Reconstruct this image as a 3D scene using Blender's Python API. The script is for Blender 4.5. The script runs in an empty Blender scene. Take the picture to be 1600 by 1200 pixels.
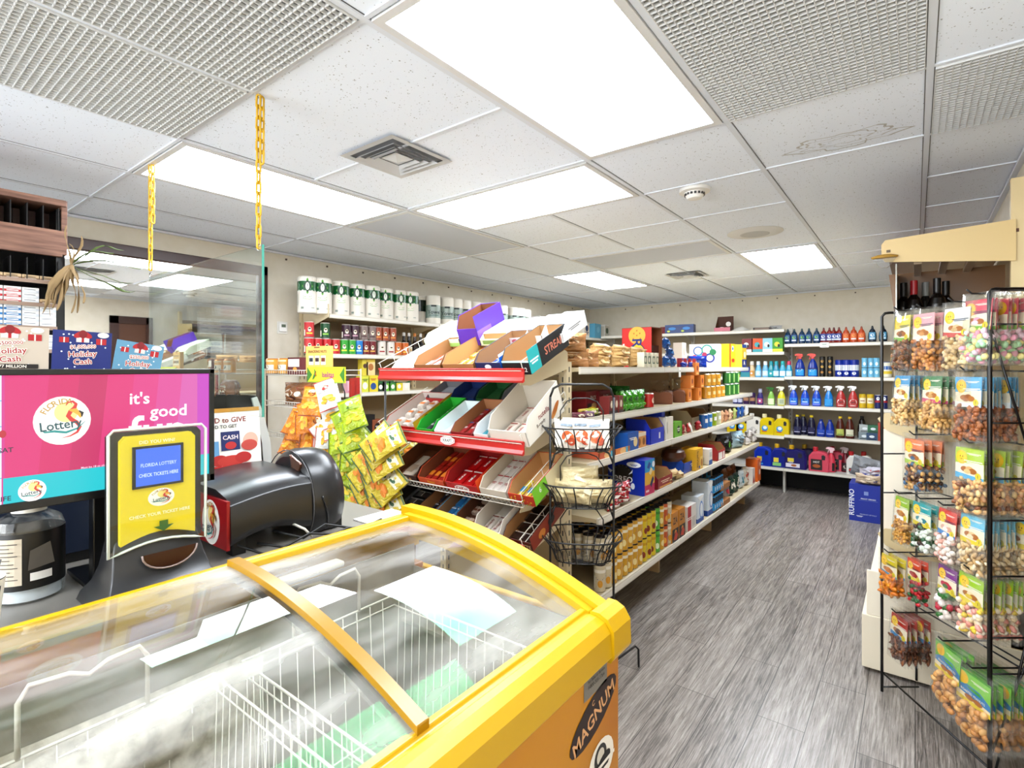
import bpy, bmesh, math, random
from math import sin, cos, pi, radians as R
from mathutils import Vector, Matrix, Euler
random.seed(7)
S = bpy.context.scene
COL = S.collection
# ---------------------------------------------------------------- camera, world, exposure
FPX, CX0, HY, YAW, EYE, CEIL = 820.0, 800.0, 574.0, 0.655, 1.5, 2.445
cam_d = bpy.data.cameras.new('camera'); cam = bpy.data.objects.new('camera', cam_d); COL.objects.link(cam)
cam.location = (0, 0, EYE); cam.rotation_euler = (pi/2, 0, YAW)
cam_d.sensor_width = 36; cam_d.lens = 36*FPX/1600; cam_d.shift_y = (HY-600)/1600.0
cam_d.clip_start = .02
S.camera = cam
S.cycles.transparent_max_bounces = 24
W = bpy.data.worlds.new('world'); S.world = W; W.use_nodes = True
W.node_tree.nodes['Background'].inputs[0].default_value = (.93, .97, 1, 1)
W.node_tree.nodes['Background'].inputs[1].default_value = 3.0
S.view_settings.view_transform = 'Standard'; S.view_settings.look = 'None'
S.view_settings.gamma = 1; S.view_settings.exposure = 0.82; S.view_settings.use_curve_mapping = False
LAMP = 13.0            # radiance of the fluorescent lenses
FILL = 80.0             # added fill lamp behind the camera, tilted up to brighten the ceiling
dl = bpy.data.lights.new('fill_light', 'AREA'); dl.shape = 'RECTANGLE'; dl.size = 3.6; dl.size_y = 1.3; dl.energy = FILL; dl.color = (.93, .97, 1)
do = bpy.data.objects.new('fill_light', dl); COL.objects.link(do); do.location = (-1.9, -2.72, 1.35); do.rotation_euler = (pi/2+R(32), 0, 0)

def ray(u, v):
    a = (u-CX0)/FPX; b = (HY-v)/FPX; s, c = sin(YAW), cos(YAW)
    return Vector((-s+a*c, c+a*s, b))
def at(u, v, X=None, Y=None, Z=None):
    """photo pixel -> world point on the plane X=, Y= or Z="""
    d = ray(u, v); t = X/d[0] if X is not None else Y/d[1] if Y is not None else (Z-EYE)/d[2]
    return Vector((d[0]*t, d[1]*t, EYE+d[2]*t))

# ---------------------------------------------------------------- materials
def srgb(h):
    if isinstance(h, tuple): return h
    h = h.lstrip('#'); v = [int(h[i:i+2], 16)/255 for i in (0, 2, 4)]
    return tuple(x/12.92 if x <= .04045 else ((x+.055)/1.055)**2.4 for x in v)
_M = {}
def M(col, rough=.5, metal=0, spec=.5, emit=0, alpha=1, name=None):
    if isinstance(col, bpy.types.Material): return col
    k = (col, rough, metal, spec, emit, alpha)
    if k in _M: return _M[k]
    m = bpy.data.materials.new(name or 'mat_'+str(col).strip('#')); m.use_nodes = True
    b = m.node_tree.nodes['Principled BSDF']; c = srgb(col)
    if not emit: c = tuple(x**1.22 for x in c)
    b.inputs['Base Color'].default_value = (*c, 1); b.inputs['Roughness'].default_value = rough
    b.inputs['Metallic'].default_value = metal; b.inputs['Specular IOR Level'].default_value = spec
    if emit:
        b.inputs['Base Color'].default_value = (.02, .02, .02, 1)
        b.inputs['Emission Color'].default_value = (*c, 1); b.inputs['Emission Strength'].default_value = emit
    b.inputs['Alpha'].default_value = alpha
    _M[k] = m; return m
def nodes(m):
    nt = m.node_tree; return nt, nt.nodes, nt.links, nt.nodes['Principled BSDF']
def newmat(name, rough=.5):
    m = bpy.data.materials.new(name); m.use_nodes = True; m.node_tree.nodes['Principled BSDF'].inputs['Roughness'].default_value = rough
    return m
def tex(m, kind, scale=(1, 1, 1), rot=(0, 0, 0), **kw):
    nt, N, L, b = nodes(m)
    tc = N.new('ShaderNodeTexCoord'); mp = N.new('ShaderNodeMapping'); L.new(tc.outputs['Object'], mp.inputs[0])
    mp.inputs['Scale'].default_value = scale; mp.inputs['Rotation'].default_value = rot
    t = N.new(kind); L.new(mp.outputs[0], t.inputs[0])
    for k, v in kw.items(): t.inputs[k].default_value = v
    return t
def ramp(m, src, stops):
    nt, N, L, b = nodes(m); r = N.new('ShaderNodeValToRGB'); L.new(src, r.inputs[0])
    e = r.color_ramp.elements
    while len(e) < len(stops): e.new(.5)
    for i, (p, c) in enumerate(stops): e[i].position = p; e[i].color = (*srgb(c), 1)
    return r
def bump(m, src, strength=.3, dist=.01):
    nt, N, L, b = nodes(m); bp = N.new('ShaderNodeBump'); bp.inputs['Strength'].default_value = strength; bp.inputs['Distance'].default_value = dist
    L.new(src, bp.inputs['Height']); L.new(bp.outputs[0], b.inputs['Normal'])
_F = {}
def foil(col, rough=.3):
    if isinstance(col, bpy.types.Material): return col
    if (col, rough) in _F: return _F[(col, rough)]
    m = newmat('crinkled_film_'+col.strip('#'), rough); nt, N, L, b = nodes(m); b.inputs['Base Color'].default_value = (*[x**1.25 for x in srgb(col)], 1)
    q = tex(m, 'ShaderNodeTexNoise', (1, 1, 1), Scale=26, Detail=3, Distortion=1.2); bump(m, q.outputs[0], .9, .012); _F[(col, rough)] = m; return m
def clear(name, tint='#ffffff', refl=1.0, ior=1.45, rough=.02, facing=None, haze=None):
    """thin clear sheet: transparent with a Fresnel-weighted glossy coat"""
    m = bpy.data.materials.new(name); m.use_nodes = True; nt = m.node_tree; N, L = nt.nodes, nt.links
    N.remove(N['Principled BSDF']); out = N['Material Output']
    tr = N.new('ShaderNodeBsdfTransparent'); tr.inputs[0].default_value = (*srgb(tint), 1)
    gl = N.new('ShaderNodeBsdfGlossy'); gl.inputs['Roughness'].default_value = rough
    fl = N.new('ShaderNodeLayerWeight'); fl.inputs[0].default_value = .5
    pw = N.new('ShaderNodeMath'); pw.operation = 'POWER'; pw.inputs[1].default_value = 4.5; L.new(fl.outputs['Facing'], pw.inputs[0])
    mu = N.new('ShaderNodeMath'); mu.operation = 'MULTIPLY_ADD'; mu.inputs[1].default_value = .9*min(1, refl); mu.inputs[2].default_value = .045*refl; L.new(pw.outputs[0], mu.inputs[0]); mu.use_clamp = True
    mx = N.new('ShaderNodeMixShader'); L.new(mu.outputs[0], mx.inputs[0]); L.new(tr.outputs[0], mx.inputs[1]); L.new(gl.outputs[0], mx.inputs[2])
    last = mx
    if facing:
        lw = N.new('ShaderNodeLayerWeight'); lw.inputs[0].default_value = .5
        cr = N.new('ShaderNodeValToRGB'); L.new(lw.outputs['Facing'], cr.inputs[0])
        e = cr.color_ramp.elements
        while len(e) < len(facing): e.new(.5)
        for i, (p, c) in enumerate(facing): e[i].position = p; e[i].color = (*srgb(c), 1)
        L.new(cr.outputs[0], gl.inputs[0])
    if haze:
        df = N.new('ShaderNodeBsdfDiffuse'); df.inputs[0].default_value = (*srgb('#e8e6e0'), 1)
        tc = N.new('ShaderNodeTexCoord'); mp = N.new('ShaderNodeMapping'); mp.inputs['Scale'].default_value = haze[1]; L.new(tc.outputs['Object'], mp.inputs[0])
        nz = N.new('ShaderNodeTexNoise'); nz.inputs['Scale'].default_value = 1; nz.inputs['Detail'].default_value = 5; L.new(mp.outputs[0], nz.inputs[0])
        mr = N.new('ShaderNodeMapRange'); mr.inputs[1].default_value = .42; mr.inputs[2].default_value = .75; mr.inputs[4].default_value = haze[0]; L.new(nz.outputs[0], mr.inputs[0])
        m2 = N.new('ShaderNodeMixShader'); L.new(mr.outputs[0], m2.inputs[0]); L.new(last.outputs[0], m2.inputs[1]); L.new(df.outputs[0], m2.inputs[2]); last = m2
    L.new(last.outputs[0], out.inputs[0]); return m

# ---------------------------------------------------------------- mesh builder
_T = {}
def text_geo(s):
    """unit text: centred on x and y, cap height 1 -> (verts, faces, width)"""
    if s in _T: return _T[s]
    c = bpy.data.curves.new('t', 'FONT'); c.body = s; c.size = 1; c.resolution_u = 2; c.align_x = 'CENTER'; c.offset = .016
    o = bpy.data.objects.new('t', c); COL.objects.link(o)
    dg = bpy.context.evaluated_depsgraph_get(); me = bpy.data.meshes.new_from_object(o.evaluated_get(dg))
    vs = [(v.co.x, v.co.y) for v in me.vertices]; fs = [tuple(p.vertices) for p in me.polygons]
    bpy.data.objects.remove(o); bpy.data.curves.remove(c); bpy.data.meshes.remove(me)
    if vs:
        x0 = min(v[0] for v in vs); x1 = max(v[0] for v in vs)
        vs = [((x-(x0+x1)/2)/.69, (y-.345)/.69) for x, y in vs]; w = (x1-x0)/.69
    else: w = 1
    _T[s] = (vs, fs, w); return _T[s]

BLUR = set('paper towels|soft|ply|ultra|bath|mix|cafe|cookies|fiz|sour|mini|cola|cake|tea|chips|VENTURA|keep cool|cool|Sunny|Treats|walnuts|hazelnut|pistachio|almonds|cashews|trail mix|salted|peanuts|mints|cubes|toffee|mango|fruit|pops|taffy|sesame|mixed|wipes|Tilex|snack|milk|mint|ice|bar|cream|BAR|FAMILY|WAFER|cones|ice cream|SMALL|CLEANING|DD|2 x 5|keep|EXTRA'.split('|'))|{'paper', 'towels'}
class MB:
    def __init__(s): s.v = []; s.f = []; s.m = []; s.sm = []; s.mats = []; s.X = None
    def mi(s, m):
        if m not in s.mats: s.mats.append(m)
        return s.mats.index(m)
    def add(s, vs, fs, m, smooth=False):
        b = len(s.v)
        if s.X is not None: vs = [s.X @ Vector(v) for v in vs]
        s.v += [tuple(v) for v in vs]; k = s.mi(m)
        for f in fs: s.f.append(tuple(b+i for i in f)); s.m.append(k); s.sm.append(smooth)
        return s
    def box(s, x0, y0, z0, x1, y1, z1, m):
        v = [(x0, y0, z0), (x1, y0, z0), (x1, y1, z0), (x0, y1, z0), (x0, y0, z1), (x1, y0, z1), (x1, y1, z1), (x0, y1, z1)]
        return s.add(v, [(0, 3, 2, 1), (4, 5, 6, 7), (0, 1, 5, 4), (1, 2, 6, 5), (2, 3, 7, 6), (3, 0, 4, 7)], m)
    def cbox(s, c, d, m): return s.box(c[0]-d[0]/2, c[1]-d[1]/2, c[2]-d[2]/2, c[0]+d[0]/2, c[1]+d[1]/2, c[2]+d[2]/2, m)
    def prism(s, poly, a, b, m, axis='x', smooth=False):
        """poly of 2-D points extruded along axis from a to b; for x: poly=(y,z), y: (x,z), z: (x,y)"""
        def P(p, t): return (t, p[0], p[1]) if axis == 'x' else (p[0], t, p[1]) if axis == 'y' else (p[0], p[1], t)
        n = len(poly); v = [P(p, a) for p in poly]+[P(p, b) for p in poly]
        s.add(v, [(i, (i+1) % n, n+(i+1) % n, n+i) for i in range(n)], m, smooth)
        return s.add(v, [tuple(range(n))[::-1], tuple(range(n, 2*n))], m)
    def tube(s, pts, r, m, seg=6, closed=False):
        pts = [Vector(p) for p in pts]; n = len(pts); vs = []; fs = []
        up = None
        for i, p in enumerate(pts):
            a = pts[i-1] if (i or closed) else p; b = pts[(i+1) % n] if (i < n-1 or closed) else p
            t = (b-a).normalized()
            if up is None: up = t.orthogonal().normalized()
            up = (up-t*up.dot(t)); up = up.normalized() if up.length > 1e-5 else t.orthogonal().normalized()
            w = t.cross(up)
            for k in range(seg): q = 2*pi*k/seg; vs.append(p+(up*cos(q)+w*sin(q))*r)
        for i in range(n if closed else n-1):
            j = (i+1) % n
            for k in range(seg): fs.append((i*seg+k, i*seg+(k+1) % seg, j*seg+(k+1) % seg, j*seg+k))
        if not closed: fs += [tuple(range(seg))[::-1], tuple((n-1)*seg+k for k in range(seg))]
        return s.add(vs, fs, m, True)
    def lathe(s, prof, m, seg=20, sx=1, sy=1, c=(0, 0)):
        """prof: (r, z) or (r, z, material) bottom to top; the material colours the span up to the next point"""
        for i in range(len(prof)-1):
            p, q = prof[i], prof[i+1]; mm = p[2] if len(p) > 2 and p[2] else m
            vs = []; 
            for (r, z) in ((p[0], p[1]), (q[0], q[1])):
                for k in range(seg): a = 2*pi*k/seg; vs.append((c[0]+r*cos(a)*sx, c[1]+r*sin(a)*sy, z))
            s.add(vs, [(k, (k+1) % seg, seg+(k+1) % seg, seg+k) for k in range(seg)], mm, True)
        for e, fl in ((prof[0], 1), (prof[-1], 0)):
            if e[0] > 1e-4:
                vs = [(c[0]+e[0]*cos(2*pi*k/seg)*sx, c[1]+e[0]*sin(2*pi*k/seg)*sy, e[1]) for k in range(seg)]
                mm = (prof[-2] if not fl else e); mm = mm[2] if len(mm) > 2 and mm[2] else m
                s.add(vs, [tuple(range(seg))[::-1] if fl else tuple(range(seg))], mm)
        return s
    def loft(s, rings, m, smooth=True, caps=True):
        n = len(rings[0]); vs = [p for r in rings for p in r]; fs = []
        for i in range(len(rings)-1):
            for k in range(n): fs.append((i*n+k, i*n+(k+1) % n, (i+1)*n+(k+1) % n, (i+1)*n+k))
        s.add(vs, fs, m, smooth)
        if caps: s.add(rings[0], [tuple(range(n))[::-1]], m); s.add(rings[-1], [tuple(range(n))], m)
        return s
    def grid(s, f, nu, nv, m, smooth=True):
        vs = [f(i/nu, j/nv) for j in range(nv+1) for i in range(nu+1)]
        fs = [(j*(nu+1)+i, j*(nu+1)+i+1, (j+1)*(nu+1)+i+1, (j+1)*(nu+1)+i) for j in range(nv) for i in range(nu)]
        return s.add(vs, fs, m, smooth)
    def art(s, items, mp, eps=.0005):
        """printed marks; mp(u, v, lift) maps face units (u -.5..+.5, v 0..1) to 3-D"""
        W_ = (Vector(mp(.1, .5, 0))-Vector(mp(-.1, .5, 0))).length/.2; H_ = (Vector(mp(0, .6, 0))-Vector(mp(0, .4, 0))).length/.2
        for k, it in enumerate(items):
            L = eps*(1+k*.7); t = it[0]
            if t == 'r':
                _, u0, v0, u1, v1, c = it[:6]; n = 6
                vs = [mp(u0+(u1-u0)*i/n, v, L) for v in (v0, v1) for i in range(n+1)]
                s.add(vs, [(i, i+1, n+2+i, n+1+i) for i in range(n)], M(c))
            elif t == 'e':
                _, cu, cv, ru, rv, c = it[:6]; rot = it[6] if len(it) > 6 else 0; n = 20; vs = []
                for i in range(n):
                    a = 2*pi*i/n; x = ru*cos(a); y = rv*sin(a)
                    vs.append(mp(cu+(x*cos(rot)-y*sin(rot))/W_, cv+(x*sin(rot)+y*cos(rot))/H_, L))
                s.add(vs, [tuple(range(n))], M(c))
            elif t == 'p':
                _, pts, c = it; s.add([mp(u, v, L) for u, v in pts], [tuple(range(len(pts)))], M(c))
            elif t == 't' and it[1] in BLUR:      # print too small to read in the photo: two short bars
                _, st, cu, cv, h, c = it[:6]; mw = min(.8, (it[6] if len(it) > 6 else .6))/2
                for dv, ww in ((.30, 1), (-.30, .7)):
                    v0 = cv+dv*h; vs = [mp(cu-mw*ww, v0-h*.16, L), mp(cu+mw*ww, v0-h*.16, L), mp(cu+mw*ww, v0+h*.16, L), mp(cu-mw*ww, v0+h*.16, L)]
                    s.add(vs, [(0, 1, 2, 3)], M(c))
            elif t == 't':      # text, centre u, v, cap height (fraction of H), colour, [max width fraction], [rotation]
                _, st, cu, cv, h, c = it[:6]; mw = it[6] if len(it) > 6 else 9; rot = it[7] if len(it) > 7 else 0
                vs, fs, w = text_geo(st); hh = h*H_; ww = hh
                if abs(rot) < .8 and w*hh > mw*W_: ww = mw*W_/w
                o = [] 
                for x, y in vs:
                    X, Y = x*ww, y*hh; o.append(mp(cu+(X*cos(rot)-Y*sin(rot))/W_, cv+(X*sin(rot)+Y*cos(rot))/H_, L))
                s.add(o, fs, M(c))
        return s
    def build(s, name, parent=None, bevel=0, bseg=2):
        me = bpy.data.meshes.new(name); me.from_pydata(s.v, [], s.f)
        for m in s.mats: me.materials.append(m)
        me.polygons.foreach_set('material_index', s.m); me.polygons.foreach_set('use_smooth', s.sm); me.update()
        o = bpy.data.objects.new(name, me); COL.objects.link(o)
        if parent: o.parent = parent
        if bevel:
            b = o.modifiers.new('bevel', 'BEVEL'); b.width = bevel; b.segments = bseg; b.limit_method = 'ANGLE'; b.angle_limit = R(35)
        return o
def weld(o, d=1e-5):
    bm = bmesh.new(); bm.from_mesh(o.data); bmesh.ops.remove_doubles(bm, verts=bm.verts, dist=d); bm.to_mesh(o.data); bm.free(); return o

def tag(o, label=None, cat=None, group=None, kind=None):
    if label: o['label'] = label
    if cat: o['category'] = cat
    if group: o['group'] = group
    if kind: o['kind'] = kind
    return o
def thing(name, label, cat, loc=(0, 0, 0), rz=0, group=None):
    o = bpy.data.objects.new(name, None); COL.objects.link(o); o.location = loc
    o.rotation_euler = rz if isinstance(rz, tuple) else (0, 0, rz); o.empty_display_size = .02
    return tag(o, label, cat, group)
def struct(name, mb, bevel=0): return tag(mb.build(name, bevel=bevel), kind='structure')
KIDS = {}
def copy_tree(o, parent=None):
    c = o.copy(); COL.objects.link(c)
    if parent: c.parent = parent
    for ch in list(o.children): copy_tree(ch, c)
    return c
class Kind:
    """a prototype made once and then copied with its parts"""
    def __init__(s, fn, cat): s.fn = fn; s.cat = cat; s.o = None; s.n = 0
    def put(s, loc, label, group=None, rz=0, scale=None):
        if s.o is None: s.o = s.fn(); c = s.o
        else: c = copy_tree(s.o)
        s.n += 1
        if isinstance(loc, Matrix): c.location = loc.to_translation(); c.rotation_euler = loc.to_euler()
        else: c.location = loc; c.rotation_euler = rz if isinstance(rz, tuple) else (0, 0, rz)
        if scale: c.scale = scale if isinstance(scale, tuple) else (scale,)*3
        if 'group' in c: del c['group']
        return tag(c, label, s.cat, group)
ORD = 'first second third fourth fifth sixth seventh eighth ninth tenth eleventh twelfth thirteenth fourteenth fifteenth sixteenth seventeenth eighteenth nineteenth twentieth'.split()
def nth(i, n, side='left'):
    other = {'left': 'right', 'front': 'back', 'near': 'far', 'top': 'bottom'}[side]
    if n == 1: return 'only'
    if i == 0: return {'left': 'leftmost', 'front': 'frontmost', 'near': 'nearest', 'top': 'topmost'}[side]
    if i == n-1: return {'left': 'rightmost', 'front': 'rearmost', 'near': 'farthest', 'top': 'lowest'}[side]
    return ORD[i] if i < len(ORD) else str(i+1)+'th'
# ================================================================ THE ROOM
XL, XR, YB, YF = -4.12, .39, 7.4, -2.6
def gx(i): return .038+.6096*i
def gy(j): return 2.10+.6096*j
wallm = newmat('beige_wall_paint', .75)
n_ = tex(wallm, 'ShaderNodeTexNoise', (3, 3, 3), Scale=4, Detail=4); r_ = ramp(wallm, n_.outputs[0], [(.3, '#d6cdb9'), (.7, '#dcd4c3')])
wallm.node_tree.links.new(r_.outputs[0], nodes(wallm)[3].inputs['Base Color'])
def wall(name, a): struct(name, MB().box(*a, wallm))
wall('wall_left', (XL-.1, YF-.1, 0, XL, YB+.1, CEIL+.02)); wall('wall_right', (XR, YF-.1, 0, XR+.1, YB+.1, CEIL+.02)); wall('wall_back', (XL, YB, 0, XR, YB+.1, CEIL+.02))
# wall behind the camera, with an opening added to let fill light in
fw = MB()
for a in ((XL, 0, -3.8, CEIL+.02), (0, 0, XR, CEIL+.02)): fw.box(a[0], YF-.1, a[1], a[2], YF, a[3], wallm)
fw.box(-3.8, YF-.1, 0, 0, YF, .7, wallm); fw.box(-3.8, YF-.1, 2.35, 0, YF, CEIL+.02, wallm)
struct('wall_front', fw)
wf = MB()
for x in (-3.8, -2.55, -1.28, -.04): wf.box(x, YF-.07, .7, x+.04, YF-.02, 2.35, M('#55504a', .4))
for z in (.7, 2.31): wf.box(-3.8, YF-.07, z, 0, YF-.02, z+.04, M('#55504a', .4))
struct('fill_window_1', wf)  # unseen window frame, made up around the fill-light opening
# baseboards
struct('baseboard_back', MB().box(XL, YB-.012, 0, XR, YB, .09, M('#8d8a84', .6)))
struct('baseboard_left', MB().box(XL, YF, 0, XL+.012, YB, .09, M('#8d8a84', .6)))
# door in the right wall, seen in the mirror on the left wall
dm = M('#4a2a1c', .45)
d = MB(); d.box(XR-.03, 2.3, 0, XR+.0, 2.40, 2.2, dm); d.box(XR-.03, 2.72, 0, XR, 2.80, 2.2, dm); d.box(XR-.03, 2.3, 2.1, XR, 2.8, 2.2, dm); d.box(XR-.012, 2.40, 0, XR, 2.72, 2.1, M('#6b4630', .5))
struct('door_1', d)
# floor: grey wood plank vinyl, planks along Y
fm = newmat('grey_plank_floor', .33)
nt, N, L, b = nodes(fm)
br = tex(fm, 'ShaderNodeTexBrick', (1, 1, 1), (0, 0, pi/2)); br.offset = .37; br.inputs['Scale'].default_value = 1
br.inputs['Brick Width'].default_value = 1.22; br.inputs['Row Height'].default_value = .18; br.inputs['Mortar Size'].default_value = .0016; br.inputs['Mortar Smooth'].default_value = .1
br.inputs['Color1'].default_value = (0, 0, 0, 1); br.inputs['Color2'].default_value = (1, 1, 1, 1); br.inputs['Mortar'].default_value = (.5, .5, .5, 1)
g1 = tex(fm, 'ShaderNodeTexNoise', (60, 2.2, 1), Scale=2.4, Detail=10, Roughness=.75, Distortion=.6)
g2 = tex(fm, 'ShaderNodeTexNoise', (9, .9, 1), Scale=1.5, Detail=5, Distortion=1.5)
sb = N.new('ShaderNodeMix'); sb.data_type = 'RGBA'; sb.inputs[0].default_value = .22; L.new(g1.outputs[0], sb.inputs[6]); L.new(g2.outputs[0], sb.inputs[7])
s3 = N.new('ShaderNodeMix'); s3.data_type = 'RGBA'; s3.inputs[0].default_value = .05; L.new(sb.outputs[2], s3.inputs[6]); L.new(br.outputs[0], s3.inputs[7])
rp = ramp(fm, s3.outputs[2], [(.36, '#342f2b'), (.45, '#6b645e'), (.52, '#8a827b'), (.64, '#b0a9a2')])
mo = N.new('ShaderNodeMix'); mo.data_type = 'RGBA'; L.new(br.outputs['Fac'], mo.inputs[0]); L.new(rp.outputs[0], mo.inputs[6]); mo.inputs[7].default_value = (*srgb('#3a3633'), 1)
L.new(mo.outputs[2], b.inputs['Base Color']); bump(fm, sb.outputs[2], .25, .002)
struct('floor', MB().box(XL-.1, YF-.1, -.1, XR+.1, YB+.1, 0, fm))
# ceiling: mineral tiles in a T-bar grid
cm = newmat('speckled_ceiling_tile', .9); nt, N, L, b = nodes(cm)
vo = tex(cm, 'ShaderNodeTexVoronoi', (1, 1, 1), Scale=95.0, Randomness=1.0)
sc = tex(cm, 'ShaderNodeTexNoise', (1, 1, 1), Scale=45, Detail=2)
md = N.new('ShaderNodeMath'); md.operation = 'ADD'; L.new(vo.outputs['Distance'], md.inputs[0]); mm = N.new('ShaderNodeMath'); mm.operation = 'MULTIPLY'; mm.inputs[1].default_value = .9; L.new(sc.outputs[0], mm.inputs[0]); L.new(mm.outputs[0], md.inputs[1])
r_ = ramp(cm, md.outputs[0], [(.52, '#9a9c9f'), (.60, '#e9f0fb')]); L.new(r_.outputs[0], b.inputs['Base Color']); bump(cm, r_.outputs[0], .25, .003)
barm = M('#dfe3ea', .6)
struct('ceiling', MB().box(XL, YF, CEIL, XR, YB, CEIL+.02, cm))
g = MB()
def barx(i, j0, j1, w=.020): g.box(gx(i)-w/2, gy(j0) if j0 > -90 else YF, CEIL-.006, gx(i)+w/2, min(gy(j1), YB), CEIL+.001, barm); g.box(gx(i)+w/2, gy(j0) if j0 > -90 else YF, CEIL-.0015, gx(i)+w/2+.003, min(gy(j1), YB), CEIL, M('#6e6e6e')); g.box(gx(i)-w/2-.003, gy(j0) if j0 > -90 else YF, CEIL-.0015, gx(i)-w/2, min(gy(j1), YB), CEIL, M('#6e6e6e'))
def bary(j, i0, i1, w=.014): g.box(max(gx(i0), XL), gy(j)-w/2, CEIL-.0055, min(gx(i1), XR), gy(j)+w/2, CEIL+.001, barm); g.box(max(gx(i0), XL), gy(j)+w/2, CEIL-.0015, min(gx(i1), XR), gy(j)+w/2+.003, CEIL, M('#6e6e6e'))
for i in (-6, -4, -2, -1, 0): barx(i, -99, 12)
barx(-5, -2, 2); barx(-5, 4, 6); barx(-5, -8, -2); barx(-3, -99, -2); barx(-3, 1, 3); barx(-3, 4, 9); barx(-5, 2, 9, .014)
for j in (-6, -4, -2): bary(j, -8, 2)
for j in (-5, -3): bary(j, -8, -2)
bary(-1, -4, -2); bary(0, -7, 2); bary(1, -4, -1); bary(1, -1, 2); bary(2, -7, -1); bary(3, -4, -2); bary(4, -7, 2); bary(6, -7, 2); bary(8, -7, 2); bary(2, 0, 2); bary(-1, 0, 2); bary(3, 0, 2); bary(5, -1, 2, .014)
struct('trim_1', g)
tr = MB()
tr.box(XL, YF, CEIL-.02, XL+.022, YB, CEIL-.006, barm); tr.box(XL, YB-.022, CEIL-.02, XR, YB, CEIL-.006, barm); tr.box(XR-.022, YF, CEIL-.02, XR, YB, CEIL-.006, barm)
struct('trim_2', tr)
# small dark screws under the wall angle
scw = MB()
for k in range(14): scw.cbox((XL+.004, 2.3+.38*k, CEIL-.055), (.008, .014, .014), M('#5b4a3a', .5))
for k in range(9): scw.cbox((-3.5+.42*k, YB-.004, CEIL-.06), (.014, .008, .014), M('#5b4a3a', .5))
struct('trim_3', scw)
# water stain on a tile (a shape of its own)
st = newmat('water_stain', .9); nt, N, L, b = nodes(st); b.inputs['Base Color'].default_value = (*srgb('#b9b8b6'), 1)
c0 = at(1318, 219, Z=CEIL)
sm_ = MB()
for k, (rx, ry, w) in enumerate(((.20, .085, .010), (.15, .06, .006), (.09, .035, .006))):
    pts = []
    for q in range(36):
        a = 2*pi*q/36; f = 1+.16*sin(5*a+k)+.10*sin(11*a+2*k); pts.append((c0.x+rx*f*cos(a), c0.y+ry*f*sin(a)))
    vs = [(x, y, CEIL-.0008) for x, y in pts]+[(c0.x+(x-c0.x)*(1-w/rx*1.4), c0.y+(y-c0.y)*(1-w/rx*1.4), CEIL-.0008) for x, y in pts]
    sm_.add(vs, [(i, (i+1) % 36, 36+(i+1) % 36, 36+i) for i in range(36)], st)
struct('trim_4', sm_)

# ---- ceiling lamps
lens = bpy.data.materials.new('lamp_lens'); lens.use_nodes = True; nt, N, L, b = nodes(lens)
b.inputs['Base Color'].default_value = (.9, .9, .9, 1); b.inputs['Roughness'].default_value = .4
b.inputs['Emission Color'].default_value = (.885, .95, 1.035, 1); b.inputs['Emission Strength'].default_value = LAMP
pr = tex(lens, 'ShaderNodeTexVoronoi', (1, 1, 1), Scale=190.0); bump(lens, pr.outputs['Distance'], .6, .002)
off = newmat('unlit_lens', .5); nodes(off)[3].inputs['Base Color'].default_value = (*srgb('#c6cbd6'), 1)
lens2 = lens.copy(); lens2.node_tree.nodes['Principled BSDF'].inputs['Emission Strength'].default_value = LAMP*1.7
def lamp(i0, j0, i1, j1, label, lit=True):
    t = thing('ceiling_light' if lit else 'ceiling_panel', label, 'ceiling light' if lit else 'ceiling panel', ((gx(i0)+gx(i1))/2, (gy(j0)+gy(j1))/2, CEIL), group='fluorescent ceiling lights' if lit else 'unlit ceiling panels')
    w, h = (gx(i1)-gx(i0))/2-.014, (gy(j1)-gy(j0))/2-.014; f = MB(); k = .026
    fmt = M('#dcdcdc', .35)
    for a in ((-w, -h, w, -h+k), (-w, h-k, w, h), (-w, -h+k, -w+k, h-k), (w-k, -h+k, w, h-k)): f.box(a[0], a[1], -.010, a[2], a[3], -.001, fmt)
    f.build('frame', t)
    MB().box(-w+k, -h+k, -.006, w-k, h-k, -.002, (lens2 if j0 > 3 else lens) if lit else off).build('diffuser', t)
    return t
lamp(-2, -2, -1, 0, 'large lit ceiling light with prismatic lens at top centre of the photo')
lamp(-4, 0, -2, 1, 'lit ceiling light lying crosswise just beyond the square air vent')
lamp(-5, -2, -4, 0, 'long lit ceiling light behind the two yellow chains')
lamp(-5, 4, -4, 6, 'small distant lit ceiling light near the left back corner')
lamp(-2, 4, -1, 6, 'distant lit ceiling light in front of the back wall, right of centre')
lamp(-2, -6, -1, -4, 'lit ceiling light behind the photographer, out of frame')
lamp(-5, -6, -4, -4, 'lit ceiling light over the counter end, seen only in the mirror')
lamp(-5, 0, -4, 2, 'flat unlit grey ceiling panel beside the left wall', False)
lamp(-4, 3, -2, 4, 'flat unlit grey ceiling panel next to the far small vent', False)
# ---- egg-crate grilles
gm = M('#dfe0e0', .45)
def grille(i0, y0, x1, y1, label):
    x0 = gx(i0)+.014; t = thing('ceiling_grille', label, 'ceiling grille', (x0, y0, CEIL), group='egg-crate ceiling grilles')
    w, h = x1-x0, y1-y0; m = MB(); n = round(w/.0205); k = round(h/.0205)
    for a in range(n+1): x = w*a/n; m.box(x-.0012, 0, -.012, x+.0012, h, -.002, gm)
    for a in range(k+1): y = h*a/k; m.box(0, y-.0012, -.012, w, y+.0012, -.002, gm)
    m.build('lattice', t); MB().box(0, 0, -.0018, w, h, -.0004, M('#8a8b8e', .8)).build('backing', t)
grille(-1, gy(-2)+.014, gx(0)-.014, gy(0)-.014, 'large egg-crate ceiling grille at the top right')
grille(-3, gy(-4)+.014, gx(-2)-.014, gy(-2)-.014, 'egg-crate ceiling grille nearest the big light at top left')
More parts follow.
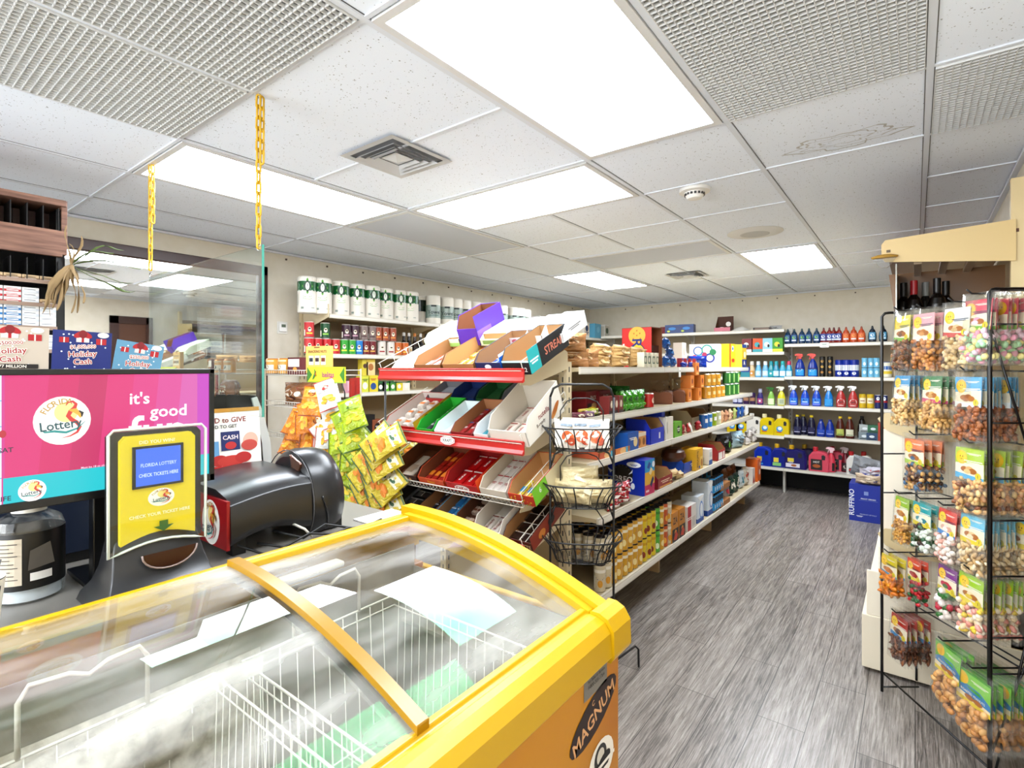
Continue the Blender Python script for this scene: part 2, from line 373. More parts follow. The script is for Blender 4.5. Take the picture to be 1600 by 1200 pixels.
grille(-4, gy(-4)+.014, gx(-3)-.014, gy(-2)-.014, 'egg-crate ceiling grille in the top left corner')
grille(0, gy(0)+.014, XR-.025, gy(1)-.014, 'small egg-crate ceiling grille beside the right wall')
# ---- air vents
def vent(x, y, label):
    t = thing('air_vent', label, 'air vent', (x, y, CEIL-.007), group='square ceiling air vents'); a = .175; v = M('#c9cacb', .35)
    f = MB(); s0 = a; 
    for k in range(4):
        s1 = s0-.030 if k == 0 else s0-.012; z0 = 0 if k == 0 else -.004
        ring = lambda q, z: [(-q, -q, z), (q, -q, z), (q, q, z), (-q, q, z)]
        f.add(ring(s0, z0-.006*(k > 0)-.004)+ring(s1, z0-.002+.004*(k > 0)), [(i, (i+1) % 4, 4+(i+1) % 4, 4+i) for i in range(4)], v if k % 1 == 0 else v)
        s0 = s1-.016
    f.add([(-.05, -.05, -.004), (.05, -.05, -.004), (.05, .05, -.004), (-.05, .05, -.004), (0, 0, -.022)], [(0, 1, 4), (1, 2, 4), (2, 3, 4), (3, 0, 4)], v)
    f.build('louvre', t); MB().box(-a+.02, -a+.02, .003, a-.02, a-.02, .005, M('#77797d', .7)).build('duct_opening', t)
vent(-1.84, 1.55, 'square metal ceiling air vent between the lights, nearest the camera')
vent(-1.84, 5.32, 'small square ceiling air vent far back near the back wall')
# ---- smoke detector and ceiling speaker
t = thing('smoke_detector', 'round white smoke detector on the ceiling right of centre', 'smoke detector', (-.925, 2.79, CEIL-.001))
MB().lathe([(.002, -.055), (.035, -.052), (.045, -.04), (.052, -.022), (.078, -.018), (.078, 0)], M('#eceae6', .4), 28).build('housing', t)
s_ = MB()
for k in range(16):
    a = 2*pi*k/16; s_.X = Matrix.Rotation(a, 4, 'Z'); s_.box(.0465, -.006, -.037, .0515, .006, -.026, M('#4a4a4a'))
s_.build('sensor_slot', t)
t = thing('ceiling_speaker', 'flat round white ceiling speaker beyond the smoke detector', 'speaker', (-.89, 3.95, CEIL-.002))
MB().lathe([(.10, -.012), (.15, -.006), (.18, -.001), (.18, 0)], M('#dcdcda', .5), 36).build('rim', t)
MB().lathe([(.001, -.017), (.085, -.014), (.10, -.011), (.10, -.005)], M('#c4c4c2', .6), 30).build('speaker_cover', t)
# ---- thermostat
t = thing('thermostat', 'small white thermostat on the left wall beside the shelves', 'thermostat', tuple(at(441, 512, X=XL+.001)))
MB().box(0, -.045, -.05, .006, .045, .05, M('#e6e4dd', .4)).build('back_plate', t, .003)
MB().box(.006, -.033, -.036, .022, .033, .038, M('#f1f0ec', .4)).build('housing', t, .008)
MB().box(.022, -.018, .002, .023, .018, .026, M('#6d7a6a', .3)).build('screen', t)
# ---- mirror with wooden frame on left wall
t = thing('wall_mirror', 'large mirror in a dark wooden frame on the left wall', 'mirror', (XL, 0, 0))
y0, y1, z0, z1 = -.4, 2.13, .98, 2.30; wm = M('#4b2c20', .35); k = .075
f = MB(); f.box(0, y0, z0, .035, y1, z0+k, wm); f.box(0, y0, z1-k, .035, y1, z1, wm); f.box(0, y0, z0, .035, y0+k, z1, wm); f.box(0, y1-k, z0, .035, y1, z1, wm); f.build('frame', t, .006)
MB().box(0.002, y0+k, z0+k, .012, y1-k, z1-k, M('#f4f4f2', .015, 1, name='mirror_glass')).build('mirror_glass', t)
# ================================================================ ICE CREAM CHEST FREEZER
FB = Vector((-.97, .37, 0))                       # freezer base point
fz = thing('chest_freezer', 'yellow ice cream chest freezer with curved sliding glass lids in the foreground', 'freezer', tuple(FB))
TF = Matrix.Translation(-FB)
def fmb(): m = MB(); m.X = TF; return m
yel = newmat('yellow_plastic_rim', .32); nt, N, L, b = nodes(yel); b.inputs['Base Color'].default_value = (*srgb('#c79d02'), 1)
yor = newmat('yellow_enamel_side', .38); nt, N, L, b = nodes(yor)
q = tex(yor, 'ShaderNodeTexNoise', (1, 1, 1), Scale=2.2, Detail=1); r_ = ramp(yor, q.outputs[0], [(.35, '#b06a04'), (.65, '#c28308')]); L.new(r_.outputs[0], b.inputs['Base Color'])
FX0, FX1, FY0, FY1 = -1.335, -.585, -.46, 1.20
def gz(x): t = max(0, x+1.30); return 1.014-.292*t*t
m = fmb(); e = .045       # outer shell: four walls and a floor
m.box(FX0, FY0, .07, FX0+e, FY1, .86, yor); m.box(FX1-e, FY0, .07, FX1, FY1, .84, yor); m.box(FX0+e, FY0, .07, FX1-e, FY0+e, .84, yor); m.box(FX0+e, FY1-e, .07, FX1-e, FY1, .84, yor)
m.box(FX0+e, FY0+e, .07, FX1-e, FY1-e, .20, yor)
m.build('cabinet', fz, .006)
m = fmb(); m.box(FX0+.03, FY0+.03, .0, FX1-.03, FY1-.03, .07, M('#222222', .6)); m.build('plinth', fz)
liner = newmat('frosted_liner', .45); nt, N, L, b = nodes(liner)
q = tex(liner, 'ShaderNodeTexNoise', (1, 1, 1), Scale=7, Detail=4); r_ = ramp(liner, q.outputs[0], [(.3, '#857d71'), (.7, '#b3ab9e')]); L.new(r_.outputs[0], b.inputs['Base Color']); bump(liner, q.outputs[0], .2, .01)
m = fmb(); k = e+.004; m.box(FX0+e, FY0+e, .20, FX0+k, FY1-e, .93, liner); m.box(FX1-k, FY0+e, .20, FX1-e, FY1-e, .86, liner)
m.box(FX0+k, FY0+e, .20, FX1-k, FY0+k, .86, liner); m.box(FX0+k, FY1-k, .20, FX1-k, FY1-e, .86, liner); m.box(FX0+k, FY0+k, .20, FX1-k, FY1-k, .204, liner)
m.box(FX0+k, FY1-.10, .70, FX1-k, FY1-k, .71, liner); m.box(FX1-k-.03, FY0+k, .80, FX1-k, FY1-k, .81, liner)
m.build('liner', fz)
# near rail: stepped profile, runs along Y
m = fmb()
m.prism([(-.665, .872), (-.665, .898), (-.650, .898), (-.646, .890), (-.630, .890), (-.626, .902), (-.606, .902), (-.585, .893), (-.570, .872), (-.566, .815), (-.586, .812), (-.604, .86)], FY0-.02, FY1+.02, yel, 'y'); m.build('side_rail', fz, .003)
m = fmb()
m.prism([(-1.375, .90), (-1.375, 1.000), (-1.360, 1.012), (-1.344, 1.012), (-1.340, 1.004), (-1.328, 1.004), (-1.322, 1.018), (-1.300, 1.018), (-1.296, .985), (-1.330, .98), (-1.336, .90)], FY0-.02, FY1+.02, yel, 'y'); m.build('back_rail', fz, .003)
# curved end caps
def curve_strip(name, ya, yb, lo, hi, mat, x0=-1.35, x1=-.60, bev=.003):
    m = fmb(); n = 28; top = []; bot = []
    for i in range(n+1):
        x = x0+(x1-x0)*i/n; z = gz(x); top.append((x, z+hi)); bot.append((x, z+lo))
    m.prism(top+bot[::-1], ya, yb, mat, 'y'); o = m.build(name, fz, bev); return o
for ya, yb in ((FY1-.03, FY1+.012), (FY0-.025, FY0+.02)):
    curve_strip('end_cap', ya, yb, -.075, .022, yel, -1.368, -.585)
curve_strip('end_cap', FY1-.055, FY1-.018, -.03, .008, yel, -1.33, -.64)
m = fmb(); m.prism([(-.625, .80), (-.625, .910), (-.60, .910), (-.578, .900), (-.562, .875), (-.560, .815), (-.570, .80)], FY1-.075, FY1+.016, yel, 'y'); m.build('corner_cap', fz, .006)
m = fmb(); m.box(-1.34, FY1-.005, .80, -.60, FY1+.02, .845, yel); m.build('end_fascia', fz, .004)
# glass lids
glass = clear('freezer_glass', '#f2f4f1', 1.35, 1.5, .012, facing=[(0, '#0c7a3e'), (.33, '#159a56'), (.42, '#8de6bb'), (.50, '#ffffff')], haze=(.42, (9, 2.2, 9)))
def lid(y0, y1, dz, name):
    m = fmb(); m.grid(lambda u, v: (-1.318+.668*u, y0+(y1-y0)*v, gz(-1.318+.668*u)+dz), 36, 6, glass); return m.build(name, fz)
def lid_frame(y, w, dz, name, lo=-.004, hi=.014): return curve_strip(name, y, y+w, dz+lo, dz+hi, M('#a98314', .3), -1.322, -.648, .002)
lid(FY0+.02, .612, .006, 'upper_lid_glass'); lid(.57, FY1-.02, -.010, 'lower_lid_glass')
lid_frame(.588, .027, .006, 'lid_frame'); curve_strip('lid_seal', .578, .590, -.012, .004, M('#2c2412', .5), -1.322, -.648, 0)
m = fmb(); m.box(-1.322, FY0, .985, -1.300, .60, 1.012, M('#c79d14', .3)); m.build('lid_back_frame', fz, .002)
m = fmb(); m.box(-.672, FY0, .870, -.655, .60, .893, M('#c79d14', .3)); m.build('lid_front_frame', fz, .002)
m = fmb(); m.lathe([(.016, 1.005), (.016, 1.017), (.012, 1.020)], yel, 20, c=(-1.300, .605)); m.build('stop_knob', fz)
# recessed grip moulded at the inside of the back
m = fmb(); m.box(-1.275, .68, .955, -1.235, .86, .972, M('#cfc9bb', .4)); m.build('grip', fz, .006)
# wire baskets hung in the freezer
wire = M('#efeae0', .35)
def basket(y0, y1, nm='wire_basket'):
    bk = bpy.data.objects.new(nm, None); COL.objects.link(bk); bk.parent = fz
    m = fmb(); xa, xb, zt, zb = -1.27, -.665, .80, .42
    m.tube([(xa, y0, zt), (xb, y0, zt), (xb, y1, zt), (xa, y1, zt)], .0035, wire, closed=True); m.tube([(xa, y0, zt-.03), (xb, y0, zt-.03), (xb, y1, zt-.03), (xa, y1, zt-.03)], .0025, wire, closed=True)
    m.tube([(xa+.02, y0+.01, zb), (xb-.02, y0+.01, zb), (xb-.02, y1-.01, zb), (xa+.02, y1-.01, zb)], .003, wire, closed=True)
    n = 18
    for i in range(n+1):
        x = xa+.02+(xb-xa-.04)*i/n
        m.tube([(x, y0, zt), (x, y0+.01, zb), (x, y1-.01, zb), (x, y1, zt)], .0015, wire, 4)
    for i in range(1, 10):
        y = y0+(y1-y0)*i/10; m.tube([(xa, y, zt), (xa+.02, y, zb), (xb-.02, y, zb), (xb, y, zt)], .0015, wire, 4)
    m.build('basket_mesh', bk)
    m = fmb()
    for x, s in ((xa, 1), (xb, -1)):
        yc = (y0+y1)/2
        m = fmb()
        m.tube([(x, yc-.10, zt), (x, yc-.10, zt+.10), (x, yc-.085, zt+.125), (x+.01*s, yc-.03, zt+.125), (x+.01*s, yc, zt+.11), (x+.01*s, yc+.03, zt+.125), (x, yc+.085, zt+.125), (x, yc+.10, zt+.10), (x, yc+.10, zt)] if s > 0 else [(x, yc-.06, zt), (x, yc-.06, zt+.02), (x, yc+.06, zt+.02), (x, yc+.06, zt)], .0045, wire, 8)
        m.build('basket_handle', bk)
basket(-.40, .06); basket(.075, .535); basket(.60, 1.06)
# frost on the far wall
fr = newmat('frost', .7); nt, N, L, b = nodes(fr); q = tex(fr, 'ShaderNodeTexNoise', (1, 1, 1), Scale=30, Detail=5); r_ = ramp(fr, q.outputs[0], [(.3, '#a89e8e'), (.6, '#ddd6c9')]); L.new(r_.outputs[0], b.inputs['Base Color']); bump(fr, q.outputs[0], .6, .01)
from mathutils import noise
m = fmb()
def frost(u, v):
    y = FY0+.06+1.05*u; z = .45+.36*v; n1 = noise.noise(Vector((y*9, z*9, 1)))+.5*noise.noise(Vector((y*26, z*26, 4)))
    fade = min(1, (1-u)*4)*min(1, (1-v)*4+.05)
    return (FX0+k+.002+fade*(.030+.035*n1), y, z)
m.grid(frost, 90, 26, fr); tag(m.build('frost', fz), kind='stuff')
# stickers on the side
def sidemap(yc, z0, w, h): return lambda u, v, l: (-.5845+l-FB.x, yc+u*w-FB.y, z0+v*h)
m = MB(); m.art([('r', -.5, 0, .5, 1, M('#8f8c86', .35, .2)), ('t', 'ARCTICA', 0, .76, .085, '#2a2a2a', .82), ('r', -.42, .70, .42, .708, '#2a2a2a'), ('p', [(-.03, .83), (.03, .83), (.05, .90), (0, .97), (-.05, .90)], '#f0f0ee'), ('t', 'ICE CREAM', 0, .54, .12, '#141414', .9), ('t', 'For Sales or Service', 0, .40, .07, '#1c1c1c', .8), ('t', '1-800-305-1764', 0, .27, .085, '#1c1c1c', .88)], sidemap(1.078, .752, .110, .098)); m.build('maker_plate', fz)
m = MB(); m.art([('e', 0, .5, .115, .044, '#2e0d12', .32), ('t', 'MAGNUM', 0, .46, .27, '#e0b184', 9, .32), ('t', 'C', -.03, .74, .10, '#e0b184', 9, .3)], sidemap(1.072, .645, .225, .117)); m.build('oval_sticker', fz)
m = MB(); m.art([('e', 0, .5, .062, .052, '#f2efe8'), ('e', -.03, .6, .03, .03, '#3a3a3a'), ('e', -.03, .62, .018, .018, '#d8d4ca'), ('e', .0, .40, .046, .022, '#151515', .4), ('t', 'DD', 0, .38, .2, '#f2efe8', 9, .4)], sidemap(1.105, .51, .16, .13)); m.build('round_sticker', fz)
m = MB(); m.art([('e', 0, .5, .13, .11, M('#f2b93a', .4)), ('e', .0, .5, .10, .085, M('#eda725', .4))], sidemap(.86, .42, .3, .3)); m.build('side_emblem', fz)
# things inside
tub = Kind(lambda: tag(MB().lathe([(.055, 0), (.068, .09, M('#1b4d3c', .5)), (.071, .095, M('#e8e2d2', .4)), (.071, .112), (.069, .113)], M('#1b4d3c', .5), 24).art([('e', 0, .55, .035, .022, '#c8a24a'), ('t', 'ice cream', 0, .52, .12, '#153a2e', .35)], lambda u, v, l: ((.064+l)*sin(u*3), -(.064+l)*cos(u*3), v*.1)).build('ice_cream_tub')), 'tub')
tub.put((-.80, .74, .425), 'green ice cream tub in the freezer, the near one', 'ice cream tubs', .9); tub.put((-.90, .92, .425), 'green ice cream tub deeper in the freezer, behind the near one', 'ice cream tubs', .4)
m = MB(); m.box(-.11, -.075, 0, .11, .075, .07, M('#8c5f4b', .5)).art([('t', 'cones', 0, .5, .4, '#e8d5b8')], lambda u, v, l: (u*.2, v*.14-.07, .0705+l))
o = m.build('ice_cream_box', bevel=.003); tag(o, 'brown box of ice cream lying in the left freezer basket', 'box'); o.location = (-1.03, .34, .425); o.rotation_euler = (0, 0, 1.3)

# ================================================================ SERVICE COUNTER AND LOTTERY EQUIPMENT
ct = thing('service_counter', 'service counter with lottery equipment behind the yellow freezer', 'counter', (-1.85, .55, 0))
MB().box(-.42, -1.4, .0, .40, .76, .88, M('#6b4a38', .5)).build('base', ct)
MB().box(-.46, -1.43, .88, .46, .80, .93, M('#8b8781', .4)).build('countertop', ct, .006)
CT = .931
blk = M('#131313', .32); blks = newmat('satin_black_plastic', .28); nodes(blks)[3].inputs['Base Color'].default_value = (.012, .012, .013, 1)
def swoosh(cx, cy, s, sy, pts, w, c):
    """tapered curved band through pts"""
    P_ = []
    for i, (x, y) in enumerate(pts):
        a = pts[max(0, i-1)]; b_ = pts[min(len(pts)-1, i+1)]; dx, dy = b_[0]-a[0], b_[1]-a[1]; d_ = math.hypot(dx, dy) or 1
        ww = w*sin(pi*min(1, max(0.06, (i+.3)/(len(pts)-.4)))); P_.append((x-dy/d_*ww, y+dx/d_*ww, x+dy/d_*ww, y-dx/d_*ww))
    out = []
    for i in range(len(P_)-1):
        a, b_ = P_[i], P_[i+1]; q = [(a[0], a[1]), (b_[0], b_[1]), (b_[2], b_[3]), (a[2], a[3])]
        out.append(('p', [(cx+x*s, cy+y*sy) for x, y in q], c))
    return out
def lottery(cx, cy, s, sy, e=0):
    """oval wading-bird lottery mark; s, sy: half sizes in face units"""
    C_ = (lambda c: M(c, .5, 0, .5, e)) if e else M
    o = [('e', cx, cy, s, sy, C_('#f7f4ec'))]
    o[0] = ('p', [(cx+s*cos(2*pi*i/28), cy+sy*sin(2*pi*i/28)) for i in range(28)], C_('#f7f4ec'))
    o += [('p', [(cx+s*(.12+.42*cos(2*pi*i/20)), cy+sy*(.34+.42*sin(2*pi*i/20))) for i in range(20)], C_('#f0d98c'))]
    for i, ch in enumerate('FLORIDA'):
        a = 2.62-i*.20; o.append(('t', ch, cx+s*.86*cos(a)+s*.10, cy+sy*.82*sin(a)-sy*.02, .11*sy/.5, C_('#b78e33'), 9, a-pi/2))
    o += swoosh(cx, cy, s, sy, [(.10, .62), (.18, .74), (.34, .78), (.46, .66), (.40, .50), (.26, .36), (.18, .18), (.30, .02), (.48, -.10), (.60, -.30), (.50, -.52), (.25, -.66), (-.05, -.72)], .085, C_('#c92f2c'))
    o += swoosh(cx, cy, s, sy, [(.22, .42), (.40, .40), (.58, .26), (.62, .08)], .10, C_('#e6a83a')) + swoosh(cx, cy, s, sy, [(.56, .38), (.68, .28), (.66, .12)], .06, C_('#1a1a1a'))
    o += swoosh(cx, cy, s, sy, [(-.78, -.30), (-.62, -.44), (-.3, -.42), (.1, -.50), (.5, -.36), (.78, -.08)], .05, C_('#1f8a86'))
    o.append(('t', 'Lottery', cx-s*.06, cy-sy*.16, .36*sy, C_('#0d4a50'), s*1.45, .10))
    return o
# --- monitor
MX, MY0, MY1, MZ0, MZ1 = -1.60, .140, .677, 1.176, 1.496
mn = thing('monitor', 'wide black monitor showing a pink lottery advert', 'monitor', (MX-.03, (MY0+MY1)/2, CT))
TM = Matrix.Translation(-Vector(mn.location))
def tmb(): m = MB(); m.X = TM; return m
m = tmb(); m.box(MX-.035, MY0, MZ0, MX-.006, MY1, MZ1, blk)
for a in ((MY0, MZ0, MY1, MZ0+.020), (MY0, MZ1-.014, MY1, MZ1), (MY0, MZ0, MY0+.014, MZ1), (MY1-.014, MZ0, MY1, MZ1)): m.box(MX-.006, a[0], a[1], MX, a[2], a[3], blk)
m.box(MX-.10, MY0+.14, MZ0+.05, MX-.035, MY1-.14, MZ1-.06, blk); m.build('housing', mn, .002)
m = tmb(); m.box(-1.74, .42, CT+.012, -1.70, .50, MZ0+.16, blk); m.box(-1.86, .40, CT, -1.66, .58, CT+.013, blk); m.build('stand', mn, .003)
sw, sh, sy_, sz_ = MY1-MY0-.028, MZ1-MZ0-.034, (MY0+MY1)/2, MZ0+.020
def sc(px, py): p = at(px, py, X=MX-.004); return ((p.y-sy_)/sw, (p.z-sz_)/sh)
E_ = .8
def EM(c): return M(c, .4, 0, .3, E_)
def rpx(x0, y0, x1, y1, c): a = sc(x0, y0); b_ = sc(x1, y1); return ('r', a[0], b_[1], b_[0], a[1], c)
art = [('r', -.5, 0, .5, 1, EM('#c43a86'))]
cols = ['#c069b4', '#c4589f', '#c7478c', '#c93a7c', '#c8316f', '#c22a63', '#b5285c', '#a32c63']
for i in range(8): art.append(('p', [(-.335+.11*i, .20), (-.335+.11*(i+1), .20), (-.335+.11*(i+1)+.04, 1), (-.335+.11*i+.04 if i else -.335, 1)], EM(cols[7-i] if i > 2 else cols[min(7, 4+i)])))
art[-1] = ('r', .44, .2, .5, 1, EM('#b43fae'))
art += [('r', -.34, 0, .5, .20, EM('#16b3bd')), ('r', -.5, 0, -.345, 1, EM('#cfe2f2'))]
art += [('r', -.5, .2*i, -.345, .2*i+.008, EM('#6aa4cc')) for i in range(1, 5)]
u0, v0 = sc(98, 657); art += lottery(u0, v0, .105, .20, E_)
u0, v0 = sc(50, 766); art += lottery(u0, v0, .048, .086, E_)
for s_, px, py, h, mw in (("it's", 217, 622, .10, .2), ('good', 262, 641, .105, .30), ('fun', 245, 670, .26, .42)):
    u0, v0 = sc(px, py); art.append(('t', s_, u0, v0, h, EM('#f6f4fa'), mw))
u0, v0 = sc(155, 727); art.append(('t', 'Must be 18 or older to play', u0, v0, .016, EM('#e8c8dc')))
for s_, px, py in (('SAT', 8, 703), ('LIFE', 5, 779)): u0, v0 = sc(px, py); art.append(('t', s_, u0, v0, .035, EM('#20303c')))
u0, v0 = sc(3, 678); art += [('p', [(u0+.012*cos(a*.5), v0+.03*sin(a*.5)) for a in range(13)], EM('#b02a35'))]
m = tmb(); m.art(art, lambda u, v, l: (MX-.0045+l*.25, sy_+u*sw, sz_+v*sh)); m.build('screen', mn)
# --- ticket checker
tk = thing('ticket_checker', 'yellow lottery ticket checker with small blue screen on a black stand', 'ticket checker', (-1.49, .50, CT))
TK = Matrix.Translation(-Vector(tk.location)); yk = M('#e3cf1c', .35)
def shape(y0, y1, z0, z1, x, ct=.012, cb=.02):
    """upright plate outline facing +X, curved bottom edge"""
    o = [(y0+.015, z1), (y1-.015, z1+.0)]
    o = [(y0, z1-.012), (y0+.01, z1), (y1-.01, z1), (y1, z1-.012)]
    for i in range(9): t = i/8; o.append((y1+(y0-y1)*t, z0+cb*sin(pi*t)+.0))
    return [(a, b_) for a, b_ in o][::-1]
def kmb(): m = MB(); m.X = TK; return m
m = kmb(); m.prism([(y, z) for y, z in shape(.418, .580, 1.075, 1.335, 0)], -1.500, -1.484, yk, 'x'); m.build('face_plate', tk, .002)
m = kmb(); m.prism(shape(.400, .600, 1.060, 1.345, 0), -1.530, -1.501, blk, 'x'); m.build('housing', tk, .004)
cvm = clear('clear_cover', '#f4f8f4', 1.2, 1.45, .02)
m = kmb(); o_ = shape(.394, .604, 1.055, 1.352, 0); m.tube([(-1.4815, y, z) for y, z in o_], .0035, M('#cfd6cc', .1), 6, True); m.build('cover_rim', tk)
m = kmb(); m.add([(-1.4790, y, z) for y, z in o_], [tuple(range(len(o_)))], cvm); m.build('cover', tk)
def kpx(px, py): p = at(px, py, X=-1.484); return ((p.y-.5)/.16, (p.z-1.06)/.28)
art = []
for s_, px, py, h, mw in (('DID YOU WIN?', 246, 689, .028, .7), ('CHECK YOUR TICKET HERE', 251, 801, .026, .98)): u0, v0 = kpx(px, py); art.append(('t', s_, u0, v0, h, '#f6f3da', mw, .0))
u0, v0 = kpx(252, 776); art += lottery(u0, v0, .18, .078)
u0, v0 = kpx(255, 820); art.append(('p', [(u0-.14, v0), (u0, v0-.05), (u0+.14, v0), (u0+.06, v0), (u0+.06, v0+.045), (u0-.06, v0+.045), (u0-.06, v0)], '#1b6b2a'))
m = kmb(); m.art(art, lambda u, v, l: (-1.4835+l*.3, .5+u*.16, 1.06+v*.28)); m.build('printed_face', tk)
m = kmb(); p0, p1 = kpx(206, 699), kpx(286, 753); m.box(-1.484, .5+p0[0]*.16, 1.06+p1[1]*.28, -1.480, .5+p1[0]*.16, 1.06+p0[1]*.28, blk); m.build('display_bezel', tk, .001)
m = kmb(); a0, a1 = .5+p0[0]*.16+.007, .5+p1[0]*.16-.007; c0_, c1_ = 1.06+p1[1]*.28+.006, 1.06+p0[1]*.28-.006; m.box(-1.4803, a0, c0_, -1.4795, a1, c1_, M('#2f62e0', .3, 0, .3, .9))
m.art([('t', 'FLORIDA LOTTERY', 0, .55, .09, EM('#c9dcff'), .8), ('t', 'CHECK TICKETS HERE', 0, .28, .09, EM('#c9dcff'), .88)], lambda u, v, l: (-1.4792+l*.3, (a0+a1)/2+u*(a1-a0), c0_+v*(c1_-c0_))); m.build('display', tk)
m = kmb()      # curved black stand
rg = []
for z, xa, xb, ya, yb in ((CT, -1.64, -1.41, .37, .63), (CT+.02, -1.63, -1.42, .375, .625), (CT+.05, -1.60, -1.46, .39, .61), (1.02, -1.58, -1.475, .40, .60), (1.08, -1.57, -1.50, .41, .59), (1.2, -1.56, -1.53, .43, .57)):
    rg.append([(xa, ya, z), (xb, ya, z), (xb+.01, (ya+yb)/2, z), (xb, yb, z), (xa, yb, z)])
m.loft(rg, blks); m.build('stand', tk, .004)
m = kmb(); m.tube([(-1.452, .512+.060*cos(a), 1.052+.042*sin(a)) for a in [pi+i*pi/12 for i in range(13)]], .0022, M('#9a8a84', .25), 6); m.build('recess_ring', tk)
m = kmb(); m.add([(-1.4535, .512+.058*cos(a), 1.052+.040*sin(a)) for a in [pi+i*pi/12 for i in range(13)]], [tuple(range(13))], M('#3a1216', .3)); m.build('recess', tk)
m = kmb(); m.tube([(-1.418, .525+.062*cos(a), .955+.036*sin(a)) for a in [i*pi/12 for i in range(13)]], .0022, M('#9a8a84', .25), 6); m.build('base_ring', tk)
m = kmb()
for y in (.492, .504): m.cbox((-1.499, y, 1.068), (.006, .006, .004), M('#ff3020', .3, 0, .5, 6))
m.build('scanner_light', tk)
# --- lottery terminal: long body, red end with the mark, drum shaped printer cover
lt = thing('lottery_terminal', 'glossy black lottery terminal with red end panel and drum shaped cover', 'lottery terminal', (-1.73, .90, CT)); TL = Matrix.Translation(-Vector(lt.location))
def lmb(): m = MB(); m.X = TL; return m
m = lmb(); rg = []
for i in range(11):
    t = i/10; y = .722+.262*t; zb = CT+.035+(.028*sin(pi*min(1, t*1.05))); zt = 1.108+.026*sin(pi*t*.62)
    rg.append([(-1.97, y, CT+.03), (-1.61, y, zb), (-1.596, y, zb+.02), (-1.602, y, zt-.02), (-1.63, y, zt), (-1.70, y, zt+.018), (-1.93, y, zt+.02), (-1.97, y, zt)])
m.loft(rg, blks); m.build('body', lt, .006, 3)
m = lmb(); m.box(-1.84, .712, CT+.028, -1.604, .7215, 1.104, M('#a51a22', .35))
m.art(lottery(.05, .45, .25, .40), lambda u, v, l: (-1.72+u*.24, .7118-l, CT+.02+v*.17)); m.build('end_panel', lt, .002)
m = lmb(); rg = []
for y, s_ in ((.985, .86), (1.0, .97), (1.03, 1.0), (1.08, .99), (1.115, .93), (1.13, .82)):
    rg.append([(-1.755+.155*s_*cos(a), y, 1.035+.175*s_*sin(a)) for a in [-.62+i*(pi+1.24)/22 for i in range(23)]])
m.loft(rg, blks); m.build('drum_cover', lt, .003)
m = lmb(); m.tube([(-1.755+.159*cos(a), 1.032-.02*sin(a*3), 1.035+.178*sin(a)) for a in [-.5+i*.05 for i in range(14)]], .0025, M('#3a3a3c', .2), 6); m.tube([(-1.755+.160*cos(a), .99, 1.035+.172*sin(a)) for a in [-.6+i*.2 for i in range(18)]], .002, M('#606062', .2), 6); m.build('cover_seam', lt)
m = lmb(); m.prism([(-1.70, 1.10), (-1.66, 1.17), (-1.73, 1.195)], .978, .9855, M('#8c6a5c', .2, .6), 'y'); m.build('vent_hole', lt)
for x in (-1.93, -1.65):
    for y in (.76, 1.10): m = lmb(); m.box(x-.02, y-.02, CT, x+.02, y+.02, CT+.06, blk); m.build('foot', lt)
# cables beneath the terminal
for i, (pts, c) in enumerate(((((-1.60, .80, CT+.03), (-1.55, .86, CT+.012), (-1.56, .95, CT+.03), (-1.53, 1.05, CT+.008), (-1.5, 1.2, CT+.006)), '#161616'), (((-1.62, .86, CT+.05), (-1.56, .93, CT+.02), (-1.58, 1.02, CT+.04), (-1.52, 1.12, CT+.01), (-1.56, 1.24, CT+.01)), '#161616'), (((-1.61, .92, CT+.06), (-1.57, .94, CT+.045), (-1.575, .97, CT+.01)), '#d8d5cc'), (((-1.6, .74, CT+.04), (-1.54, .80, CT+.006), (-1.52, .94, CT+.006), (-1.54, 1.08, CT+.02), (-1.53, 1.16, CT+.006)), '#222222'))):
    o = MB().tube(pts, .004, M(c, .4), 6).build('cable'); tag(o, ['black cable looping out under the terminal, nearest the freezer', 'black cable curling behind the front one on the counter', 'short white cable under the black lottery terminal', 'dark cable running along the counter edge under the terminal'][i], 'cable', 'cables on the counter')
o = tag(MB().box(-.06, -.09, 0, .06, .09, .004, M('#e8e6de', .6)).build('paper_sheet'), 'white sheets of paper on the counter right of the terminal', 'paper'); o.location = (-1.60, 1.28, CT)
# board with poster
bd = thing('display_board', 'tall black display board with white curved side behind the terminal', 'display board', (-2.06, .90, CT)); TB = Matrix.Translation(-Vector(bd.location))
def bmb(): m = MB(); m.X = TB; return m
pa = [(.62, CT)]+[(.62+.40*i/8, 1.40-.012*(i/4-1)**2) for i in range(9)]+[(1.06, 1.25), (1.085, 1.10), (1.085, CT)]
m = bmb(); m.prism(pa, -2.075, -2.05, blk, 'x'); m.build('panel', bd, .002)
m = bmb(); m.prism([(1.02, 1.385), (1.045, 1.32), (1.075, 1.2), (1.09, CT), (1.06, CT), (1.04, 1.2), (1.015, 1.32), (1.0, 1.38)], -2.049, -2.04, M('#cfcfca', .4), 'x'); m.build('white_edge', bd)
m = bmb(); m.prism([(.96, 1.30), (1.01, 1.27), (1.02, 1.18), (.99, 1.16)], -2.0495, -2.045, M('#d98a84', .5), 'x'); m.prism([(.94, 1.22), (1.02, 1.24), (1.04, CT+.1), (.95, CT+.1)], -2.0498, -2.047, M('#6e7480', .4), 'x'); m.build('side_print', bd)
m = bmb(); m.tube([(-2.03, .80+.03*cos(a), 1.395+.03*sin(a)) for a in [i*.4 for i in range(9)]], .002, M('#8a6a52', .3, .5), 6); m.tube([(-2.03, .88+.02*cos(a), 1.395+.025*sin(a)) for a in [i*.4 for i in range(9)]], .002, M('#8a6a52', .3, .5), 6); m.build('ring', bd)
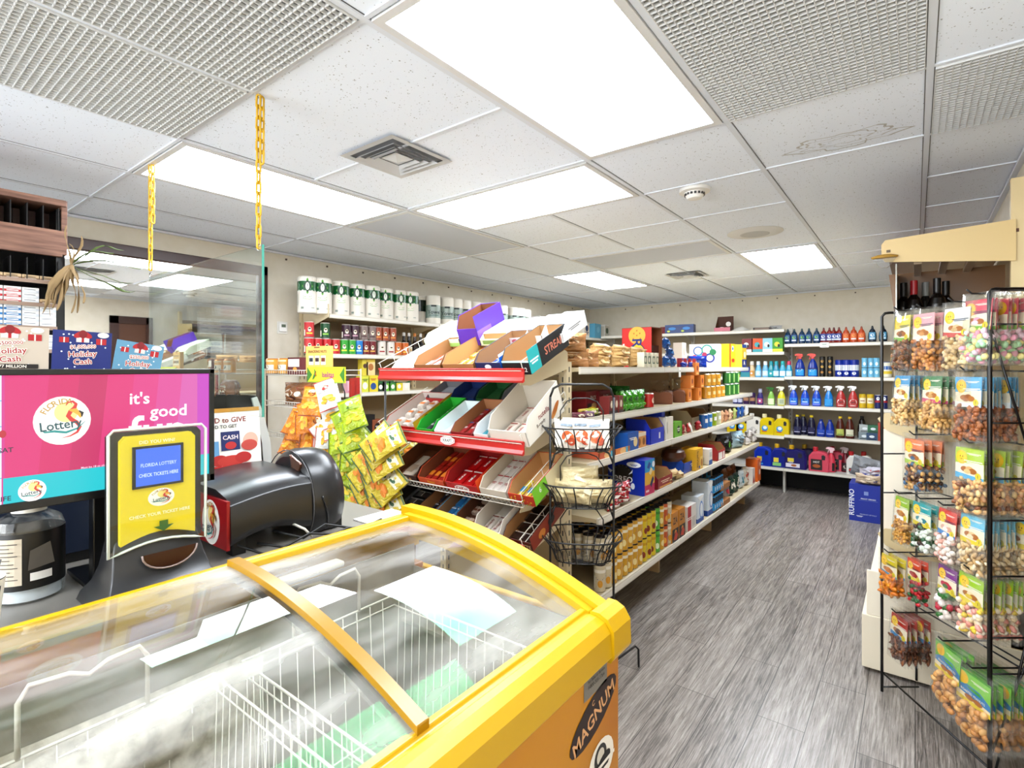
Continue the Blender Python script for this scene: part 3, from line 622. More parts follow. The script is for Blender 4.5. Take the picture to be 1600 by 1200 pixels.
ps = tag(MB().box(-.003, -.14, 0, .0, .14, .215, M('#f1eee6', .5)).art([('r', -.5, .93, .5, 1, '#c9973c'), ('t', 'GOOD to GIVE', .0, .80, .085, '#8c2a22', .95), ('t', 'GOOD TO GET', -.02, .69, .055, '#3b3b3b', .7), ('r', -.02, .28, .22, .60, '#23356e'), ('t', 'CASH', .10, .5, .07, '#f2e3e0', .2), ('e', .10, .36, .02, .014, '#c03a3a'), ('r', -.3, .2, -.05, .45, '#6fa2c8'), ('e', .36, .42, .028, .03, '#e3b6a4'), ('e', .34, .34, .03, .02, '#c2564c'), ('e', -.05, .12, .03, .02, '#b93530'), ('e', .1, .1, .05, .02, '#c6443a'), ('e', .25, .14, .03, .02, '#b93530'), ('r', -.5, 0, .5, .03, '#c63a34')], lambda u, v, l: (.0006+l, u*.28, v*.215)).build('poster'), 'cream poster with dark red heading leaning on the black display board', 'poster')
ps.location = (-1.995, .875, 1.135); ps.rotation_euler = (0, R(-6), 0)
# bottle
bt = thing('sanitizer_bottle', 'clear pump bottle with dark printed label standing under the monitor', 'bottle', (-1.755, .305, CT))
cl = clear('clear_plastic', '#eef2f2', 1.3, 1.45, .05, haze=(.25, (20, 20, 20)))
MB().lathe([(.060, 0), (.068, .006), (.068, .175), (.062, .195), (.040, .208), (.026, .212), (.024, .225)], cl, 32).build('bottle_body', bt)
MB().lathe([(.0, .004), (.062, .005), (.062, .05), (0, .051)], M('#dfe4ea', .1), 24).build('liquid', bt)
MB().lathe([(.0695, .035), (.0695, .17)], M('#151515', .4), 32).art([('r', -.32, .1, .12, .92, '#c9bfae')]+[('r', -.30, .2+.07*i, .08-.04*(i % 3), .215+.07*i, '#57504a') for i in range(10)]+[('r', .2, .16, .42, .3, '#e8e6e2'), ('p', [(.18, .35), (.45, .4), (.4, .8), (.2, .7)], '#6d6862')], lambda u, v, l: ((.0698+l)*sin(u*2.6+.9), -(.0698+l)*cos(u*2.6+.9), .035+v*.135)).build('bottle_label', bt)
MB().lathe([(.034, .212), (.034, .245), (.012, .248), (.010, .275), (.014, .278), (.014, .288)], M('#d9d6cf', .4), 24).build('pump_cap', bt)
# cup with pen
cp = thing('paper_cup', 'patterned paper cup holding a pen at the left edge of the counter', 'cup', (-1.56, .195, CT))
MB().lathe([(.026, 0, None), (.038, .12, M('#2b2b2b')), (.039, .123), (.036, .12), (.025, .004)], M('#e9e4d8', .6), 24).art([('p', [(x, .1), (x+.04, .1), (x+.12, .9), (x+.08, .9)], '#2b2b2b') for x in (-.5, -.3, -.1, .1, .3)], lambda u, v, l: ((.0265+.0115*v+l)*sin(u*3.2+1), -(.0265+.0115*v+l)*cos(u*3.2+1), .12*v)).build('cup_body', cp)
o = MB().tube([(0, 0, 0), (.02, .03, .15)], .005, M('#8b8c90', .3, .4), 8).build('pen'); tag(o, 'grey pen standing in the patterned paper cup', 'pen'); o.location = (-1.565, .19, CT+.01)
# scratch-ticket posters
ds = thing('ticket_dispenser', 'black scratch ticket dispenser behind the monitor, holding the posters', 'dispenser', (-2.0, .36, CT))
MB().box(-.06, -.36, 0, .05, .25, .555, blk).build('case', ds, .004)
MB().box(.05, -.34, .03, .055, .23, .50, M('#2c3342', .2)).build('front_window', ds)
def holiday(name_c, money, col, y0, y1, ztop, tilt, label, bottom=None):
    w = y1-y0; h = .125; o = MB().box(-.002, -w/2, 0, .002, w/2, h, M(col, .5))
    it = [('r', -.5, 0, .5, 1, col)]
    rs = random.Random(money)
    it += [('e', rs.uniform(-.46, .46), rs.uniform(.1, .95), .0022, .0022, '#e8edf2') for _ in range(22)]
    it += [('p', [(-.12, .74), (.10, .74), (.10, .88), (-.12, .88)], '#d8d0cc'), ('r', -.03, .74, .01, .88, '#b3242c'), ('e', -.06, .92, .016, .008, '#b3242c', .5), ('e', .04, .92, .016, .008, '#b3242c', -.5), ('e', -.01, .93, .010, .012, '#8c1a22'), ('r', -.40, .72, -.24, .84, '#b3242c'), ('r', .22, .70, .40, .84, '#b3242c'), ('r', -.33, .72, -.31, .84, '#efe8e0'), ('r', .30, .70, .32, .84, '#efe8e0')]
    for st_, v, hh in ((money, .64, .075), ('Holiday', .47, .12), ('Cash', .29, .12)):
        for dx, dy in ((-.008, 0), (.008, 0), (0, .012), (0, -.012), (.006, .01), (-.006, -.01)): it.append(('t', st_, dx, v+dy, hh, '#f6efe6', .86, .09))
        it.append(('t', st_, 0, v, hh, '#a81f28', .84, .09))
    if bottom: it += [('r', -.5, .08, .36, .18, '#2b2320'), ('t', bottom, -.08, .13, .06, '#f4ece0', .8)]
    it.append(('e', .34, .93, .014, .008, '#e9e4da'))
    o.art(it, lambda u, v, l: (.0022+l*.12, u*w, v*h)); q = o.build('lottery_poster'); tag(q, label, 'poster', 'holiday scratch ticket posters')
    q.location = (-1.944, (y0+y1)/2, ztop-h); q.rotation_euler = (tilt, 0, 0)
holiday('', '$500,000', '#c9bdae', .218, .378, 1.612, R(-1), 'beige holiday lottery poster, leftmost of the three above the monitor', 'OVER $77 MILLION')
holiday('', '$1,000,000', '#22357c', .384, .522, 1.606, R(-2), 'dark blue holiday lottery poster, middle of the three')
holiday('', '$250,000', '#6d9db6', .520, .648, 1.578, R(-9), 'light blue holiday lottery poster, rightmost of the three')
# hanging clear sheet and yellow chains
hs = thing('sneeze_guard', 'clear hanging acrylic sheet below the two yellow chains', 'sneeze guard', (-2.29, .905, 1.33))
cg = clear('acrylic', '#f6fbf9', 1.0, 1.49, .02, haze=(.10, (1.5, 1.5, 5)))
MB().box(-.52, -.003, 0, .52, .003, .59, cg).build('sheet', hs)
MB().box(.5195, -.0035, 0, .5225, .0035, .59, M('#5aa596', .2)).build('edge', hs)
chm = {'y': M('#d2ac22', .45), 'o': M('#d98a1c', .4)}
def chain(x, y, z0, z1, label, loose):
    t = thing('chain', label, 'chain', (x, y, z1), group='yellow plastic chains')
    def link(z, r, dx=0, dy=0, a=0):
        m = MB(); m.X = Matrix.Translation((dx, dy, z-z1)) @ Matrix.Rotation(r, 4, 'Z') @ Matrix.Rotation(a, 4, 'Y'); w, h = .008, .015
        pts = [(w*cos(q), 0, h*(1 if sin(q) > 0 else -1)+w*sin(q)) for q in [k*pi/6+.01 for k in range(12)]]
        m.tube(pts, .0037, chm['y'], 6, True); m.build('link', t)
    z = z0-.02; i = 0
    while z > z1+.01: link(z, pi/2*(i % 2)+.5); z -= .0375; i += 1
    z = z0-.03; i = 0
    while i < loose: link(z, pi/2*((i+1) % 2)+.3, .016, .004); z -= .0375; i += 1
    m = MB(); m.tube([(.006*cos(q), 0, z0-z1+.0+.008*sin(q)) for q in [k*.6 for k in range(9)]], .002, M('#b9b9b9', .2, 1), 6); m.tube([(.012*cos(q), 0, .0+.012*sin(q)) for q in [k*.6 for k in range(9)]], .0018, M('#b9b9b9', .2, 1), 6); m.build('hook', t)
chain(-1.80, .905, CEIL-.005, 1.915, 'yellow plastic chain hanging nearer the camera, right one of two', 6)
chain(-2.80, .905, CEIL-.005, 1.925, 'yellow plastic chain hanging farther left, over the mirror', 7)
# second loose end: a separate little tail at the near chain's hook
# ---- cigarette shelving at far left
cgm = M('#6d4a3c', .5); cgd = M('#1d1a1b', .5)
cs = thing('cigarette_shelf', 'dark wooden cigarette shelving unit at the left edge of the photo', 'shelf', (-3.2, .0, 0)); CGX, CGY = -3.0, .644
ck = newmat('walnut_laminate', .5); nt, N, L, b = nodes(ck); q = tex(ck, 'ShaderNodeTexNoise', (4, 3, 40), Scale=2, Detail=6); r_ = ramp(ck, q.outputs[0], [(.3, '#55382c'), (.7, '#8d6654')]); L.new(r_.outputs[0], b.inputs['Base Color'])
def gmb(): m = MB(); m.X = Matrix.Translation(-Vector(cs.location)); return m
m = gmb(); m.box(-3.42, -.7, 0, -3.40, CGY, 2.25, cgd); m.box(-3.42, CGY-.03, 0, CGX-.02, CGY, 2.20, M('#17171a', .3)); m.build('back_panel', cs)
m = gmb(); m.box(-3.42, -.7, 2.212, CGX+.01, CGY, 2.24, ck); m.box(-3.40, CGY-.015, 2.0, CGX+.0, CGY+.005, 2.24, ck); m.build('top_trim', cs, .002)
m = gmb(); m.box(CGX-.02, -.7, 1.99, CGX, CGY-.012, 2.105, ck); m.build('fascia', cs, .002)
tiers = [2.108, 1.885, 1.795, 1.70, 1.60]
shz = [1.875, 1.775, 1.675, 1.575, 1.475, 1.375]
m = gmb(); m.box(-3.40, -.7, 2.098, CGX-.02, CGY-.03, 2.104, cgd)
m.build('shelf_top', cs)
for z in shz:
    m = gmb(); m.box(-3.20, -.7, z-.006, CGX-.005, CGY-.03, z, cgd); m.box(CGX-.006, -.7, z-.012, CGX, CGY-.03, z+.004, M('#a08a7a', .5)); m.build('shelf', cs)
m = gmb()
for y in [.62-.052*i for i in range(12)]:
    for z, h in ((2.104, .10), (1.875, .095)): m.box(-3.16, y-.0015, z, CGX-.006, y+.0015, z+h, cgd)
for y in [.62-.052*i for i in range(12)]: m.box(-3.15, y-.025, 2.106, -3.14, y+.025, 2.20, M('#5f372c', .4))
m.build('divider', cs)
def pack(c1, c2, top):
    def f():
        return MB().box(-.042, -.027, 0, .0, .027, .022, M(c1, .35)).art([('r', -.5, .0, .5, .45, c2), ('r', -.4, .58, .3, .68, top), ('r', -.35, .15, .35, .30, '#f2efe8')], lambda u, v, l: (.0003+l*.3, u*.054*.98, v*.022)).build('cigarette_pack')
    return Kind(f, 'cigarette pack')
kinds = {'red': pack('#efe6e2', '#b5333c', '#c9484f'), 'blue': pack('#e9edf2', '#3c7fb5', '#2c4f7c'), 'white': pack('#eceae6', '#cfd4da', '#39506e'), 'tan': pack('#c9b08c', '#7c5a3c', '#3c2a20')}
for r, (z, cnt, cs_) in enumerate(((1.875, 1, ['tan', 'tan', 'tan', 'tan', 'red', 'red', 'red', 'red']), (1.775, 3, ['tan', 'white', 'red', 'red', 'red', 'red', 'red', 'red']), (1.675, 4, ['white', 'white', 'blue', 'blue', 'white', 'blue', 'blue', 'red']), (1.575, 3, ['white', 'blue', 'white', 'blue', 'red', 'red', 'red', 'red']))):
    for ci, kd in enumerate(cs_):
        y = .585-.057*ci
        if y < .40: continue
        n = cnt if not (kd == 'tan') else 1
        for s_ in range(n):
            kinds[kd].put((CGX-.012, y, z+.0225*s_), '%s cigarette pack, %s column from the right on the %s shelf, %s' % (kd, ORD[ci], ['topmost', 'second', 'third', 'fourth'][r], nth(n-1-s_, n, 'top') if n > 1 else 'alone'), 'cigarette packs on the dark shelves')
# dried plant hung on the shelf corner
pl = thing('dried_plant', 'dried hanging plant with curled tan and green leaves at the shelf corner', 'plant', (-2.97, .655, 1.95))
rs = random.Random(4)
def leaf(pts, w, c):
    m = MB(); vs = []; n = len(pts); ph = rs.uniform(0, 6)
    for i, p in enumerate(pts):
        p = Vector(p)+Vector((rs.uniform(-.006, .006), rs.uniform(-.014, .014)*(i > 0), rs.uniform(-.008, .008))); t = i/(n-1); ww = w*(.35+.65*sin(pi*min(1, t*.9+.1)))*rs.uniform(.7, 1.3); tw = ph+i*.9
        d_ = Vector((cos(tw)*.6, sin(tw), .35*sin(tw*1.7)))*ww; vs += [p-d_, p+Vector((ww*.4, 0, ww*.2)), p+d_]
    fs = []
    for i in range(n-1): a = i*3; fs += [(a, a+1, a+4, a+3), (a+1, a+2, a+5, a+4)]
    m.add(vs, fs, c, True); o = m.build('leaf', pl); sd = o.modifiers.new('s', 'SOLIDIFY'); sd.thickness = .0025; ss = o.modifiers.new('ss', 'SUBSURF'); ss.levels = 1; ss.render_levels = 1
tan, grn = M('#97805c', .8), M('#55652a', .6)
for k_ in range(12):
    y, x = rs.uniform(-.075, .03), rs.uniform(0, .04)
    leaf([(x*.2, 0, .0), (x, y*.5, -.03), (x+.01, y, -.08), (x, y*1.3+.01, -.13), (x+.01, y*1.4, -.17-rs.uniform(0, .08))], .013, tan)
for y, z in ((-.02, .17), (.03, .14), (.0, .10)): leaf([(0, 0, 0), (.01, y*.4, z*.3), (.01, y, z*.7), (.02, y*1.2, z)], .010, tan)
for y, z in ((.20, .10), (.25, .02), (.22, -.06), (.24, -.10), (.16, .07)): leaf([(0, 0, 0), (.02, y*.25, z*.6+.02), (.03, y*.55, z*.9+.02), (.03, y*.8, z), (.03, y, z*1.0+.004)], .012, grn)
# ================================================================ SHELVING
class Run:
    """a straight run of shop shelving; s along it, t out from its back, z up"""
    def __init__(s, face, back): s.face = face; s.back = back
    def P(s, a, t, z): return Vector((s.back+t, a, z)) if s.face == '+x' else Vector((a, s.back-t, z)) if s.face == '-y' else Vector((s.back-t, a, z))
    def rz(s): return {'+x': pi/2, '-y': 0, '-x': -pi/2}[s.face]
    def mat(s):
        return {'+x': Matrix(((1, 0, 0, s.back), (0, 1, 0, 0), (0, 0, 1, 0), (0, 0, 0, 1))), '-y': Matrix(((0, 1, 0, 0), (-1, 0, 0, s.back), (0, 0, 1, 0), (0, 0, 0, 1))),
                '-x': Matrix(((-1, 0, 0, s.back), (0, 1, 0, 0), (0, 0, 1, 0), (0, 0, 0, 1)))}[s.face]
    def s_at(s, u, t):
        w = s.back+t if s.face == '+x' else s.back-t
        return at(u, HY, Y=w).x if s.face == '-y' else at(u, HY, X=w).y
    def px(s, u, t, z):
        """point on the shelf under the photo column u, t out from the back"""
        return s.P(s.s_at(u, t), t, z)
alm = M('#cdbf9f', .45); lipc = M('#d8d2c4', .4); panel = M('#a8977c', .6); grl = M('#5c5a56', .5); whs = M('#cfccc5', .4)
def run_thing(name, label, cat, run, base, col=alm, pcol=panel):
    t = thing(name, label, cat, tuple(base)); t['_'] = 0; del t['_']
    Tm = Matrix.Translation(-Vector(base)) @ run.mat()
    def mk(): m = MB(); m.X = Tm; return m
    def shelf(a, b, z, d, lip=.034, nm='shelf'):
        m = mk(); m.box(0.01, a+.004, z-.022, d-.012, b-.004, z, col); m.box(d-.012, a+.002, z-lip, d, b-.002, z+.004, lipc); m.box(d, a+.002, z-lip+.007, d+.0015, b-.002, z-.005, M('#e6e2d8', .3)); m.build(nm, t)
        for y in (a+.006, b-.006):
            m = mk(); m.prism([(.01, z-.022), (d-.04, z-.022), (d*.55, z-.05), (.06, z-.10), (.01, z-.12)], y-.0015, y+.0015, col, 'y'); m.build('bracket', t)
    def upright(y, z0, z1, w=.045, d=.04):
        m = mk(); m.box(-.0, y-w/2, z0, d, y+w/2, z1, col)
        for k in range(int((z1-z0-.1)/.05)): m.box(d, y-.004, z0+.05+.05*k, d+.0008, y+.004, z0+.075+.05*k, grl); m.box(d*.3, y-w/2-.0008, z0+.05+.05*k, d*.5, y-w/2, z0+.075+.05*k, grl)
        m.build('upright', t)
    def back(a, b, z0, z1, d=.012):
        m = mk(); m.box(0, a, z0, d, b, z1, pcol); m.build('back_panel', t)
    def side(y, z, d, h, rise=.10, w=.004):
        """solid end bracket plate as on the top shelves"""
        m = mk(); m.prism([(0, z-.14), (d*.45, z-.10), (d, z+.02), (d, z+.07), (d*.3, z+.05), (0, z+.04)], y-w, y+w, col, 'y'); m.build('end_plate', t, .002)
    return t, mk, shelf, upright, back, side

# --- left wall
LW = Run('+x', -4.105); LD = .405
t, mk, shelf, upright, back, side = run_thing('wall_shelving', 'almond steel wall shelving along the left wall holding paper towel rolls', 'shelving', LW, (-3.9, 4.8, 0))
ys = [2.43, 3.65, 4.87, 6.09, 7.31]
for a, b in zip(ys, ys[1:]):
    back(a, b, .1, 1.95)
    for z in (1.925, 1.605, 1.285, .90, .55): shelf(a, b, z, LD if z > 1.8 else LD, .030)
    shelf(a, b, .20, .45, .12, 'base_shelf')
for y in ys: upright(y, 0, 2.0)
m = mk(); m.prism([(0, 1.80), (.10, 1.82), (LD, 1.90), (LD, 2.005), (.03, 1.955), (0, 1.95)], 2.420, 2.426, M('#d6c9ac', .45), 'y'); m.build('end_plate', t, .002)
# --- back wall: left and right bays
BW = Run('-y', 7.385); BD = .435
t, mk, shelf, upright, back, side = run_thing('back_shelving', 'grey-white steel shelving on the back wall full of cleaning products', 'shelving', BW, (-1.7, 7.15, 0), whs, M('#b3a68f', .6))
xs = [-3.68, -2.46, -1.24, -.02]
for i, (a, b) in enumerate(zip(xs, xs[1:])):
    back(a, b, .28, 1.97 if i < 2 else 1.80)
    for z in ((1.957, 1.685, 1.375, 1.035, .675) if i < 2 else (1.775, 1.388, 1.045, .695)): shelf(a, b, z, BD)
    shelf(a, b, .295, BD+.03, .03, 'base_shelf')
for x in xs: upright(x, 0, 1.99)
m = mk()
m.box(.34, -1.26, .0, .40, -1.235, .265, M('#b9b6ae', .4)); m.build('leg', t)
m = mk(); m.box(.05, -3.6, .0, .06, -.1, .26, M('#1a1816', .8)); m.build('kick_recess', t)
sg = MB().box(-.045, -.002, -.058, .045, 0, 0, M('#efede8', .6)).art([('t', 'SMALL', 0, .62, .2, '#2c8a6a', .6), ('t', 'CLEANING', 0, .2, .1, '#555555', .7)], lambda u, v, l: (u*.09, -.0022-l, -.058+v*.058)).build('price_sign')
tag(sg, 'small white handwritten price sign hanging from the soap bottle shelf', 'sign'); sg.location = at(1288, 535, Y=6.935)
# --- aisle gondola, right-hand face
GB = -1.885; GO = Run('+x', GB)
GL = {1: (1.498, -1.45), 2: (1.222, -1.41), 3: (.975, -1.40), 4: (.685, -1.34), 5: (.265, -1.335)}
t, mk, shelf, upright, back, side = run_thing('aisle_shelving', 'long almond double-sided aisle shelving packed with groceries in the centre', 'shelving', GO, (-1.62, 4.3, 0), M('#cbbd9d', .45), M('#b09c7c', .6))
ys = [2.50, 3.715, 4.93, 6.145]
for a, b in zip(ys, ys[1:]):
    back(a, b, .12, 1.56)
    for k in (1, 2, 3, 4): shelf(a, b, GL[k][0], GL[k][1]-GB, .036)
    shelf(a, b, GL[5][0], GL[5][1]-GB, .036, 'base_shelf')
for y in ys: upright(y, 0, 1.50)
for y in (2.53, 3.70, 4.93, 6.12):
    m = mk(); m.box(.04, y-.012, 0, .40, y+.012, .235, M('#c4ab86', .5)); m.build('leg', t)
m = mk(); m.box(-.46, 2.5, .0, -.44, 6.14, 1.2, M('#a08c6c', .6)); m.box(-.46, 2.5, .0, .02, 6.14, .23, M('#171412', .8)); m.box(-.46, 2.5, 1.2, 0, 6.14, 1.22, M('#cbbd9d', .5)); m.build('rear_face', t)
# hanging price tag on the top shelf
pt = MB().box(0, -.022, -.075, .002, .022, 0, M('#f2f0ea', .6)).art([('t', '2 x 5', 0, .6, .12, '#333333', .7)], lambda u, v, l: (.0022+l, u*.044, -.075+v*.075)).build('price_tag'); tag(pt, 'white paper price tag hanging from the top aisle shelf above the bread loaves', 'price tag'); pt.location = at(1062, 574, X=-1.445)+Vector((0, 0, 0))
# --- right-hand unit, facing the aisle (seen end on)
RW = Run('-x', .385)
t, mk, shelf, upright, back, side = run_thing('wine_shelving', 'cream steel shelving with tan top canopy and wine bottles by the right wall', 'shelving', RW, (.1, 4.9, 0), M('#d8c8a2', .45), M('#a58f6c', .6))
ys = [3.15, 4.37, 5.59, 6.6]
for a, b in zip(ys, ys[1:]):
    back(a, b, .12, 2.2)
    for z in (1.62, 1.22, .84): shelf(a, b, z, .42)
    shelf(a, b, .46, .50)
for y in ys: upright(y, 0, 2.3)
m = mk(); m.box(.0, 3.12, .02, .595, 6.6, .28, M('#e9e0cb', .5)); m.build('base_deck', t, .004)
m = mk(); m.box(.0, 3.125, .28, .575, 3.14, .50, M('#eee6d3', .5)); m.box(.0, 3.14, .28, .57, 6.6, .44, M('#eee6d3', .5)); m.build('end_panel', t, .004)
m = mk(); m.box(0.0, 3.13, .50, .52, 3.145, 1.20, M('#efe7d5', .5)); m.build('side_panel', t, .003)
m = mk(); m.prism([(.04, 1.96), (.50, 2.01), (.515, 2.03), (.515, 2.095), (.50, 2.115), (.04, 2.14)], 3.115, 3.122, M('#dcc594', .45), 'y'); m.build('canopy_end', t, .002)
m = mk(); m.lathe([(.0, 0), (.009, .001), (.009, .004)], M('#8d8a80', .3, .8), 12); o = m.build('screw', t); o.data.transform(Matrix.Identity(4))
m = mk(); m.cbox((.487, 3.113, 2.06), (.016, .004, .012), M('#6d5a40', .4)); m.build('bolt', t)
m = mk(); m.box(.03, 3.122, 2.085, .50, 6.6, 2.10, M('#6d4433', .5)); m.prism([(.08, 2.10), (.45, 2.10), (.40, 2.125), (.12, 2.13)], 3.16, 4.2, M('#6b3526', .7), 'y'); m.build('canopy_top', t)
m = mk(); m.prism([(.03, 1.66), (.46, 1.66), (.50, 2.01), (.03, 2.01)], 3.56, 3.565, M('#8a6847', .25), 'y'); m.box(.455, 3.14, 1.64, .46, 3.6, 2.0, M('#c9c6be', .1, .9)); m.build('canopy_mirror', t)
for k in range(3): m = mk(); m.box(.16+.10*k, 3.15, 1.99, .19+.10*k, 3.56, 2.005, M('#a5937a', .3)); m.build('rib', t)
for z, d in ((1.22, .50), (.66, .50)):
    m = mk(); m.prism([(.0, z-.06), (.40, z-.06), (.50, z-.02), (.53, z+.03), (.50, z+.06), (0, z+.06)], 3.116, 3.124, M('#d9c79e', .45), 'y'); m.build('end_bracket', t, .002)
m = mk(); m.box(.0, 3.125, .02, .055, 3.16, 2.32, M('#ddcba2', .5)); m.build('end_post', t)
# yellow-edged hanging decoration
hd = thing('hanging_bag', 'small clear bag of seeds hanging off the canopy corner', 'bag', tuple(at(1382, 402, Y=3.1)))
MB().lathe([(.0, -.006), (.05, -.004), (.055, .004), (.03, .012), (0, .012)], M('#b5903c', .7), 18, 1, .5).build('seeds', hd)
MB().loft([[(x*w, y*.01, z) for x, y in ((-1, -1), (1, -1), (1, 1), (-1, 1))] for z, w in ((-.006, .045), (-.03, .03), (-.05, .012))], clear('bag_film', '#f4f4f2', 1.2, 1.45, .15), False).build('plastic_tail', hd)
# ================================================================ PRODUCT KINDS
film = clear('wrap_film', '#fbfbfb', 1.1, 1.45, .12)
def amap(r, k=2.6): return lambda u, v, l, H=1: ((r+l)*sin(u*k), -(r+l)*cos(u*k), v*H)
def roll_kind(band, items, h=.285, r=.072):
    def f():
        m = MB(); m.lathe([(.02, .002), (r-.006, 0), (r, .008), (r, h-.012), (r-.008, h), (.022, h), (.022, h-.02), (.001, h-.02)], M('#ece7dd', .55), 26)
        m.lathe([(r+.0006, h*band[0]), (r+.0006, h*band[1])], M(band[2], .25), 26)
        mp = lambda u, v, l: ((r+.001+l)*sin(u*3), -(r+.001+l)*cos(u*3), v*h)
        m.art(items, mp); o = m.build('paper_towel_roll'); return o
    return Kind(f, 'paper towel')
green_roll = roll_kind((.60, .86, '#1f6b3a'), [('r', -.5, .60, .5, .62, '#dfe9df'), ('p', [(0, .50), (.19, .72), (0, .95), (-.19, .72)], '#6db33f'), ('p', [(0, .55), (.15, .72), (0, .89), (-.15, .72)], '#123f26'), ('e', 0, .72, .014, .03, '#e8efe4'), ('t', 'paper', 0, .44, .035, '#7ab648', .3), ('t', 'towels', 0, .38, .035, '#7ab648', .3), ('r', -.22, .10, -.12, .16, '#9aa39a'), ('r', .12, .12, .24, .15, '#b9bdb4'), ('r', -.40, .2, -.36, .5, '#c9cfc4')])
towel_roll = roll_kind((.22, .66, '#a8b5ad'), [('t', 'Towel', .02, .42, .13, '#1d3f40', .62), ('r', -.12, .60, .12, .66, '#2c3c3c'), ('r', -.22, .29, .24, .32, '#6f8a86'), ('r', -.5, .22, -.32, .66, '#8fa89c')])
dark_roll = roll_kind((.45, .85, '#1e3626'), [])
def can_kind(name, cat, r, h, body, items=(), lid='#c9c9cc', base='#b8b8bc', rimmed=True, seg=20, kk=2.8):
    def f():
        m = MB(); lm = M(lid, .3, .5)
        m.lathe([(r*.88, 0, M(base, .3, .7)), (r, r*.14, M(body, .3)), (r, h-r*.16, lm), (r*.88, h, lm), (r*.84, h, lm), (r*.82, h-.004, lm), (.001, h-.004)], lm, seg)
        m.art(list(items), lambda u, v, l: ((r+.0004+l)*sin(u*kk), -(r+.0004+l)*cos(u*kk), r*.14+v*(h-r*.3))); return m.build(name)
    return Kind(f, cat)
def crisp_can(col, c2):
    return can_kind('crisp_can', 'snack can', .0375, .125, col, [('e', .02, .52, .013, .018, '#f3e6cd'), ('e', .02, .57, .010, .006, '#3a1d16'), ('r', -.2, .2, .22, .30, c2), ('r', -.44, .08, -.3, .5, '#efe9df')], '#e9e4da')
def bottle_kind(name, cat, prof, cap_from, col, capc, items=(), sx=1, sy=.62, seg=18, rough=.25, lab=None):
    """bottle: lathed oval body, cap as a part of its own"""
    def f():
        body = [p for p in prof if p[1] <= cap_from+1e-6]; cap = [p for p in prof if p[1] >= cap_from-1e-6]
        o = MB().lathe(body, M(col, rough), seg, sx, sy)
        rr = max(p[0] for p in body)
        if lab:
            z0, z1, items_ = lab
            def mp(u, v, l):
                a = u*2.0; return ((rr*1.004+l)*sin(a)*sx, -(rr*1.004+l)*cos(a)*sy-.0006-l, z0+(z1-z0)*v)
            o.art(items_, mp)
        o = o.build(name); MB().lathe(cap, M(capc, .35), seg if sx == sy else 14).build('cap', o); return o
    return Kind(f, cat)
def soap(col, lab1, lab2, cap='#e8e8ea'):
    return bottle_kind('dish_soap_bottle', 'bottle', [(.028, 0), (.036, .01), (.040, .06), (.037, .10), (.024, .135), (.012, .15), (.012, .16), (.012, .162), (.009, .175), (.006, .182)], .16, col, cap, lab=(.03, .11, [('r', -.4, 0, .4, 1, lab1), ('e', 0, .6, .018, .018, lab2), ('r', -.3, .08, .3, .26, '#e7eef0')]))
def spray_kind(col, trig, l1, items, h=.20, w=.042, name='spray_bottle'):
    def f():
        m = MB().lathe([(w*.85, 0), (w, .008), (w, h*.45), (w*.72, h*.70), (.016, h*.86), (.014, h*.92)], M(col, .22), 18, 1, .6)
        m.art([('r', -.46, 0, .46, 1, l1)]+items, lambda u, v, l: ((w+.0006+l)*sin(u*2.0), -(w+.0006+l)*cos(u*2.0)*.6-.001, h*.06+v*h*.38))
        o = m.build(name)
        k = MB(); k.box(-.016, -.014, h*.90, .016, .014, h*.97, M(trig, .35)); k.prism([(-.055, h*1.06), (-.052, h*1.13), (-.02, h*1.17), (.03, h*1.13), (.032, h*1.03), (.012, h*.97), (-.012, h*.97), (-.02, h*1.06)], -.012, .012, M(trig, .35), 'y'); k.build('trigger_head', o, .002)
        k = MB(); k.prism([(-.028, h*1.06), (-.020, h*1.06), (-.030, h*.88), (-.040, h*.86), (-.034, h*.96)], -.006, .006, M(trig, .35), 'y'); k.build('trigger', o)
        return o
    return Kind(f, 'spray bottle')
def jug_kind(col, capc, items, h=.27, w=.095, d=.055, name='detergent_jug', clr=None):
    def f():
        o_ = [(-w, 0), (w, 0), (w*1.0, h*.62), (w*.80, h*.80), (w*.35, h*.86), (-.0, h*.86), (-w*.55, h*.84), (-w*.98, h*.64)]
        hole = [(w*.30, h*.50), (w*.62, h*.50), (w*.66, h*.66), (w*.45, h*.72), (w*.28, h*.68)]
        m = MB(); mm = M(col, .3) if not clr else clr
        n = len(o_)
        rings = []
        for y, s_ in ((-d, .86), (-d*.8, .98), (0, 1.0), (d*.8, .98), (d, .86)): rings.append([(x*s_, y, h*.42+(z-h*.42)*s_+(0 if z > 0 else -h*.42*(1-s_))) for x, z in o_][::-1])
        m.loft(rings, mm)
        m.prism(hole, -d-.001, d+.001, M('#22222a', .5), 'y')
        m.art(items, lambda u, v, l: (-w*.2+u*w*1.3, -d-.0012-l, h*.06+v*h*.48)); o = m.build(name, bevel=.006)
        MB().lathe([(.024, h*.84), (.026, h*.86), (.026, h*1.0), (.022, h*1.02)], M(capc, .35), 18, c=(-w*.35, 0)).build('cap', o); return o
    return Kind(f, 'jug')
def carton(name, cat, w, d, h, col, items, side=None, top=None, bevel=.0015, fn='front'):
    """plain closed carton; items on the front, side items on local +X side"""
    def f():
        m = MB().box(-w/2, -d/2, 0, w/2, d/2, h, M(col, .45)); m.art(items, lambda u, v, l: (u*w, -d/2-.0004-l, v*h))
        if side: m.art(side, lambda u, v, l: (w/2+.0004+l, u*d, v*h)); m.art(side, lambda u, v, l: (-w/2-.0004-l, -u*d, v*h))
        if top: m.art(top, lambda u, v, l: (u*w, (v-.5)*d, h+.0004+l))
        return m.build(name)
    return Kind(f, cat)
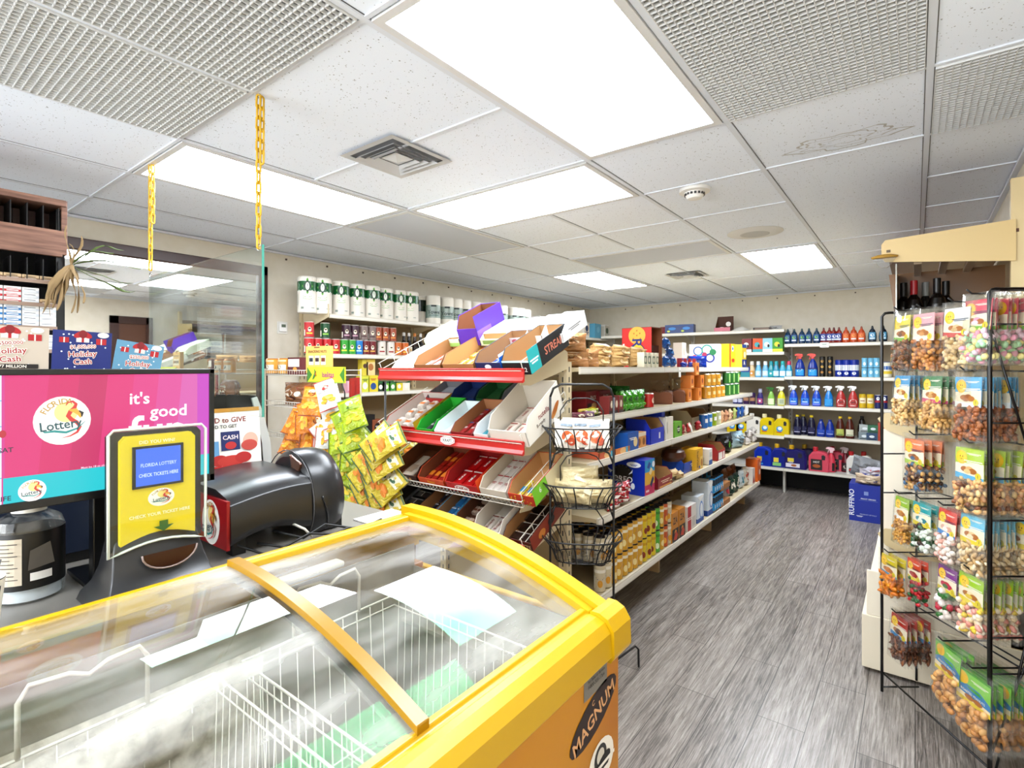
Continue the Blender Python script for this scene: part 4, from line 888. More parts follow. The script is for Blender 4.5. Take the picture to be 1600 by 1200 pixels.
def stripes(c1, c2, c3, word=None, wc='#ffffff', wv=.62, wh=.16):
    o = [('r', -.5, .5, .5, 1, c1), ('r', -.5, 0, .5, .22, c2), ('e', .08, .34, .02, .016, c3)]
    if word: o.append(('t', word, 0, wv, wh, wc, .86))
    return o
def pouch(name, cat, w, h, d, col, items, c2=None, rough=.28, seed=1):
    """pillow bag standing upright, puffed middle, crimped top and bottom"""
    def f():
        rs = random.Random(seed); m = MB(); nu, nv = 14, 18
        def th(u, v): e = (1-abs(2*u-1)**2.5)*min(1, (1-abs(2*v-1)**3)*1.2); return d/2*e*(.8+.55*noise.noise(Vector((u*5+seed, v*6, seed)))+.25*noise.noise(Vector((u*13+seed, v*15, seed))))
        def F(s_): return lambda u, v: ((u-.5)*w*(1-.05*sin(pi*v)), s_*(-th(u, v)-.0006), h*v+.004*sin(u*9+seed)*(v*(1-v)))
        m.grid(F(1), nu, nv, foil(col, rough)); m.grid(F(-1), nu, nv, foil(c2 or col, rough))
        def mp(u, v, l): q = F(1)(u+.5, v); return (q[0], q[1]-.0030-l, q[2])
        its = []
        for it in items:
            its.append(it)
        m.art(its, mp); return m.build(name)
    return Kind(f, cat)
def loaf_kind(c1, c2, w=.11, h=.10, d=.24):
    def f():
        m = MB(); n = 14; rg = []
        for i in range(9):
            t_ = i/8; s_ = .90+.10*sin(pi*t_); rg.append([(w/2*s_*x, -d/2+d*t_, h*s_*z) for x, z in [(-.92, 0), (.92, 0), (1, .2), (.96, .55), (1.0, .75), (.8, .95), (.4, 1), (0, 1.02), (-.4, 1), (-.8, .95), (-1, .75), (-.96, .55), (-1, .2)]])
        m.loft(rg, M(c1, .7)); o = m.build('bread_loaf')
        w_ = MB()
        for q in range(13): w_.tube([(w/2*1.01*cos(a), -d/2+.01+q*(d-.02)/12, h*(.5+.5*sin(a))) for a in [pi*k_/8 for k_ in range(9)]], .0016, M(c2, .7), 4)
        w_.build('slice_edges', o)
        e_ = MB(); e_.loft([[(x*1.07, y*1.04, z*1.05-.002) for x, y, z in r] for r in rg], film, True, False); e_.build('bag_film', o)
        b_ = MB(); b_.lathe([(.014, 0), (.006, .02), (.006, .03), (.016, .045), (.030, .06), (.035, .075)], film, 10); ob = b_.build('bag_tail', o); ob.location = (0, -d*.2, h*1.0)
        return o
    return Kind(f, 'bread')
def row(kind, run, us, t, z, desc, group, where, jz=.08, seed=0, side='left', tj=.0, yaw=0):
    """put one item per photo column u; each gets a label that names its place"""
    rs = random.Random(seed+len(us)); n = len(us)
    for i, u in enumerate(us):
        p = run.px(u, t+rs.uniform(-tj, tj), z); w_ = nth(i, n)
        lb = '%s, %s %s' % (desc, w_, where) if n > 1 else '%s %s' % (desc, where)
        kind.put(tuple(p), lb, group if n > 1 else None, run.rz()+yaw+rs.uniform(-jz, jz))
# ================================================================ LEFT WALL STOCK
LWF = .405
row(green_roll, LW, [480, 504, 532, 557, 581, 602, 623, 642], LWF-.10, 1.926, 'white paper towel roll with green band', 'green banded towel rolls', 'of eight on the left wall top shelf', .25, 3, tj=.02, yaw=-.55)
row(dark_roll, LW, [655], LWF-.24, 1.926, 'dark green banded roll between the green and the grey labelled towel rolls', None, 'up top')
row(towel_roll, LW, [677, 698, 712, 726, 742, 756, 770, 784, 801, 812, 821], LWF-.10, 1.926, 'paper towel roll with grey TOWEL label', 'grey labelled towel rolls', 'of eleven on the top wall shelf', .15, 5, tj=.02, yaw=-.7)
tp = lambda c, c2, w_='': carton('toilet_paper_pack', 'toilet paper', .24, .16, .22, '#e8e6e2', [('r', -.42, .12, .46, .95, c), ('e', .05, .55, .06, .05, c2), ('t', w_ or 'soft', .05, .5, .16, '#f4f4f4', .6)], [('r', -.5, .1, .5, .9, c)])
for u, c, c2, w_, wn, lb in ((842, '#1e4f9b', '#3f83c9', 'soft', .24, 'blue and white toilet paper pack right of the grey towel rolls'), (872, '#e9e7e2', '#1d4f9a', 'soft', .22, 'mostly white toilet paper pack with blue corner'), (889, '#1e4b94', '#eaf0f4', 'ultra', .20, 'toilet paper pack with dark blue front and white print'), (908, '#e5dccb', '#26426b', 'ply', .20, 'beige toilet paper pack with a dark round print'), (926, '#6fb4cf', '#8cc8dd', '', .22, 'plain light blue pack near the end of the top wall shelf'), (940, '#cfc9bb', '#3f5a3a', '', .16, 'last beige and green pack on the top wall shelf')):
    Kd = carton('toilet_paper_pack', 'toilet paper', wn, .17, .22, '#e8e6e2' if c != '#6fb4cf' else c, [('r', -.42, .12, .46, .95, c), ('e', .05, .6, .05, .045, c2)]+([('t', w_, .05, .3, .16, '#f4f4f4' if c[1] < '8' else '#22406b', .6)] if w_ else []), [('r', -.46, .1, .46, .9, c)])
    Kd.put(tuple(LW.px(u, LWF-.12, 1.926)), lb, 'toilet paper packs', pi/2+.08)
CC = {'red': ('#c22a30', '#e8c94e'), 'darkgreen': ('#1f5a34', '#9fcf5a'), 'green': ('#3fa53f', '#d7e84e'), 'blue': ('#1f86c9', '#bfe4f2'), 'purple': ('#4a2c3c', '#c9a0ae'), 'maroon': ('#7e1f2c', '#e0b35a'), 'mauve': ('#8d7a74', '#5c3c3c'), 'white': ('#e3dbd3', '#b03a3a'), 'orange': ('#d0742c', '#f0cf5a'), 'brown': ('#a5522c', '#e9a04a')}
KC = {k: crisp_can(*v) for k, v in CC.items()}
low = [(483, 'red'), (496, 'red'), (510, 'red'), (524, 'red'), (537, 'green'), (549, 'green'), (560, 'blue'), (571, 'maroon'), (581, 'maroon'), (596, 'white'), (610, 'white'), (621, 'orange'), (632, 'orange')]
up = [(483, 'red'), (508, 'darkgreen'), (541, 'purple'), (554, 'purple'), (568, 'mauve'), (581, 'mauve'), (590, 'brown'), (601, 'brown'), (613, 'brown')]
for i, (u, c) in enumerate(low): KC[c].put(tuple(LW.px(u, LWF-.055, 1.606)), 'small %s crisp can, %s in the lower row on the second wall shelf' % (c, nth(i, len(low))), 'crisp cans on the wall shelf', pi/2-.5)
for i, (u, c) in enumerate(up):
    z = 1.606+.126
    KC[c].put(tuple(LW.px(u, LWF-.06 if i != 1 else LWF-.06, z)), 'small %s crisp can, %s in the upper stacked row on the wall shelf' % (c if c != 'darkgreen' else 'dark green', nth(i, len(up))), 'crisp cans stacked on top', pi/2-.5)
sau = lambda col, cap, lab: bottle_kind('sauce_bottle', 'bottle', [(.026, 0), (.030, .006), (.030, .11), (.014, .15), (.012, .19), (.014, .191), (.014, .22), (.013, .222)], .19, col, cap, sy=1, lab=(.03, .09, [('r', -.5, 0, .5, 1, lab), ('e', 0, .5, .012, .012, '#d9b24a')]))
for i, (u, a) in enumerate(((631, ('#2a1c18', '#e8e4dc', '#e3dccd')), (639, ('#20181a', '#e4e0d8', '#e9e3d4')), (648, ('#3a2416', '#c9822c', '#20201c')), (657, ('#1c1a18', '#dcd9d2', '#c7a23c')), (666, ('#5a2a1c', '#24201c', '#b0432c')), (672, ('#231a18', '#e0dcd4', '#2c2c2c')))): sau(*a).put(tuple(LW.px(u, LWF-.13, 1.606)), 'dark sauce bottle, %s of six right of the crisp cans' % nth(i, 6), 'sauce bottles', pi/2)
# third shelf
def lone(k, run, u, t, z, label, group=None, dr=0): return k.put(tuple(run.px(u, t, z)), label, group, run.rz()+dr)
T3, Z3 = LWF-.06, 1.286
lone(carton('soap_box', 'box', .14, .06, .10, '#e9b9c6', [('t', 'bath', 0, .6, .3, '#8d2c6a', .7), ('r', -.5, 0, .5, .2, '#d98aa5')]), LW, 551, T3, Z3, 'pink box at the left of the third wall shelf')
lone(carton('juice_box', 'box', .09, .06, .14, '#d7d84e', [('e', 0, .4, .026, .03, '#e9e6da'), ('t', 'mix', 0, .75, .14, '#2c6a34', .6)]), LW, 567, T3, Z3, 'yellow-green carton right of the pink box on the wall shelf')
lone(carton('juice_box', 'box', .10, .06, .145, '#e2cf3a', [('e', .0, .35, .03, .03, '#2c5a9a'), ('t', 'mix', 0, .75, .12, '#c23a2c', .6)]), LW, 580, T3, Z3, 'yellow carton with blue circle on the third wall shelf')
lone(carton('cereal_bar_box', 'box', .09, .06, .14, '#e6cf9a', [('e', 0, .5, .028, .03, '#b5783c'), ('r', -.5, .8, .5, 1, '#ddc24e')]), LW, 576, T3, Z3+.146, 'cream carton stacked on top of the yellow cartons')
lone(carton('juice_box', 'box', .06, .06, .14, '#d9c84a', [('e', 0, .6, .02, .02, '#5a3a2c')]), LW, 567, T3, Z3+.142, 'narrow yellow carton standing on the yellow-green one')
for i, (u, c) in enumerate(((592, '#29452c'), (601, '#7bbf3c'), (611, '#4f9a3a'), (621, '#e3d23c'), (632, '#e9dfd0'))): lone(carton('snack_packet', 'packet', .085, .05, .09, c, [('e', 0, .45, .02, .02, '#f0eddf'), ('r', -.5, .8, .5, 1, '#2c6a3a')]), LW, u, T3, Z3, 'small %s packet, %s of five right of the yellow cartons' % (['dark green', 'light green', 'green', 'yellow', 'cream'][i], nth(i, 5)), 'small packets')
# fourth shelf
lone(carton('coffee_pack', 'packet', .12, .07, .19, '#161214', [('r', -.5, 0, .5, .16, '#5c2c24')]), LW, 573, T3, .901, 'black coffee pack on the fourth wall shelf behind the chips')
lone(carton('coffee_box', 'box', .10, .08, .145, '#9a5a3a', [('e', 0, .55, .03, .035, '#1d1512'), ('t', 'cafe', 0, .56, .12, '#efe6d8', .4), ('r', -.3, .08, .3, .28, '#c24a2c')]), LW, 585, T3-.0, .901, 'brown coffee box with black round print behind the chips')
lone(can_kind('coffee_can', 'can', .05, .11, '#b5242a', [('e', 0, .5, .02, .02, '#e9c54a')], '#8d2024'), LW, 601, T3, .901, 'red coffee can right of the brown coffee box')
lone(can_kind('coffee_can', 'can', .05, .13, '#c33a2c', [('r', -.3, .3, .3, .6, '#efe6d8')], '#e9e4da'), LW, 617, T3, .901, 'red and white coffee can, far right on the fourth wall shelf')
lone(carton('canned_pack', 'box', .12, .07, .08, '#7a8b9a', []), LW, 562, T3-.05, .901, 'low grey box at the left end of the fourth wall shelf')
for i, (u, c) in enumerate(((566, '#2c4f8d'), (577, '#9a2f2c'), (590, '#d8d3c8'), (603, '#3a5a3c'))): lone(carton('tea_box', 'box', .10, .07, .12, c, [('r', -.4, .4, .4, .7, '#e8e2d4')]), LW, u, T3, .551, 'small %s box, %s in the row on the fifth wall shelf' % (['blue', 'red', 'grey', 'green'][i], nth(i, 4)), 'boxes on the fifth wall shelf')
for i, (u, c) in enumerate(((918, '#4f9a3a'), (924, '#e8efe4'), (931, '#5aa53c'), (955, '#4fa53c'), (962, '#e8ece4'))): lone(carton('tissue_pack', 'packet', .13, .06, .17, c, [('r', -.3, .3, .3, .6, '#f0f0ea'), ('r', -.5, 0, .5, .14, '#2c6a3a')]), LW, min(u, 940)-6+i*1.5, LWF-.06, 1.606, '%s packet, %s of five near the back corner on the wall shelf' % ('green' if i not in (1, 4) else 'white', nth(i, 5)), 'green packets in the corner')

# ================================================================ BREAD RACK (white wire) AND SNACK RACKS
wr = thing('bread_rack', 'white wire rack with bread and snack trays left of the chip bags', 'rack', (-3.42, 2.10, 0)); wm_ = M('#ddd8cc', .35)
def wmb(): m = MB(); m.X = Matrix.Translation((3.42, -2.10, 0)); return m
x0, x1, y0, y1 = -3.74, -3.08, 1.93, 2.27
for x in (x0, x1):
    for y in (y0, y1): m = wmb(); m.tube([(x, y, 0), (x, y, 1.49)], .006, M('#b3a68f', .4)); m.build('post', wr)
for z in (1.445, 1.225, 1.005, .74, .46):
    m = wmb()
    for dz in (0, .035): m.tube([(x0, y0, z+dz), (x1, y0, z+dz), (x1, y1, z+dz), (x0, y1, z+dz)], .003, wm_, 6, True)
    for i in range(23): x = x0+(x1-x0)*i/22; m.tube([(x, y0, z+.035), (x, y0, z), (x, y1, z)], .0018, wm_, 4)
    m.tube([(x0, (y0+y1)/2, z), (x1, (y0+y1)/2, z)], .003, wm_); m.build('wire_shelf', wr)
def px_y(u, v, Y): return at(u, v, Y=Y)
jar = can_kind('nut_jar', 'jar', .045, .115, '#d9a24a', [('r', -.44, .2, .44, .62, '#efe6d2'), ('e', 0, .45, .02, .016, '#2c2420'), ('r', -.44, .84, .44, .95, '#e9d8ae')], '#cf8a2c')
for i, (u, y) in enumerate(((426, 2.0), (445, 2.0))): jar.put((at(u, 570, Y=y).x, y, 1.45), 'glass jar of nuts with yellow lid, %s of two on the bread rack' % nth(i, 2), 'nut jars', 0)
bx_ = carton('snack_box', 'box', .12, .10, .12, '#6d2a2c', [('r', -.45, .45, .45, .9, '#e8dfd4'), ('e', .1, .3, .02, .016, '#d9a24a')]); bx_.put((at(468, 560, Y=2.03).x, 2.03, 1.45), 'dark red snack box beside the nut jars on the bread rack', None, .2)
nb = carton('snack_display_box', 'box', .22, .03, .17, '#e3b96a', [('r', -.14, .93, .1, .97, '#7c4a2c'), ('t', 'SNACKING NUTS', 0, .80, .09, '#5a3018', .86), ('r', -.36, .30, -.16, .64, '#f0e6d2'), ('r', -.10, .30, .10, .64, '#f0e6d2'), ('r', .16, .30, .36, .64, '#f0e6d2'), ('r', -.34, .42, -.18, .56, '#26303c'), ('r', -.08, .42, .08, .56, '#3c1c20'), ('r', .18, .42, .34, .56, '#7c3a1c')])
p = at(499, 560, Y=1.90); nb.put((p.x, 1.90, 1.465), 'cream nut display box above the lime green sign', None, .12)
brd = pouch('bread_bag', 'bread', .30, .16, .13, '#a5754f', [('e', -.1, .55, .05, .03, '#e9dccb'), ('e', .2, .5, .03, .02, '#f0e8da'), ('e', 0, .3, .04, .015, '#5a2c1c'), ('e', .25, .75, .03, .012, '#c23a2c')], '#8d6040', .25, 3)
brd2 = pouch('roll_bag', 'bread', .26, .12, .11, '#d9c9b0', [('e', -.1, .55, .05, .02, '#f2ece0'), ('e', .15, .45, .03, .015, '#c24a3a'), ('e', .0, .3, .05, .01, '#b58a5c')], '#cdb899', .25, 8)
for k_, u, v, z, lb in ((brd, 447, 610, 1.23, 'bag of brown bread on the middle white wire shelf, left'), (brd, 478, 612, 1.23, 'bag of brown bread on the middle wire shelf beside the orange chips'), (brd2, 438, 655, 1.01, 'bag of pale rolls on the lower white wire shelf'), (brd, 470, 650, 1.01, 'brown bread bag on the lower wire shelf by the orange chips'), (brd2, 440, 700, .745, 'pale roll bag on the bottom visible wire shelf'), (brd, 468, 702, .745, 'brown bread bag on the bottom visible wire shelf')):
    p = at(u, v, Y=2.08); k_.put((min(max(p.x, -3.56), -3.25), 2.08 if 'pale' in lb or 'left' in lb else 2.15, z), lb, 'bread bags', .1)
# red-framed chip display with the lime sign
cr_ = thing('chip_rack', 'red framed chip display rack with a lime green sign on top', 'rack', (-2.95, 2.02, 0)); redp = M('#a8322a', .4)
def cmb(): m = MB(); m.X = Matrix.Translation((2.95, -2.02, 0)); return m
p = at(541, 600, Y=2.0)
m = cmb(); m.box(p.x-.012, 2.03, 0, p.x+.012, 2.055, 1.43, redp); m.build('post', cr_)
m = cmb(); m.box(-3.06, 2.20, 0, -3.03, 2.225, 1.43, redp); m.build('post', cr_)
m = cmb(); m.box(-3.06, 2.0, 0, p.x, 2.22, .06, redp); m.build('base', cr_)
q0, q1 = at(481, 597, Y=1.86), at(539, 572, Y=1.86); w_ = q1.x-q0.x
m = cmb(); m.box(q0.x, 1.857, q0.z, q1.x, 1.866, q1.z-.005, M('#d8dc3a', .4))
m.art([('r', -.5, 0, .5, .06, '#9fb82c'), ('p', [(-.5, 0), (-.36, .5), (-.5, 1)], '#4f8a34'), ('p', [(.5, 0), (.38, .5), (.5, 1)], '#4f8a34'), ('t', 'Iselitas', .08, .52, .34, '#b8268a', .6)]+swoosh(-.30, .5, .1, .4, [(0, .9), (.3, .5), (.2, 0), (-.1, -.4), (-.4, -.8)], .22, '#2c7a4a')+swoosh(-.24, .45, .08, .3, [(0, .9), (-.3, .3), (.2, -.2)], .2, '#c2702c'), lambda u, v, l: ((q0.x+q1.x)/2+u*w_, 1.8565-l, q0.z+v*(q1.z-q0.z-.005))); m.build('sign', cr_)
for x in (q0.x+.09, q1.x-.06):
    m = cmb(); m.tube([(x, 1.872, q0.z+.02), (x, 1.90, q0.z-.06), (x, 1.90, .35)], .004, M('#20201e', .4)); m.build('clip_strip', cr_)
def chip(col, c2, spot, seed, band): return pouch('chip_bag', 'snack bag', .14, .20, .045, col, [('r', -.40, .60, .40, .88, band), ('e', 0, .80, .022, .014, '#f2ead2'), ('e', 0, .70, .026, .012, c2), ('e', .0, .38, .036, .016, spot), ('e', .18, .28, .022, .012, spot), ('e', -.2, .27, .020, .011, spot), ('r', -.5, .97, .5, 1, c2), ('r', -.5, .0, .5, .03, c2)], None, .25, seed)
CH = {'orange': chip('#dd8d22', '#9a4a1c', '#f0b848', 1, '#e0a040'), 'white': chip('#dcdad2', '#b5443a', '#e0ad2c', 2, '#c9c9c2'), 'green': chip('#a9b91c', '#4a6a1c', '#e2c62a', 3, '#8fa52a'), 'yellow': chip('#d3bf4a', '#3f6a4a', '#d98a2a', 4, '#e6e3c9')}
def chipput(c, u, v, Y, roll, yaw, lab, grp, pitch=-.38):
    p = at(u, v, Y=Y); Mx = Matrix.Translation(p) @ Matrix.Rotation(yaw, 4, 'Z') @ Matrix.Rotation(pitch, 4, 'X') @ Matrix.Rotation(roll, 4, 'Y') @ Matrix.Translation((0, 0, -.095))
    CH[c].put(Mx, lab, grp)
sets = {'orange': [(463, 705, 1.93, .35), (456, 690, 1.93, .2), (490, 716, 1.90, 1.5), (489, 702, 1.91, 1.55), (490, 690, 1.94, 1.5), (468, 668, 1.96, .1), (482, 650, 1.95, -.3), (462, 660, 1.98, .3), (484, 660, 1.93, 1.4), (487, 628, 1.90, .04)],
        'white': [(528, 735, 1.92, 1.45), (522, 722, 1.90, 1.5), (517, 712, 1.90, 1.6), (512, 698, 1.91, 1.4), (516, 684, 1.90, 1.5), (510, 668, 1.93, .8), (522, 662, 1.89, -.3), (519, 645, 1.90, -.35), (513, 618, 1.87, -.38)],
        'green': [(548, 790, 1.90, .5), (543, 776, 1.92, 1.3), (556, 766, 1.90, .6), (545, 752, 1.90, .9), (560, 742, 1.92, .5), (546, 730, 1.90, 1.3), (556, 718, 1.91, 1.5), (541, 706, 1.92, 1.3), (558, 696, 1.90, .8), (538, 690, 1.91, 1.4), (552, 680, 1.90, -.3), (541, 664, 1.92, -.5), (551, 648, 1.88, -.4)]}
for c, L_ in sets.items():
    for i, (u, v, Y, r_) in enumerate(L_): chipput(c, u, v, Y-.006*i, r_, .55, '%s chip bag, %s counted upward in its hanging %s column' % (c, ORD[i], c), '%s chip bags' % c)
yl = [(566, 812), (582, 815), (598, 812), (572, 797), (590, 795), (604, 792), (566, 778), (582, 775), (598, 770), (606, 760), (574, 758), (592, 748), (570, 738), (586, 726), (600, 724), (578, 712), (594, 704), (604, 690), (590, 690)]
yr = thing('clip_stand', 'black wire stand holding slanted yellow chip bags beside the red shelves', 'stand', (-2.43, 1.90, 0))
m = MB(); m.tube([(0, .06, 0), (0, .06, 1.42)], .006, M('#20201e', .4)); m.build('post', yr); m = MB(); m.tube([(-.12, -.10, .006), (0, .06, .006), (.12, -.1, .006)], .006, M('#20201e', .4)); m.build('foot', yr)
for i, (u, v) in enumerate(yl): chipput('yellow', u, v, 1.91-.005*i, .85+.12*((i*7) % 3-1), .35, 'yellow chip bag, %s counted upward in the slanted pile by the red shelves' % ORD[i], 'yellow chip bags')
q_ = at(628, 700, Y=2.36); y2 = thing('clip_stand', 'thin black stand behind the red shelves holding four more yellow bags', 'stand', (q_.x, q_.y, 0)); MB().tube([(0, 0, 0), (0, 0, 1.2)], .006, M('#20201e', .4)).build('post', y2); MB().lathe([(.10, 0), (.10, .008), (.01, .012)], M('#20201e', .4), 20).build('foot', y2)
for i, (u, v) in enumerate(((617, 700), (628, 690), (640, 700), (618, 722))): chipput('yellow', u, v, 2.32, -.5, .1, 'yellow chip bag behind the red shelves, %s of four' % nth(i, 4), 'yellow chip bags behind')
# ================================================================ AISLE SHELVING STOCK
def G(k, off=.09): return GL[k][1]-GB-off, GL[k][0]+.001
def gp(kind, k, u, label, group=None, off=.07, dr=0, dz=0):
    t_, z_ = G(k, off); p = GO.px(u, t_, z_+dz); return kind.put(tuple(p), label, group, pi/2+dr)
def cross(kind, k, u, label, group=None, off=.10, rz=0, dz=0):
    """item whose front faces the camera end of the aisle"""
    t_, z_ = G(k, off); p = GO.px(u, t_, z_+dz); return kind.put(tuple(p), label, group, rz)
# --- top shelf
bag_b = pouch('bread_bag', 'bread', .24, .11, .16, '#b98d62', [('e', 0, .5, .08, .03, '#e5cda6'), ('e', -.1, .3, .03, .012, '#7c4a2c'), ('e', .1, .75, .05, .01, '#e9d9bd')], '#a87c54', .2, 11)
for i, (u, dz) in enumerate(((888, 0), (884, .09), (905, .0))): cross(bag_b, 1, u, 'sliced brown bread bag, %s of three, near end of the top aisle shelf' % ['lower left', 'upper', 'lower right'][i], 'sliced bread bags', .16, .5, dz)
bun = pouch('bun_bag', 'bread', .25, .085, .13, '#dcb983', [('e', -.1, .5, .05, .02, '#ecd3a4'), ('e', .15, .5, .04, .02, '#ecd3a4'), ('e', .38, .5, .012, .02, '#8d2a34'), ('e', .43, .5, .010, .016, '#2c4a9a')], '#c9a26a', .25, 12)
for i, (u, dz) in enumerate(((935, 0), (938, .065), (965, 0), (968, .065), (992, 0), (994, .06))): gp(bun, 1, u, 'bag of hot dog buns, %s stack and %s, top aisle shelf' % (['first', 'middle', 'last'][i//2], ['lower', 'upper'][i % 2]), 'bun bags', .12, .12, dz)
sg = carton('seasoning_box', 'box', .055, .05, .105, '#d8d3bd', [('r', -.5, .25, .5, .75, '#3f5c3a'), ('e', 0, .5, .014, .02, '#e9e4cc')])
for i, u in enumerate((1003, 1009, 1016, 1022)): gp(sg, 1, u, 'small green and cream carton, %s of four before the red cracker box' % nth(i, 4), 'small cartons on the top aisle shelf', .05, .1)
def ritz():
    m = MB(); w, d, h = .25, .16, .30; r_ = M('#cf2f26', .4); br_ = M('#8d5a36', .7)
    m.box(-w/2, -d/2, 0, w/2, -d/2+.004, h, r_); m.box(-w/2, -d/2, 0, -w/2+.004, d/2, h, r_); m.box(-w/2, d/2-.004, 0, w/2, d/2, h, br_); m.box(-w/2, -d/2, 0, w/2, d/2, .004, br_); m.box(-w/2, -d/2, h-.004, w/2, d/2, h, br_)
    m.box(w/2-.03, -d/2+.004, .0, w/2-.026, d/2-.004, h*.55, M('#5c2f1c', .7))
    it = [('e', .02, .80, .072, .066, '#e9b04a')]+[('e', .02+dx, .80+dy, .006, .006, '#b5742a') for dx, dy in ((-.1, .05), (.1, .05), (0, 0), (-.12, -.08), (.12, -.08), (0, .12), (0, -.12))]
    it += [('e', .03, .32, .075, .085, '#12306c'), ('e', .03, .32, .068, .078, '#e9c52c'), ('t', 'RITZ', .03, .32, .26, '#16377a', 9, -pi/2), ('r', -.46, .45, -.40, .60, '#f4ece4'), ('t', 'FAMILY', -.36, .12, .03, '#f4ece4', .2)]
    m.art(it, lambda u, v, l: (u*w, -d/2-.0004-l, v*h)); return m.build('cracker_box')
cross(Kind(ritz, 'box'), 1, 1003, 'tall red cracker box with open brown side on the top aisle shelf', None, .20, -.12)
bp = pouch('snack_pouch', 'packet', .13, .09, .06, '#1f5fa5', [('e', 0, .5, .03, .02, '#3f8fd0'), ('r', -.4, .3, .2, .4, '#16407c')], None, .25, 13)
for i, (u, dz) in enumerate(((1040, 0), (1046, .07), (1040, .14), (1050, .0))): gp(bp, 1, u, 'shiny blue pouch, %s of the heap right of the red cracker box' % ['bottom front', 'middle', 'top', 'rear bottom'][i], 'shiny blue pouches', .06+.02*(i % 2), .2, dz)
gp(carton('cleaner_box', 'box', .10, .08, .22, '#e3dcd4', [('r', -.5, 0, .5, .4, '#d7a1a9'), ('e', 0, .65, .03, .04, '#c9b5a5')]), 1, 1062, 'white and pink box behind the small red packs on the top aisle shelf', None, .22)
gp(bottle_kind('vinegar_bottle', 'bottle', [(.035, 0), (.036, .12), (.015, .17), (.015, .19), (.017, .192), (.017, .215)], .19, '#e5dfce', '#d8cfc0'), 1, 1069, 'cream bottle with tapered neck behind the small red packs', None, .20)
rp_ = carton('spice_pack', 'packet', .055, .04, .075, '#b52a2c', [('e', 0, .5, .014, .016, '#efe2cf'), ('r', -.5, .8, .5, 1, '#2c4a8d')])
for i, u in enumerate((1063, 1070, 1077, 1084)): gp(rp_, 1, u, 'small red pack with cream spot, %s of four beside the blue packets' % nth(i, 4), 'small red packs', .06, .1)
for i, u in enumerate((1068, 1080)): gp(pouch('candy_packet', 'packet', .09, .045, .05, '#2340a8', [('e', 0, .5, .014, .012, '#5f86dc')], None, .25, 17+i), 1, u, 'small dark blue packet lying at the shelf edge, %s of two' % nth(i, 2), 'dark blue packets', .03)
rings = [('r', -.5, 0, .5, 1, '#e6e8ea')]+[('e', cu, cv, r_, r_, c) for cu, cv, r_, c in ((-.2, .7, .045, '#3f6fb0'), (-.2, .7, .034, '#dfe5ea'), (.1, .75, .05, '#43a59a'), (.1, .75, .038, '#e6e8ea'), (.2, .4, .045, '#3a4fae'), (.2, .4, .03, '#e6e8ea'), (-.1, .35, .05, '#5aa5c9'), (-.1, .35, .036, '#e6e8ea'), (.3, .65, .03, '#2c8a5c'), (-.32, .45, .02, '#c94a4a'), (.02, .55, .022, '#b53c6a'))]
cross(carton('wipes_box', 'box', .27, .16, .225, '#e6e8ea', rings, [('r', -.5, 0, .5, 1, '#d9dde2')]), 1, 1102, 'large white box with blue and green rings on the top aisle shelf', None, .17, .15)
cross(pouch('candy_bag', 'packet', .15, .10, .06, '#1f4fc0', [('e', 0, .5, .03, .015, '#4f86e0')], None, .2, 21), 1, 1090, 'glossy blue twisted bag lying before the white ringed box', None, .05, .3)
gp(carton('baking_soda_box', 'box', .16, .12, .24, '#e8bf1c', [('r', -.5, 0, -.25, 1, '#d8641c'), ('e', .05, .8, .03, .03, '#e9e6da'), ('e', .05, .8, .018, .018, '#2c5aa5'), ('e', .1, .3, .035, .02, '#c2301c')]), 1, 1135, 'yellow and orange baking soda box near the far end of the top shelf', None, .09, -.1)
gp(carton('baking_soda_box', 'box', .13, .12, .25, '#e2c43a', [('r', -.5, 0, .5, .35, '#1c3f8d'), ('e', .1, .55, .03, .035, '#efe6cf'), ('t', 'A', .0, .2, .2, '#efe6cf'), ('r', -.5, .86, .5, 1, '#2c4f9a')]), 1, 1154, 'yellow and blue box, last on the top aisle shelf', None, .09, -.1)
# --- second shelf
pk = carton('snack_multipack', 'box', .20, .12, .13, '#8d1f2a', [('t', 'PACK', .05, .70, .18, '#e9e2da', .7), ('e', .1, .3, .04, .02, '#c9a26a'), ('r', -.4, .2, -.1, .45, '#3a1418')])
for i, u in enumerate((912, 932)): gp(pk, 2, u, 'dark red multipack box, %s of two at the near end of the second aisle shelf' % nth(i, 2), 'dark red multipacks', .22, .1)
low_ = ['#7c3c4a', '#c9b25a', '#5c4a3c', '#a8b04a', '#3a3438', '#d9b52c', '#8d6a8a']
for i, u in enumerate((905, 911, 917, 924, 930, 925, 918)): gp(pouch('soup_packet', 'packet', .10, .035, .05, low_[i], [('e', 0, .5, .02, .01, '#e9dfc9')], None, .3, 30+i), 2, u, '%s flat packet, %s along the front edge of the second aisle shelf' % (['plum', 'straw', 'brown', 'olive', 'black', 'yellow', 'mauve'][i], ORD[i]), 'flat packets at the near end', .03+.025*(i % 3), .4*((i % 3)-1), .012*(i % 2))
rb = carton('tea_box', 'box', .075, .06, .105, '#7c2420', [('e', 0, .55, .018, .022, '#e9dfc9'), ('r', -.5, 0, .5, .2, '#3a1612')])
for i, u in enumerate((948, 956, 963)): gp(rb, 2, u, 'small dark red tea box, %s of three left of the green pouches' % nth(i, 3), 'small red tea boxes', .04, .1)
gpch = pouch('green_pouch', 'packet', .14, .13, .05, '#4fa52c', [('e', 0, .6, .03, .02, '#2c6a1c'), ('t', 'sour', 0, .6, .1, '#f2f4e4', .5), ('e', .1, .25, .02, .012, '#8dd04a')], None, .25, 41)
for i, u in enumerate((972, 981, 990, 1000)): gp(gpch, 2, u, 'bright green pouch, %s of four on the second aisle shelf' % nth(i, 4), 'bright green pouches', .05, .3-.1*i)
